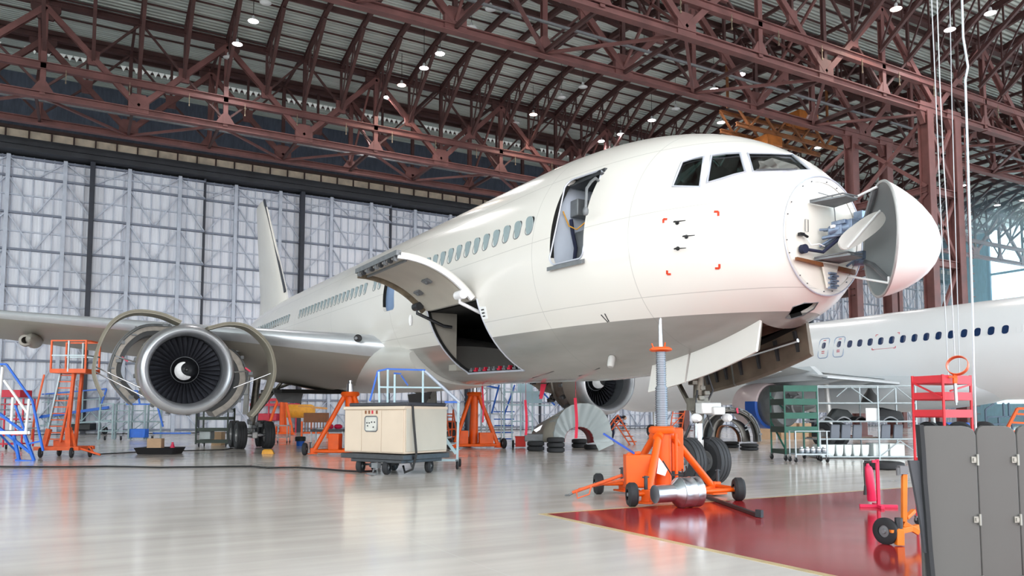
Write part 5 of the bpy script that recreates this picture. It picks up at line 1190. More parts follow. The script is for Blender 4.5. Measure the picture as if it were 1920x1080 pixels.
for q in range(6): t_ = q / 6; p = Lq(-40 + 95 * t_, 745 + 70 * t_); MB().box(p + Vector((0, W3 / 2, 0)), (.22, W3, .03)).build('tread', GALV, s_, smooth=0)
# crimson trolley behind the stairs
A_ = At(22, 843); c_ = A_.thing('shelf_trolley', 'crimson shelf trolley behind the blue stairs at far left', 'trolley'); Lq = A_.L
for q, y in enumerate((738, 758, 786, 815, 832)): p = Lq(20, y); MB().box(p + Vector((0, .4, 0)), (.8, .8, .06 if q else .3)).build('shelf', REDP, c_, bevel=.01)
for x in (-.38, .38):
    for y in (.02, .78): MB().bx(x - .025, x + .025, y - .025, y + .025, .1, 2.1).build('upright', REDP, c_, smooth=0)
for x in (-.3, .3): caster(c_, x, .1, .09); caster(c_, x, .7, .09)
# --- orange mobile ladder platform
A_ = At(106, 858); s_ = A_.thing('ladder_platform', 'worn orange wheeled ladder platform with railed basket at left', 'ladder'); Lq = A_.L
ZP = Lq(100, 697).z
MB().bx(-.35, .85, 0, .9, ZP - .04, ZP + .1).build('basket_floor', ORANGE_OLD, s_, smooth=0)
for x, y in ((-.33, .02), (.25, .02), (.83, .02), (-.33, .88), (.25, .88), (.83, .88)): MB().bx(x - .025, x + .025, y - .025, y + .025, ZP, ZP + 1.05).build('basket_post', ORANGE_OLD if x != .25 else GALV, s_, smooth=0)
for z in (ZP + 1.05, ZP + .55):
    MB().bar((-.35, .02, z), (.85, .02, z), .045, .045).bar((-.35, .88, z), (.85, .88, z), .045, .045).bar((.83, .02, z), (.83, .88, z), .045, .045).build('basket_rail', ORANGE_OLD if z > ZP + 1 else GALV, s_, smooth=0)
for dx in (0, .5):
    a, b_ = Vector((-.15 + dx, .3, ZP)), Vector((-.45 + dx, .1, .5)); MB().bar(a, b_, .05, .09).build('ladder_rail', ORANGE_OLD if dx else GALV, s_, smooth=0)
for q in range(11): t_ = (q + .5) / 11; a = Vector((-.15, .3, ZP)).lerp(Vector((-.45, .1, .5)), t_); MB().bar(a, a + Vector((.5, 0, 0)), .035, .035).build('rung', ORANGE_OLD, s_, smooth=0)
for y in (.2, .7): MB().bar((.35, y, ZP), (.2, y, .25), .09, .1).build('mast', ORANGE_OLD, s_, smooth=0)
MB().path([(-.5, -.05, ZP - .1), (-.62, -.15, 1.8), (-.72, -.15, 1.2), (-.8, -.1, .6)], .03).build('hand_rail', ORANGE_OLD, s_)
bs = MB().bar((-.75, 0, .3), (.75, 0, .3), .12, .12).bar((-.75, .9, .3), (.75, .9, .3), .12, .12).bar((-.6, 0, .3), (-.6, .9, .3), .12, .12).bar((.6, 0, .3), (.6, .9, .3), .12, .12).bar((-.5, .1, .3), (-.35, .1, .95), .14, .14).bar((.35, .1, .25), (.3, .1, 1.0), .16, .16).bar((.6, 0, .35), (.35, .2, .9), .06, .06).box((0, .4, .45), (.5, .4, .25)); bs.build('base_frame', ORANGE_OLD, s_, smooth=0)
MB().tube((.7, .1, .3), (1.5, -.1, .1), .035).tube((.9, .3, .35), (1.2, 0, .2), .03).build('tow_bar', ORANGE_OLD, s_)
for x, y in ((-.45, -.15), (.55, -.1), (.95, .3), (-.5, 1.0)): wheel(s_, (x, y, .17), .17, .09, (1, .3, 0))
# --- long grey-blue gangway and the cluster of work stands
GB = M('blue_grey_frame', (140, 160, 166), .5, .1, .1, 4)
A_ = At(170, 815); s_ = A_.thing('gangway', 'long low grey gangway with blue rails by the far wall at left', 'gangway'); Lq = A_.L
for d0 in (0, 1.4):
    bars('deck_beam', BLUE, [(55, 785, 205, 764, d0, d0)], .2, s_); bars('lower_beam', GB, [(55, 800, 210, 788, d0, d0)], .12, s_)
    bars('hand_rail', BLUE, [(50, 742, 200, 729, d0, d0), (200, 729, 188, 768, d0, d0)], .09, s_); bars('mid_rail', GB, [(50, 756, 190, 748, d0, d0)], .06, s_)
    bars('post', GB, [(60 + 32 * q, 741 - 3 * q, 60 + 32 * q, 798 - 3 * q, d0, d0) for q in range(5)], .08, s_)
    bars('truss_diagonal', GB, [(60 + 32 * q, 798 - 3 * q, 76 + 32 * q, 780 - 3 * q, d0, d0) for q in range(5)] + [(76 + 32 * q, 780 - 3 * q, 92 + 32 * q, 796 - 3 * q, d0, d0) for q in range(4)], .06, s_)
for x in (75, 190):
    p = Lq(x, 800); bars('leg', GB, [(x, 795, x, 812, 0, 0), (x, 795, x, 812, 1.4, 1.4)], .12, s_); wheel(s_, (p.x, .7, .3), .3, .2)
MB().box(Lq(150, 800) + Vector((0, .7, 0)), (1.4, .9, .5)).build('drive_unit', BLACK, s_, bevel=.05)
A_ = At(245, 826); s_ = A_.thing('work_stand', 'cluster of grey tubular work stands with blue rails behind the drip tray', 'work stand'); Lq = A_.L
for q in range(4):
    xa = 190 + 30 * q; d0 = .5 * q
    bars('stand_post', GB, [(xa, 758, xa - 2, 824, d0, d0), (xa + 24, 757, xa + 24, 823, d0, d0), (xa, 758, xa, 822, d0 + 1, d0 + 1), (xa + 24, 757, xa + 24, 821, d0 + 1, d0 + 1)], .075, s_)
    bars('stand_rail', GB, [(xa, 770, xa + 24, 770, d0, d0), (xa, 790, xa + 24, 790, d0, d0), (xa - 1, 808, xa + 24, 808, d0, d0), (xa, 758, xa + 24, 757, d0, d0), (xa, 758, xa, 758, d0, d0 + 1), (xa + 24, 757, xa + 24, 757, d0, d0 + 1)], .06, s_)
    bars('stand_brace', GB, [(xa, 790, xa + 24, 770, d0, d0), (xa, 808, xa + 24, 790, d0, d0)], .04, s_)
    MB().box(Lq(xa + 12, 791, d0 + .5), (.7, 1, .06)).build('stand_deck', GALV, s_, smooth=0)
bars('blue_rail', BLUE, [(238, 758, 296, 758, 0, 0), (230, 734, 258, 733, 1, 1), (258, 733, 263, 758, 1, 1), (296, 760, 308, 800, 0, 0), (290, 812, 360, 812, 1.5, 1.5)], .08, s_)
MB().box(Lq(262, 812, .8), (1.0, .5, .5)).build('blue_base_box', BLUE, s_, bevel=.03)
for x in (195, 225, 284): caster(s_, Lq(x, 820).x, .3, .12, .07)
A_ = At(515, 811); s_ = A_.thing('railed_stand', 'crimson railed work stand far behind the main wheels', 'work stand'); Lq = A_.L
for d0 in (0, 1.2):
    bars('rail', REDP, [(470, 759, 562, 759, d0, d0), (474, 744, 500, 744, d0, d0), (500, 750, 560, 748, d0, d0)], .22, s_); bars('post', REDP, [(x, 742, x, 811, d0, d0) for x in (476, 505, 530, 556)], .1, s_)
MB().box(Lq(505, 782, .6), (1.6, 1.0, .6)).build('crimson_locker', REDP, s_, bevel=.04)
# --- blackish green shelf rack and cardboard box behind the engine
A_ = At(402, 838); s_ = A_.thing('shelf_rack', 'dark green wheeled shelf rack left of the main wheels', 'rack'); Lq = A_.L; kk = A_.k
X0, X1 = Lq(370, 838).x, Lq(429, 838).x
for z in (.22, .75, 1.25, 1.62): MB().bx(X0, X1, 0, .8, z - .05, z + .09).build('shelf', DKGREEN, s_, smooth=0)
for x in (X0, X1):
    for y in (0, .8): MB().bx(x - .03, x + .03, y - .03, y + .03, .12, 1.75).build('upright', DKGREEN, s_, smooth=0)
for x in (X0 + .1, X1 - .1): caster(s_, x, .1, .08); caster(s_, x, .7, .08)
p = Lq(384, 820); o = MB().box((0, 0, .19), (.5, .5, .36)).build('metal_case', M('pale_case_grey', (190, 200, 202), .5, 0, .08, 3), bevel=.02); o.location = A_.loc + cfl @ Vector((p.x, .4, .32)); o.rotation_euler = (0, 0, -YAW); tag(o, 'pale grey case on the bottom shelf of the dark green rack', 'case')
A_ = At(409, 835); o = MB().box((0, 0, .32), (.46, .5, .64)).bx(-.03, .03, -.256, -.25, .0, .64).build('cardboard_box', TAN, bevel=.006); o.location = A_.loc; o.rotation_euler = (0, 0, -YAW); tag(o, 'tall cardboard box on the floor beside the dark green rack', 'box')
A_ = At(503, 851); o = MB().loft([[(-.22, -.1, 0), (.22, -.1, 0), (.22, .1, 0), (-.22, .1, 0)], [(-.2, -.08, .12), (.16, -.08, .12), (.16, .08, .12), (-.2, .08, .12)], [(-.15, -.03, .17), (.1, -.03, .17), (.1, .03, .17), (-.15, .03, .17)]]).build('wheel_chock', YELLOW, bevel=.01); o.location = A_.loc; o.rotation_euler = (0, 0, -YAW + .1); tag(o, 'yellow wheel chock on the floor in front of the main wheels', 'chock')
# --- wing jacks
def tripod(label, loc, h0, h1, rad, rot, r_leg, tank=True, wheels=True, hide=()):
    j = thing('tripod_jack', label, 'aircraft jack', loc, rot)
    MB().tube((0, 0, .12), (0, 0, h0), .17, 20).build('jack_column', ORANGE, j); MB().lathe([(.1, h0 - .1), (.3, h0 - .1), (.34, h0 - .02), (.3, h0 + .06), (.1, h0 + .06)], (0, 0, 0), (0, 0, 1), 24).build('collar', ORANGE, j)
    if h1 > h0: MB().lathe([(.12, h0), (.12, h0 + (h1 - h0) * .75), (.06, h0 + (h1 - h0) * .76), (.06, h1 - .05), (.09, h1 - .04), (.09, h1), (0, h1)], (0, 0, 0), (0, 0, 1), 20).build('ram', STEEL, j)
    FEE = [(rad * math.cos(R(90 + 120 * q)), rad * math.sin(R(90 + 120 * q))) for q in range(3)]
    jack_frame(j, FEE, 0, r_leg, h0 - .08)
    if tank: MB().box((.45, -.35, .42), (.6, .4, .5)).build('pump_tank', ORANGE, j, bevel=.02); MB().box((-.5, -.1, .45), (.4, .4, .6)).build('pump_tank', ORANGE, j, bevel=.02)
    if wheels:
        for x, y in FEE: wheel(j, (x * 1.08, y * 1.08, .22), .22, .14, (1, .2, 0))
    return j
jw = At(655, 852); tripod('orange tripod jack holding up the near wing root behind the power cart', jw.loc, jw.L(655, 738).z, belly(jw.loc.x, jw.loc.y) - .11, 1.45, -YAW - R(8), .085)
jc = At(889, 840); tripod('orange tripod jack under the belly, right of the blue-railed stairs', jc.loc, jc.L(889, 738).z, belly(jc.loc.x, jc.loc.y) - .12, 1.25, -YAW + R(12), .09)
jf = At(528, 816); tripod('distant orange tripod jack right of the main wheels, by the yellow tank', jf.loc, jf.L(528, 738).z, jf.L(528, 737).z, 1.25, -YAW, .1, True, False)
# --- yellow tank, brown cabinet, table, bin
A_ = At(572, 815); s_ = A_.thing('tank_trailer', 'yellow cylindrical tank lying on a stand behind the wing jack', 'tank'); Lq = A_.L
a, b_ = Lq(533, 771, .5), Lq(592, 771, .5); MB().lathe([(0, 0), (.25, .03), (.45, .15), (.5, .35), (.5, (b_ - a).length - .3), (.4, (b_ - a).length - .1), (0, (b_ - a).length)], a, b_ - a, 28).build('tank_shell', YELLOW, s_)
MB().bar(Lq(560, 762, .2), Lq(614, 766, .2), .2, .14).bar(Lq(590, 784, .2), Lq(614, 784, .2), .1, .1).build('boom', M('tan_boom', (206, 150, 84), .5, 0, .1, 3), s_)
for x in (545, 585): MB().bar(Lq(x, 785, .4), Lq(x, 811, .4), .1, .1).bar(Lq(x, 785, .9), Lq(x, 811, .9), .1, .1).build('leg', ORANGE, s_, smooth=0)
A_ = At(592, 822); s_ = A_.thing('tool_bench', 'orange-framed bench with a brown slatted cabinet behind the wing jack', 'bench'); Lq = A_.L
a, b_ = Lq(570, 792), Lq(613, 774); MB().bx(a.x, b_.x, 0, .7, a.z, b_.z).build('cabinet', BROWN, s_, bevel=.02)
for x in (567, 615): MB().bx(Lq(x, 800).x - .05, Lq(x, 800).x + .05, 0, .1, 0, Lq(x, 790).z).build('leg', ORANGE, s_, smooth=0)
MB().bx(a.x, b_.x, -.02, .7, Lq(0, 813).z, Lq(0, 810).z).build('lower_shelf', ORANGE, s_, smooth=0)
for q in range(7): x = a.x + .08 + q * (b_.x - a.x - .1) / 7; MB().bx(x, x + .05, 0, .04, Lq(0, 810).z, a.z).build('slat', BROWN, s_, smooth=0)
A_ = At(612, 839); s_ = A_.thing('work_table', 'grey steel work table between the brown cabinet and power cart', 'table'); Lq = A_.L
a, b_ = Lq(583, 805), Lq(645, 805); MB().bx(a.x, b_.x, 0, .9, a.z - .1, a.z).build('table_top', DARKSTEEL, s_, bevel=.01)
for x in (a.x + .04, b_.x - .04):
    for y in (.04, .86): MB().bx(x - .025, x + .025, y - .025, y + .025, 0, a.z - .1).build('leg', GALV, s_, smooth=0)
for i, (x, mat, w_, nm, lb) in enumerate(((598, PAPER, .3, 'paper_pad', 'white pad lying on the grey work table'), (618, PINKRED, .22, 'tool_pouch', 'crimson pouch on the grey work table, left of the larger bundle'), (632, PINKRED, .34, 'cloth_bundle', 'crimson cloth bundle on the grey work table beside the power cart'))):
    p = A_.loc + cfl @ Vector((Lq(x, 805).x, .35, a.z)); o = (MB().box((0, 0, .02), (w_, .3, .04)) if i == 0 else MB().sphere((0, 0, .12), .14, 12, (w_ / .24, 1.2, .85))).build(nm, mat, bevel=.01 if i == 0 else 0); o.location = p; tag(o, lb, nm.split('_')[1])
A_ = At(529, 832); s_ = A_.thing('tool_cart', 'small grey wheeled cart right of the main wheels', 'cart'); Lq = A_.L
a, b_ = Lq(517, 797), Lq(540, 797); MB().bx(a.x, b_.x, 0, .5, a.z - .05, a.z).build('cart_shelf', GALV, s_, smooth=0); MB().bx(a.x, b_.x, 0, .5, .3, .34).build('cart_shelf', GALV, s_, smooth=0)
for x in (a.x, b_.x):
    for y in (0, .5): MB().bx(x - .02, x + .02, y - .02, y + .02, .14, a.z).build('upright', GALV, s_, smooth=0); caster(s_, x, y, .06)
A_ = At(563, 836); s_ = A_.thing('waste_bin', 'blue waste bin lined with a black bag left of the wing jack', 'bin')
MB().lathe([(0, 0), (.17, 0), (.21, .4), (.2, .4), (.16, .02), (0, .02)], (0, 0, 0), (0, 0, 1), 20).build('bin_body', BLUE, s_); MB().lathe([(.2, .3), (.24, .22), (.25, .36), (.235, .42), (.2, .43), (.19, .35)], (0, 0, 0), (0, 0, 1), 14).build('bin_bag', BLACK, s_, smooth=0)
# --- blue-railed platform stairs behind the power cart
A_ = At(857, 880); s_ = A_.thing('platform_stairs', 'pale blue wheeled platform stairs with blue top rail behind the power cart', 'stairs'); Lq = A_.L
for d0 in (0, 1.0):
    bars('blue_top_rail', BLUE, [(708, 696, 726, 692, d0, d0), (726, 692, 797, 694, d0, d0), (708, 696, 694, 752, d0, d0)], .045, s_)
    bars('rail_post', PALEBLUE, [(710, 697, 712, 760, d0, d0), (727, 693, 727, 765, d0, d0), (793, 695, 793, 765, d0, d0), (740, 702, 740, 765, d0, d0)], .05, s_)
    bars('mid_rail', PALEBLUE, [(710, 726, 828, 727, d0, d0)], .04, s_)
    MB().tube(Lq(797, 696, d0), Lq(862, 755, d0), .045).build('stair_handrail', M('wrapped_rail_grey', (186, 196, 212), .5, .2, .06, 8), s_)
    bars('stringer', PALEBLUE, [(796, 768, 856, 850, d0, d0)], .08, s_)
    bars('leg', PALEBLUE, [(860, 754, 858, 864, d0, d0), (700, 770, 700, 866, d0, d0)], .06, s_); bars('base_rail', PALEBLUE, [(700, 862, 860, 862, d0, d0)], .06, s_)
bars('blue_inner_rail', BLUE, [(738, 700, 752, 701, .5, .5), (752, 704, 765, 723, .5, .5)], .04, s_); bars('top_frame', BLUE, [(834, 754, 860, 754, 0, 0), (860, 754, 860, 754, 0, 1.0)], .05, s_)
for q in range(7): t_ = (q + .5) / 7; p = Lq(796 + 60 * t_, 768 + 82 * t_); MB().box(p + Vector((0, .5, 0)), (.22, 1.0, .03)).build('tread', GALV, s_, smooth=0)
pa, pb = Lq(705, 768), Lq(797, 768); MB().bx(pa.x, pb.x, 0, 1, pa.z - .05, pa.z).build('platform_deck', GALV, s_, smooth=0)
for x in (Lq(700, 0).x, Lq(858, 0).x):
    for y in (0, 1.0): caster(s_, x, y, .11, .05)
A_ = At(846, 838); s_ = A_.thing('step_ladder', 'orange step ladder behind the pale blue platform stairs', 'ladder'); Lq = A_.L
def ladder(xa, ya, xb, yb, w_, n, mat, d0=0, th=.06, side=None):
    for e in (0, w_): bars('ladder_rail', mat, [(xa + e, ya, xb + e, yb, d0, d0)], th, s_)
    for q in range(n): t_ = (q + .6) / n; bars('rung', mat, [(xa + (xb - xa) * t_, ya + (yb - ya) * t_, xa + (xb - xa) * t_ + w_, ya + (yb - ya) * t_, d0, d0)], th * .9, s_)
ladder(836, 768, 846, 838, 14, 5, ORANGE); ladder(836, 768, 832, 838, 14, 3, ORANGE, .8); 
# --- scaffolds behind jack
A_ = At(925, 828); s_ = A_.thing('scaffold_tower', 'grey lattice scaffold tower with blue braces under the belly', 'scaffold'); Lq = A_.L
for d0 in (0, 1.2):
    bars('upright', GALV, [(903, 720, 903, 826, d0, d0), (913, 720, 913, 826, d0, d0), (940, 720, 940, 826, d0, d0)], .07, s_)
    bars('ledger', GALV, [(903, y, 940, y, d0, d0) for y in (728, 752, 776, 800)], .05, s_); bars('lattice', GALV, [(903, y, 913, y + 12, d0, d0) for y in (722, 746, 770, 794)] + [(913, y, 903, y + 12, d0, d0) for y in (734, 758, 782)], .04, s_)
bars('blue_brace', BLUE, [(936, 722, 922, 775, 0, 0), (905, 722, 935, 728, 0, 0)], .09, s_)
A_ = At(990, 826); s_ = A_.thing('work_scaffold', 'pale blue-grey work scaffold with blue steps left of the far engine', 'scaffold'); Lq = A_.L
for d0 in (0, 1.5):
    bars('upright', PALEBLUE, [(x, 718, x, 824, d0, d0) for x in (945, 960, 976, 998)], .08, s_)
    bars('rail', PALEBLUE, [(943, 735, 1016, 736, d0, d0), (943, 759, 1036, 760, d0, d0), (960, 790, 998, 790, d0, d0)], .07, s_)
bars('blue_brace', BLUE, [(1004, 721, 1040, 760, 0, 0), (1048, 760, 1056, 752, 0, 0), (945, 780, 965, 722, 1.5, 1.5)], .09, s_)
for q, y in enumerate((772, 786, 798, 811, 823)): p = Lq(945, y); MB().box(p + Vector((0, .5, 0)), (1.2 - .05 * q, .35, .06)).build('blue_step', BLUE, s_, smooth=0)
MB().box(Lq(1000, 745, .8), (1.0, .1, .7)).box(Lq(985, 728, 1.2), (.9, .1, .5)).build('backing_board', M('pale_blue_board', (176, 204, 216), .5, 0, .05, 2), s_, smooth=0)
A_ = At(976, 840); o = MB().bx(-.22, .22, 0, .5, .05, .5).bx(-.24, .24, -.02, .52, .45, .5).build('red_crate', M('bright_red', (222, 48, 36), .5, 0, .06, 4), bevel=.01)
s_ = A_.thing('red_bin', 'red wheeled bin between belly jack and wrapped cowl', 'bin'); o.name = 'bin_body'; o.parent = s_; wheel(s_, (-.32, .1, .17), .17, .1); MB().tube((-.3, .1, .17), (.1, .1, .17), .02).build('axle', DARKSTEEL, s_)

# --- cowl wrapped in plastic on stacked tyres
PLAS = bpy.data.materials.new('plastic_film'); PLAS.use_nodes = True
t = PLAS.node_tree; b = t.nodes['Principled BSDF']; b.inputs['Base Color'].default_value = lin((200, 212, 214)) + (1,); b.inputs['Roughness'].default_value = .22; b.inputs['Alpha'].default_value = .48
nz = t.nodes.new('ShaderNodeTexNoise'); nz.inputs['Scale'].default_value = 6; bp = t.nodes.new('ShaderNodeBump'); bp.inputs['Strength'].default_value = .7; t.links.new(nz.outputs[0], bp.inputs['Height']); t.links.new(bp.outputs[0], b.inputs['Normal'])
A_ = At(1090, 846); s_ = A_.thing('wrapped_cowl', 'grey engine cowl half wrapped in clear plastic, resting on stacked tyres', 'engine cowl'); Lq = A_.L
def archpts(x0, xm, x1, yb, yt, n=18, e=.9):
    return [(xm + (x0 - xm if c < 0 else x1 - xm) * abs(c) ** e, yb + (yt - yb) * math.sin(math.pi * q / n) ** .85) for q in range(n + 1) for c in [-math.cos(math.pi * q / n)]]
po, pi_ = archpts(1037, 1092, 1146, 829, 758), archpts(1058, 1086, 1113, 829, 800)
po2 = archpts(990, 1025, 1062, 822, 784)
rings = [[Lq(*a, 0), Lq(*a, .12), Lq(*b_, .12), Lq(*b_, 0)] for a, b_ in zip(po, pi_)]
MB().loft(rings).build('front_ring', M('cowl_ring_grey', (104, 114, 120), .4, .1, .08, 3), s_)
back = [Lq(a[0] - 42, a[1] + (829 - a[1]) * .38, 1.7) for a in po]
MB().loft([[p for p in [Lq(*a, .02) for a in po]], back], cap=False, shut=False).build('outer_skin', M('cowl_outer_grey', (150, 146, 136), .45, 0, .1, 2), s_, solid=.05)
MB().loft([[Lq(*a, .02) for a in pi_], [Lq(a[0] - 12, a[1] + 2, 1.2) for a in pi_]], cap=False, shut=False).build('inner_skin', M('cowl_inner_red', (132, 36, 44), .6, 0, .2, 3), s_, solid=.03)
def fold(P, amp, ph): return [p + Vector((amp * math.sin(1.3 * q + ph) * .5, amp * math.sin(.9 * q + ph), amp * math.cos(1.1 * q + ph) * .6)) for q, p in enumerate(P)]
fine = lambda P, n=4: [P[i // n].lerp(P[min(i // n + 1, len(P) - 1)], (i % n) / n) for i in range((len(P) - 1) * n + 1)]
MB().loft([fold(fine([Lq(a[0] - 14, a[1] + (829 - a[1]) * .1 - 2, .6) for a in po]), .01, 0), fold(fine([Lq(a[0] + 1, a[1] - 2, -.06) for a in po]), .012, 1), fold(fine([Lq((a[0] + b_[0]) / 2, (a[1] + b_[1]) / 2, -.12) for a, b_ in zip(po, pi_)]), .02, 2), fold(fine([Lq(b_[0], b_[1], -.08) for b_ in pi_]), .016, 3), fold(fine([Lq(b_[0] - 3, b_[1] + 1, .3) for b_ in pi_]), .012, 4)], cap=False, shut=False).build('plastic_wrap', PLAS, s_, smooth=25)
MB().prism([Lq(1113, 826, -.06), Lq(1146, 822, -.06), Lq(1150, 832, -.1), Lq(1122, 845, -.15)], (0, .03, 0)).build('plastic_skirt', PLAS, s_)
MB().box(Lq(1004, 820, 1.0), (.9, .5, .3)).build('lower_beam', GREYMET, s_, bevel=.03); MB().prism([Lq(1000, 806, .7), Lq(1017, 796, .7), Lq(1012, 806, .7), Lq(1005, 810, .7)], (0, -.05, 0)).build('vent_grille', STEEL, s_)
def tyre_thing(label, loc, r=.34, h=.19, rz=0, k=0):
    o = MB().lathe([(r * .55, .01), (r * .8, 0), (r, h * .18), (r * 1.02, h * .5), (r, h * .82), (r * .8, h), (r * .55, h - .01), (r * .6, h * .5), (r * .55, .01)], (0, 0, 0), (0, 0, 1), 28).build('tyre', RUBBER)
    o.location = loc; return tag(o, label, 'tyre', 'old tyres used as supports')
for (px, py, n, where) in ((1005, 846, 2, 'at the left rear corner of the wrapped cowl'), (1043, 849, 3, 'under the left front of the wrapped cowl'), (1088, 840, 2, 'inside the arch of the wrapped cowl'), (1112, 843, 1, 'under the right front of the wrapped cowl')):
    l = ground(px, py) + cfl @ Vector((0, .34, 0))
    for q in range(n): tyre_thing('black tyre ' + (where if n == 1 else ('lowest of the stack ' if q == 0 else 'topmost of the stack ' if q == n - 1 else 'middle of the stack ') + where), l + Vector((0, 0, .19 * q)))
# --- red streamers hanging from the belly
CRIM = M('crimson_ribbon', (206, 22, 62), .6, 0, .06, 3)
def streamer(label, px, y0, y1, dep_, w_=.07, flag=False):
    d = dirp(px, y1); fwd = d.x * SW + d.y * CW; P1 = Vector((0, 0, CAMZ)) + d * (dep_ / fwd); d0 = dirp(px, y0); fwd = d0.x * SW + d0.y * CW; P0 = Vector((0, 0, CAMZ)) + d0 * (dep_ / fwd)
    s_ = thing('warning_streamer', label, 'streamer', P1, -YAW, 'red streamers hanging from the belly')
    h = P0.z - P1.z
    if flag: MB().prism([(-.1, 0, 0), (-.02, 0, 0), (.1, 0, h), (-.06, 0, h)], (0, .012, 0)).build('ribbon', CRIM, s_)
    else: MB().loft([[(-w_ / 2 + .02 * math.sin(4 * t_), 0, h * t_), (w_ / 2 + .02 * math.sin(4 * t_), 0, h * t_), (w_ / 2 + .02 * math.sin(4 * t_), .012, h * t_), (-w_ / 2 + .02 * math.sin(4 * t_), .012, h * t_)] for t_ in [q / 8 for q in range(9)]]).build('ribbon', CRIM, s_)
    MB().tube((0, .005, h), (0, .005, belly(P1.x, P1.y) - .004 - P1.z), .006, 6).build('cord', REDP, s_)
streamer('long red streamer left of the wrapped cowl', 986, 750, 816, 22)
streamer('long red streamer in front of the wrapped cowl arch', 1080, 746, 822, 20, .075)
streamer('short wide red pennant left of the far engine', 1018, 720, 748, 21, .1, True)
streamer('thin red streamer beside the belly jack', 905, 724, 792, 24, .05)

# --- orange steps and mechanic at the far engine
A_ = At(1166, 834); s_ = A_.thing('step_ladder', 'orange warehouse steps under the far engine beside the mechanic', 'ladder'); Lq = A_.L
for d0 in (0, .8):
    bars('ladder_rail', ORANGE, [(1158, 778, 1190, 834, d0, d0), (1148, 786, 1180, 834, d0, d0), (1146, 806, 1163, 787, d0, d0), (1158, 778, 1142, 800, d0, d0)], .06, s_)
for q in range(5): t_ = (q + .5) / 5; p = Lq(1152 + 32 * t_, 783 + 50 * t_); MB().box(p + Vector((.15, .4, 0)), (.3, .8, .04)).build('rung', ORANGE, s_, smooth=0)
A_ = At(1266, 812); s_ = A_.thing('step_ladder', 'orange lattice steps seen between the big jack and nose gear', 'ladder'); Lq = A_.L
for d0 in (0, .8): bars('ladder_rail', ORANGE, [(1262, 766, 1254, 812, d0, d0), (1284, 766, 1276, 812, d0, d0), (1264, 766, 1284, 766, d0, d0), (1258, 800, 1282, 775, d0, d0)], .07, s_)
for q in range(5): y = 775 + 9 * q; bars('rung', ORANGE, [(1260 - q * 1.4, y, 1281 - q * 1.4, y, 0, 0)], .06, s_)
# mechanic bending over
A_ = At(1148, 828)
pr = thing('person', 'person in dark navy overalls bending forward under the far engine', 'person', A_.loc, -YAW)
def skin_body(nm, verts, edges, rads, mat, parent, root=0, lv=1):
    me = bpy.data.meshes.new(nm); me.from_pydata(verts, edges, []); o = bpy.data.objects.new(nm, me); COL.objects.link(o); me.materials.append(mat)
    md = o.modifiers.new('s', 'SKIN'); md.use_smooth_shade = True
    for i, r in enumerate(rads):
        sv = me.skin_vertices[0].data[i]; sv.radius = (r, r); sv.use_root = i == root
    o.modifiers.new('d', 'SUBSURF').levels = lv; o.modifiers['d'].render_levels = lv + 1
    dg = bpy.context.evaluated_depsgraph_get(); m2 = bpy.data.meshes.new_from_object(o.evaluated_get(dg)); o.modifiers.clear(); o.data = m2; m2.shade_smooth()
    o.parent = parent; return o
V = [(0, 0, .93), (.12, 0, 1.12), (.3, 0, 1.26), (.42, 0, 1.30), (.52, 0, 1.30), (.6, -.02, 1.29),
     (-.02, -.11, .88), (.06, -.13, .48), (-.04, -.14, .09), (.1, -.15, .05), (-.02, .11, .88), (-.1, .13, .48), (-.22, .14, .09), (-.08, .15, .05),
     (.36, -.2, 1.27), (.44, -.26, 1.02), (.62, -.2, .9), (.69, -.18, .87), (.36, .2, 1.27), (.48, .26, 1.03), (.68, .2, .98), (.75, .18, .96)]
E_ = [(0, 1), (1, 2), (2, 3), (3, 4), (4, 5), (0, 6), (6, 7), (7, 8), (8, 9), (0, 10), (10, 11), (11, 12), (12, 13), (3, 14), (14, 15), (15, 16), (16, 17), (3, 18), (18, 19), (19, 20), (20, 21)]
RR = [.15, .15, .17, .13, .07, .06, .1, .075, .05, .045, .1, .075, .05, .045, .075, .052, .04, .035, .075, .052, .04, .035]
skin_body('body', V, E_, RR, NAVY, pr)
MB().sphere((.68, -.02, 1.27), .1, 16, (1.05, .82, 1.15)).sphere((.775, -.02, 1.24), .018, 8).sphere((.68, -.1, 1.27), .025, 8, (1, .5, 1.3)).sphere((.68, .06, 1.27), .025, 8, (1, .5, 1.3)).build('head', SKIN, pr)
MB().sphere((.655, -.02, 1.305), .105, 14, (1, .88, .95)).build('hair', HAIR, pr)
for y, x, z in ((-.18, .70, .86), (.18, .76, .95)):
    h = MB().sphere((x + .04, y, z), .045, 10, (1.1, .9, .6))
    for q in range(4): h.tube((x + .06, y - .03 + .02 * q, z), (x + .125 - .008 * abs(q - 1.5), y - .032 + .021 * q, z - .03), .009, 6)
    h.tube((x + .03, y + .035, z), (x + .08, y + .055, z - .02), .01, 6); h.build('hand', SKIN, pr)
MB().box((-.12, 0, .60), (.02, .5, .05)).build('reflective_band', PAPER, pr) if False else None
for y, x in ((-.14, .0), (.14, -.18)): MB().sphere((x + .04, y, .045), .05, 10, (2.4, 1, .9)).build('shoe', BLACK, pr)
A_ = At(1163, 790, 1.05) if False else None

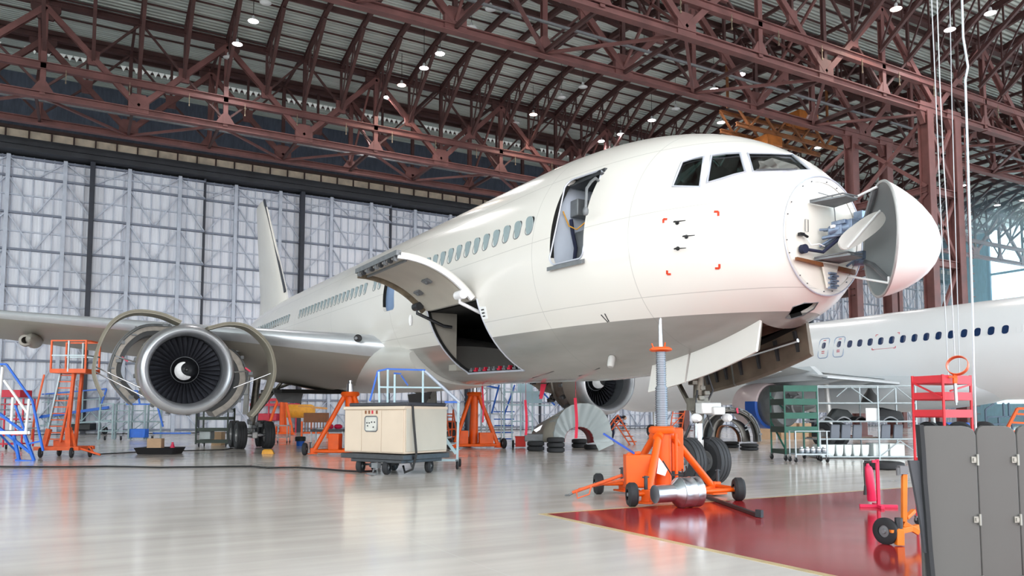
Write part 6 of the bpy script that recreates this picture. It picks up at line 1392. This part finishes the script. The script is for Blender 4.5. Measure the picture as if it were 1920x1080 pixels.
# --- reverser half on tyres
A_ = At(1368, 842); s_ = A_.thing('reverser_shell', 'dark open engine reverser half standing on tyres beside the nose wheel', 'engine cowl'); Lq = A_.L
po, pi_ = archpts(1311, 1368, 1424, 828, 765), archpts(1333, 1352, 1390, 828, 786)
MB().loft([[Lq(*a, 0), Lq(*a, .25), Lq(a[0] + (1366 - a[0]) * .1, a[1] + (828 - a[1]) * .1, .25), Lq(a[0] + (1366 - a[0]) * .1, a[1] + (828 - a[1]) * .1, 0)] for a in po]).build('outer_ring', CASEM, s_)
MB().loft([[Lq(a[0] + (1366 - a[0]) * .1, a[1] + (828 - a[1]) * .1, .2) for a in po], [Lq(a[0] + (1380 - a[0]) * .3, a[1] + (828 - a[1]) * .15, 1.4) for a in po]], cap=False, shut=False).build('dark_inner_wall', M('shell_inner_dark', (64, 66, 66), .5, .2, .2, 4), s_, solid=.04)
MB().loft([[Lq(*a, -.2) for a in pi_], [Lq(a[0] + 14, a[1], 1.0) for a in pi_]], cap=False, shut=False).build('core_liner', M('core_liner_grey', (112, 110, 106), .45, .4, .2, 3), s_, solid=.05)
MB().loft([[Lq(1360 + (a[0] - 1360) * .72, 828 + (a[1] - 828) * .72, .1) for a in pi_], [Lq(1366 + (a[0] - 1360) * .7, 828 + (a[1] - 828) * .7, .9) for a in pi_]], cap=False, shut=False).build('brown_liner', BROWN, s_, solid=.03)
g = MB(); g.path([Lq(a[0], a[1] - 1, -.03) for a in po], .035, 6); g.path([Lq(a[0] + (1366 - a[0]) * .06, a[1] + (828 - a[1]) * .05, -.05) for a in po], .022, 6)
for q in range(1, 18, 2): g.box(Lq(po[q][0], po[q][1], -.05), (.06 + .04 * (q % 3), .1, .07))
g.build('edge_plumbing', GREYMET, s_)
bars('strut', GALV, [(1395, 800, 1410, 785, .4, .4), (1380, 812, 1404, 803, .5, .5)], .04, s_)
MB().prism([Lq(1379, 766, -.1), Lq(1383, 764, -.1), Lq(1384, 775, -.1), Lq(1381, 775, -.1)], (0, .02, 0)).build('red_flag', PINKRED, s_)
for (px, py, n, where) in ((1374, 840, 2, 'under the brown liner of the reverser half'), (1410, 845, 2, 'under the right foot of the reverser half'), (1330, 842, 2, 'under the left foot of the reverser half')):
    l = ground(px, py) + cfl @ Vector((0, .36, 0))
    for q in range(n): tyre_thing('black tyre, ' + ('lower one ' if q == 0 else 'upper one ') + where, l + Vector((0, 0, .135 * q)), .36, .135)

# --- green rack, steel cart, boxes
A_ = At(1488, 864); s_ = A_.thing('parts_rack', 'dark green wheeled rack with open shelves right of the nose', 'rack'); Lq = A_.L
a, m_, b_ = Lq(1443, 864), Lq(1470, 864), Lq(1531, 864); zt_ = Lq(0, 723).z; dpt = .75
cor = [(Lq(1444, 0, .95).x, .95), (m_.x, 0), (Lq(1531, 0, .12).x, .12), (Lq(1505, 0, 1.05).x, 1.05)]
for x, y in cor: MB().bx(x - .022, x + .022, y - .022, y + .022, .14, zt_).build('upright', GREENP, s_, smooth=0)
for y in (728, 753, 779, 805):
    z = Lq(0, y).z; hb = .1
    MB().prism([(cor[1][0], cor[1][1], z - hb), (cor[2][0], cor[2][1], z - hb), (cor[2][0], cor[2][1], z + hb * .9), (cor[1][0], cor[1][1], z + hb * .9)], (0, -.02, 0)).build('front_panel', GREENP, s_, smooth=0)
    MB().prism([(cor[0][0], cor[0][1], z - hb), (cor[1][0], cor[1][1], z - hb), (cor[1][0], cor[1][1], z + hb * .9), (cor[0][0], cor[0][1], z + hb * .9)], (-.02, -.01, 0)).build('side_panel', DKGREEN, s_, smooth=0)
    if y > 728: MB().prism([(x, y_, z - hb) for x, y_ in cor], (0, 0, .03)).build('shelf', DKGREEN, s_, smooth=0)
MB().prism([(x, y_, .2) for x, y_ in cor], (0, 0, .14)).build('bottom_shelf', DKGREEN, s_, smooth=0)
MB().bar((cor[0][0], cor[0][1], zt_ - .3), (cor[1][0], cor[1][1], zt_ - .75), .03, .03).bar((cor[0][0], cor[0][1], 1.2), (cor[1][0], cor[1][1], .35), .04, .04).build('brace', GREENP, s_, smooth=0)
for x, y in cor: caster(s_, x, y, .085, .045)
A_ = At(1505, 866); s_ = A_.thing('steel_cart', 'low steel cart with bare rails in front of the silver rack', 'cart'); Lq = A_.L
a, b_ = Lq(1476, 0).x, Lq(1540, 0).x; s_.location = A_.loc + cfl @ Vector((.1, -.3, 0))
MB().bx(a, b_, 0, .5, .22, .26).bx(a, b_, 0, .5, .92, .94).build('cart_deck', GALV, s_, smooth=0)
for x in (a, b_ - .1):
    for y in (0, .5): MB().bx(x - .018, x + .018, y - .018, y + .018, .14, .94).build('cart_post', GALV, s_, smooth=0); caster(s_, x, y, .075)
for q in range(5):
    o = MB().lathe([(0, 0), (.06, 0), (.085, .04), (.085, .14), (.05, .16), (.05, .19), (0, .19)], (0, 0, 0), (0, 0, 1), 16).build('metal_fitting', STEEL); o.location = s_.location + cfl @ Vector((a + .25 + .17 * q, .2, .266)); tag(o, 'round steel fitting on the low cart deck, %s from the left of five' % ORD[q], 'fitting', 'steel fittings on the low cart')
for q, (px, py, w_, h_, lb) in enumerate(((1440, 824, .95, .42, 'lowest cardboard box left of the green rack'), (1440, 811, .8, .32, 'cardboard box on top of the lowest one, left of the green rack'), (1478, 824, .75, .5, 'left cardboard box of the row seen through the green rack'), (1506, 824, .78, .45, 'middle cardboard box of the row seen through the green rack'), (1538, 824, .75, .48, 'right cardboard box of the row beside the silver rack'), (1484, 808, .7, .45, 'left cardboard box of the upper row seen through the green rack'), (1512, 808, .7, .45, 'right cardboard box of the upper row seen through the green rack'))):
    base = At(px, 824); zz = 0 if py == 824 else (.42 if q == 1 else .5)
    o = MB().box((0, .3, h_ / 2), (w_, .6, h_)).bx(-.03, .03, -.006, 0, 0, h_).build('cardboard_box', TAN, bevel=.008); o.location = base.loc + cfl @ Vector((0, .05 * q if zz == 0 else .1, zz)); o.rotation_euler = (0, 0, -YAW); tag(o, lb, 'box', 'cardboard boxes behind the green rack')

# --- silver scaffold rack with parts
A_ = At(1620, 860); s_ = A_.thing('scaffold_rack', 'long galvanised scaffold rack of cabin parts under the second airliner wing', 'rack'); Lq = A_.L
RX0, RXm, RX1 = 1532, 1645, 1716
zr = [Lq(0, y).z for y in (856, 823, 790, 756, 724)]
for x in (RX0, RXm, RX1):
    for y in (0, 1.3): X = Lq(x, 0).x; MB().tube((X, y, 0), (X, y, zr[4]), .028, 8).build('upright', GALV, s_)
for i, z in enumerate(zr):
    for y in (0, 1.3): MB().tube((Lq(RX0, 0).x, y, z), (Lq(RX1, 0).x, y, z), .024, 8).build('ledger', GALV, s_)
    if i < 4: MB().bx(Lq(RX0, 0).x, Lq(RX1, 0).x, .02, 1.28, z - .03, z + .01).build('shelf_board', GALV, s_, smooth=0)
for xa, ya, xb, yb in ((1568, 744, 1592, 724), (1592, 724, 1636, 756), (1645, 756, 1680, 726), (1680, 726, 1712, 752), (1645, 856, 1684, 826), (1684, 826, 1714, 848)): p, q = Lq(xa, ya), Lq(xb, yb); MB().tube(p, q, .018, 6).build('brace', GALV, s_)
PLW = M('translucent_white_plastic', (222, 230, 230), .35, 0, .06, 4)
base = A_.loc
def put(o, px, z, d, label, cat, group=None, rz=0):
    o.location = base + cfl @ Vector((Lq(px, 0).x, d, z)); o.rotation_euler = (0, 0, -YAW + rz); return tag(o, label, cat, group)
for q, px in enumerate((1541, 1557, 1573, 1589, 1605, 1621)):
    o = MB().loft([[(-.08, 0, .12), (.08, 0, .12), (.08, .5, .12), (-.08, .5, .12)], [(-.11, -.02, .22), (.11, -.02, .22), (.11, .5, .22), (-.11, .5, .22)], [(-.125, -.04, .5), (.125, -.04, .5), (.125, .5, .5), (-.125, .5, .5)]]).build('plastic_bin', PLW, bevel=.02)
    o.data.transform(Matrix.Translation((0, 0, -.12))); put(o, px, zr[0] + .012, .1, 'white plastic bin on the lowest shelf of the silver rack, %s from left' % ORD[q], 'bin', 'white bins on the silver rack')
for q, px in enumerate((1650, 1681)):
    o = MB().bx(-.24, .24, -.02, .5, 0, .42).bx(-.26, .26, -.04, .52, .38, .42).build('plastic_tub', PLW, bevel=.02); put(o, px, zr[0] + .012, .1, ('left' if q == 0 else 'right') + ' of the two wide white tubs on the lowest shelf of the silver rack', 'tub', 'white bins on the silver rack')
SEATG = M('seat_panel_grey', (104, 112, 124), .6, 0, .1, 3)
for q, px in enumerate((1567, 1588, 1610, 1664, 1688)):
    o = MB().prism([(-.16, 0, 0), (.14, 0, 0), (.17, 0, .46), (-.12, 0, .46)], (0, .08, 0)).build('seat_panel', SEATG, bevel=.02); put(o, px, zr[1] + .012, .15 + .02 * q, 'grey seat panel on the second shelf of the silver rack, %s from left' % ORD[q], 'panel', 'grey panels on the silver rack')
for q, (px, w_) in enumerate(((1552, .45), (1586, .45), (1618, .4), (1674, .6))):
    o = MB().loft([[(x, y, .03 + .12 * math.sin(math.pi * (x + w_ / 2) / w_)) for x, y in ((x_, y_) for y_ in (0,) for x_ in np.linspace(-w_ / 2, w_ / 2, 9))] + [(x_, 0, .0 + .1 * math.sin(math.pi * (x_ + w_ / 2) / w_)) for x_ in np.linspace(w_ / 2, -w_ / 2, 9)], [(x_, .45, .03 + .12 * math.sin(math.pi * (x_ + w_ / 2) / w_)) for x_ in np.linspace(-w_ / 2, w_ / 2, 9)] + [(x_, .45, .1 * math.sin(math.pi * (x_ + w_ / 2) / w_)) for x_ in np.linspace(w_ / 2, -w_ / 2, 9)]]).build('curved_fairing', GREYMET if q != 2 else BLACK)
    put(o, px, zr[2] + .014, .2, 'curved grey fairing on the third shelf of the silver rack, %s from left' % ORD[q] if q != 2 else 'curved black fairing on the third shelf of the silver rack', 'fairing', 'fairings on the silver rack', .2 * q - .3)
o = MB().prism([(-.55, 0, 0), (.5, 0, 0), (.15, 0, .36), (-.25, 0, .42)], (0, .4, 0)).build('folded_cover', M('dark_cover_grey', (66, 72, 74), .7, 0, .15, 4), bevel=.05); put(o, 1600, zr[2] + .014, .78, 'dark grey folded cover heaped on the third shelf of the silver rack', 'cover')
o = MB().prism([(-.7, 0, 0), (.6, 0, 0), (.5, 0, .3), (-.2, 0, .46)], (0, .4, 0)).build('black_cover', M('black_cover_cloth', (40, 44, 48), .7, 0, .2, 4), bevel=.06); put(o, 1685, zr[2] + .014, .8, 'black cover heaped on the third shelf near the red rack', 'cover')
o = MB().bx(-.22, .22, 0, .03, 0, .42).build('white_card', PAPER, bevel=.005); put(o, 1636, zr[2] + .012, .05, 'white card leaning on the silver rack beside its middle post', 'card')
o = MB().bx(-1.5, 1.4, 0, .5, 0, .03).build('flat_strip_stack', M('mixed_strip_brown', (134, 116, 104), .6, 0, .3, 8, stretch=(.3, 8, 1))); put(o, 1620, zr[1] + .015, .6, 'flat brown strips laid along the second shelf of the silver rack', 'strips')
o = MB().lathe([(0, 0), (.3, 0), (.22, .25), (.12, .38), (.06, .5), (0, .5)], (0, 0, 0), (0, 0, 1), 10).build('black_bag', BLACK); put(o, 1652, zr[3] + .013, .8, 'black bag standing on the top shelf of the silver rack', 'bag')

# --- fire extinguisher on its stand, tyre behind
A_ = At(1646, 952); s_ = A_.thing('extinguisher_stand', 'crimson cross-footed floor stand for the fire extinguisher on red floor', 'stand'); Lq = A_.L
MB().bx(.0, .045, 0, .045, .02, .73).build('stand_post', PINKRED, s_, bevel=.004); MB().bar((-.25, .06, .025), (.28, -.04, .025), .05, .045).bar((-.03, -.22, .025), (.07, .28, .025), .05, .045).build('cross_foot', PINKRED, s_, bevel=.004)
MB().bx(-.06, .03, 0, .03, .68, .72).build('hanger_bracket', PINKRED, s_)
s_ = thing('fire_extinguisher', 'crimson fire extinguisher with black hose hanging on its stand', 'fire extinguisher', A_.loc + cfl @ Vector((-.085, .0, .1)), -YAW)
MB().lathe([(0, 0), (.055, 0), (.066, .02), (.066, .46), (.055, .51), (.025, .54), (.022, .57), (0, .57)], (.0, 0, 0), (-.045, 0, .5), 22).build('cylinder', PINKRED, s_)
MB().box((-.055, 0, .6), (.08, .03, .03)).box((-.07, 0, .63), (.1, .02, .015)).build('valve_handle', BLACK, s_); MB().path([(-.05, -.02, .6), (-.12, -.03, .58), (-.125, -.04, .4), (-.12, -.05, .22)], .011).tube((-.12, -.05, .24), (-.125, -.05, .1), .017, 10, .026).build('hose', BLACK, s_)
l = ground(1676, 882) + cfl @ Vector((0, .5, 0)); tyre_thing('black tyre lying flat on the floor behind the fire extinguisher', l, .48, .2)
# --- orange trolley by the grey panels
A_ = At(1666, 1024); s_ = A_.thing('jack_trolley', 'small orange wheeled jack stand beside the grey panels', 'trolley'); Lq = A_.L
OR3 = M('dull_orange_paint', (224, 120, 28), .45, 0, .15, 4)
wheel(s_, (.02, .1, .145), .145, .07, (1, .55, 0)); p0, p1 = Lq(1690, 880, .1), Lq(1686, 975, .1)
MB().bar(p0, p1, .05, .05).bar(Lq(1672, 993, .0), Lq(1712, 985, .15), .06, .06).bar(Lq(1684, 978, .1), Lq(1712, 995, .1), .06, .06).bar(Lq(1690, 968, .1), Lq(1705, 955, .2), .05, .04).bar(Lq(1677, 990, 0), Lq(1676, 1018, 0), .08, .07).build('trolley_frame', OR3, s_, bevel=.005)
MB().tube(Lq(1676, 968, .02), Lq(1676, 990, .02), .04, 14).build('spring_post', DARKSTEEL, s_); MB().box(Lq(1687, 880, .1), (.09, .07, .09)).tube(Lq(1680, 876, .1), Lq(1680, 890, .1), .03).build('clamp_head', GREYMET, s_)
MB().bar(Lq(1660, 993, .0), Lq(1684, 990, .0), .05, .03).build('wheel_fork', OR3, s_)
# --- grey panels in the right foreground
PD = 5.6
def PLc(px, z, d=0): D = PD + d; return Vector((SW * D + CW * ((px - 960) / 1440 * D), CW * D - SW * ((px - 960) / 1440 * D), z))
panel_root = PLc(1820, 0)
def panel(label, xa, xb, d, zt, rt=True):
    s_ = thing('fairing_panel', label, 'panel', PLc(xa, 0, d), -YAW, 'grey panels standing at right'); w_ = (xb - xa) / 1440 * (PD + d)
    pl = [(0, 0, 0), (w_, 0, 0)] + ([(w_, 0, zt - .07), (w_ - .015, 0, zt - .03), (w_ - .05, 0, zt - .008), (w_ - .1, 0, zt)] if rt else [(w_, 0, zt)]) + [(.05, 0, zt), (.015, 0, zt - .02), (0, 0, zt - .06)]
    MB().prism(pl, (0, .035, 0)).build('panel_sheet', GREYPANEL, s_, bevel=.006); return s_, w_
for i, (xa, xb, d) in enumerate(((1720, 1826, 0), (1827, 1901, .05), (1902, 2010, .1))):
    s_, w_ = panel('large plain grey fairing panel standing at right, ' + ('leftmost, beside the black seal' if i == 0 else 'middle one of three, hinged both sides' if i == 1 else 'rightmost, cut by the edge'), xa, xb, d, 1.325)
    if i < 2:
        for y in (856, 966, 1078):
            z = CAMZ + (779 - y) / 1440 * (PD + d) - .02
            h = MB().bx(w_ - .045, w_ - .005, -.012, .0, z - .022, z + .022).tube((w_ - .003, -.014, z - .04), (w_ - .003, -.014, z + .04), .009, 8).bx(w_ - .035, w_ - .015, -.02, -.012, z - .012, z + .012); h.build('hinge', M('hinge_steel', (150, 148, 142), .4, .5, .1, 8), s_)
# black rubber seal frame leaning on the left panel
A_ = PLc(1716, 0, .02); s_ = thing('edge_seal', 'black curved rubber-edged frame leaning against the leftmost grey panel', 'seal', A_, -YAW)
k_ = PD / 1440
def pp(px, py, d=0): return Vector(((px - 1716) * k_ - .012, d - .1, CAMZ + (779 - py) / 1440 * PD))
ed = [pp(1714, 796), pp(1716, 840), pp(1717, 900), pp(1720, 960), pp(1722, 1020), pp(1726, 1090), pp(1728, 1130)]
ed[-1].z = .02
MB().loft([[p + Vector((-.012, 0, 0)), p + Vector((.018, 0, 0)), p + Vector((.018, .06, 0)), p + Vector((-.012, .06, 0))] for p in ed]).build('outer_seal', RUBBER, s_)
MB().loft([[pp(a, y, .03), pp(b_, y, .03), pp(b_, y, .06), pp(a, y, .06)] for a, b_, y in ((1694, 1713, 862), (1700, 1715, 900), (1706, 1717, 940), (1712, 1719, 985), (1716, 1722, 1030))]).build('leaning_flap', M('dark_flap', (62, 64, 70), .6, 0, .15, 5), s_)
# --- red rack with ring clamp behind the panels
A_ = At(1766, 868); A_.dep, A_.loc = 9.6, PLc(1766, 0, 4.0); A_.xc = (1766 - 960) / 1440 * 9.6; s_ = A_.thing('red_rack', 'red open shelf rack behind the grey panels at right', 'rack'); Lq = A_.L
RDK, RDL = M('rack_red_paint', (204, 44, 56), .45, 0, .06, 3), None  # one even red over the whole rack
cor = [(Lq(1711, 0, .42).x, .42), (Lq(1768, 0).x, 0), (Lq(1820, 0, .25).x, .25), (Lq(1768, 0, .7).x, .7)]
for x, y in cor: MB().bx(x - .012, x + .012, y - .012, y + .012, 0, Lq(0, 702).z).build('upright', RDK, s_, smooth=0)
for ya, yb in ((703, 719), (735, 750), (768, 783), (860, 876), (920, 940)):
    za, zb = Lq(0, ya).z, max(.03, Lq(0, yb).z)
    for c0, c1 in ((0, 1), (1, 2)): (x0_, y0_), (x1_, y1_) = cor[c0], cor[c1]; MB().prism([(x0_, y0_, zb), (x1_, y1_, zb), (x1_, y1_, za), (x0_, y0_, za)], (.006, -.012, 0)).build('rack_panel', RDK, s_, smooth=0)
    MB().prism([(x, y, zb) for x, y in cor], (0, 0, .015)).build('shelf', RDK, s_, smooth=0)
MB().bar((cor[0][0], cor[0][1] - .02, Lq(0, 716).z), (cor[1][0] - .03, -.02, Lq(0, 745).z), .016, .02).bar((cor[1][0] + .1, .02, Lq(0, 733).z), (cor[2][0] - .03, .2, Lq(0, 720).z), .016, .02).build('brace', RDK, s_, smooth=0)
for x, y in cor: caster(s_, x, y, .05, .03, .1)
c_ = thing('ring_clamp', 'orange ring clamp with steel shaft hooked on the red rack', 'clamp', A_.loc + cfl @ Vector((Lq(1792, 0).x, .08, Lq(0, 704).z)), -YAW)
rc = Vector((.045, -.06, .125)); rm3 = Matrix.Rotation(R(28), 3, 'Y') @ Matrix.Rotation(R(-48), 3, 'Z')
rg = [[rc + rm3 @ Vector((r * math.cos(2 * math.pi * q / 32), y, r * math.sin(2 * math.pi * q / 32))) for q in range(32)] for r, y in ((.118, -.03), (.126, -.03), (.126, .03), (.118, .03))]
MB().loft(rg, wrap=True).build('ring', M('copper_orange', (220, 110, 70), .4, .2, .1, 5), c_)
MB().bar((.01, -.06, .02), (0, -.07, -.1), .05, .03).box((-.03, -.07, -.02), (.1, .02, .02)).build('grip', ORANGE, c_, bevel=.004); MB().bar((.0, -.07, -.1), (.005, -.07, -.34), .032, .025).tube((.005, -.07, -.34), (.005, -.07, -.37), .01).build('shaft', GALV, c_)
# --- far right: railed platform, orange steps, dark tyres behind the panels
A_ = At(1880, 822); s_ = A_.thing('railed_platform', 'dark grey railed platform in the right background', 'work stand'); Lq = A_.L; DG = M('slate_frame', (70, 92, 112), .5, .1, .1, 4)
for d0 in (0, 1.5): bars('rail', DG, [(1846, 768, 1862, 757, d0, d0), (1846, 768, 1846, 800, d0, d0), (1848, 782, 1930, 780, d0, d0), (1848, 795, 1930, 795, d0, d0)], .09, s_); bars('post', DG, [(x, 782, x, 822, d0, d0) for x in (1848, 1870, 1895, 1925)] + [(1880, 755, 1880, 782, d0, d0), (1890, 755, 1890, 782, d0, d0)], .09, s_)
A_ = At(1900, 850); s_ = A_.thing('step_ladder', 'orange steps at the right edge behind the grey panels', 'ladder'); Lq = A_.L
for d0 in (0, .7): bars('ladder_rail', ORANGE, [(1906, 766, 1858, 850, d0, d0), (1906, 766, 1960, 766, d0, d0), (1940, 770, 1892, 850, d0, d0)], .09, s_)
for q in range(5): t_ = (q + .5) / 5; bars('rung', ORANGE, [(1908 - 46 * t_, 768 + 80 * t_, 1938 - 46 * t_, 770 + 78 * t_, 0, 0)], .07, s_)
for q, px in enumerate((1800, 1846)):
    A_ = At(px, 834); o = MB().lathe([(.26, -.2), (.46, -.2), (.56, -.1), (.56, .1), (.46, .2), (.26, .2), (.26, -.2)], (0, 0, .56), (.3, 1, 0), 30).build('spare_wheel', RUBBER); o.location = A_.loc; o.rotation_euler = (0, 0, -YAW); tag(o, 'black spare wheel standing behind the red rack, ' + ('left' if q == 0 else 'right') + ' of the pair', 'wheel', 'spare wheels behind the red rack')
A_ = At(1790, 826); o = MB().bx(-.9, .9, 0, 1.0, 0, 1.0).bx(-.8, .8, -.1, 0, .1, .5).build('blue_machine', BLUE, bevel=.06); o.location = A_.loc; o.rotation_euler = (0, 0, -YAW); tag(o, 'blue boxy machine seen through the bottom of the red rack', 'machine')
# ------------------------------------------------------------------ cold daylight haze at the glazed end of the hangar
hz = bpy.data.materials.new('daylight_haze'); hz.use_nodes = True
t = hz.node_tree; t.nodes.clear(); o_ = t.nodes.new('ShaderNodeOutputMaterial'); v_ = t.nodes.new('ShaderNodeVolumeScatter')
v_.inputs['Color'].default_value = (.55, .85, 1, 1); v_.inputs['Density'].default_value = .013; v_.inputs['Anisotropy'].default_value = .3
t.links.new(v_.outputs[0], o_.inputs['Volume'])
h = MB().bx(80, 109.5, 14, 65, .02, 26).build('haze', hz, smooth=0); h['kind'] = 'stuff'; h['label'] = 'pale blue daylight haze filling the far right end of the hangar'; h['category'] = 'haze'
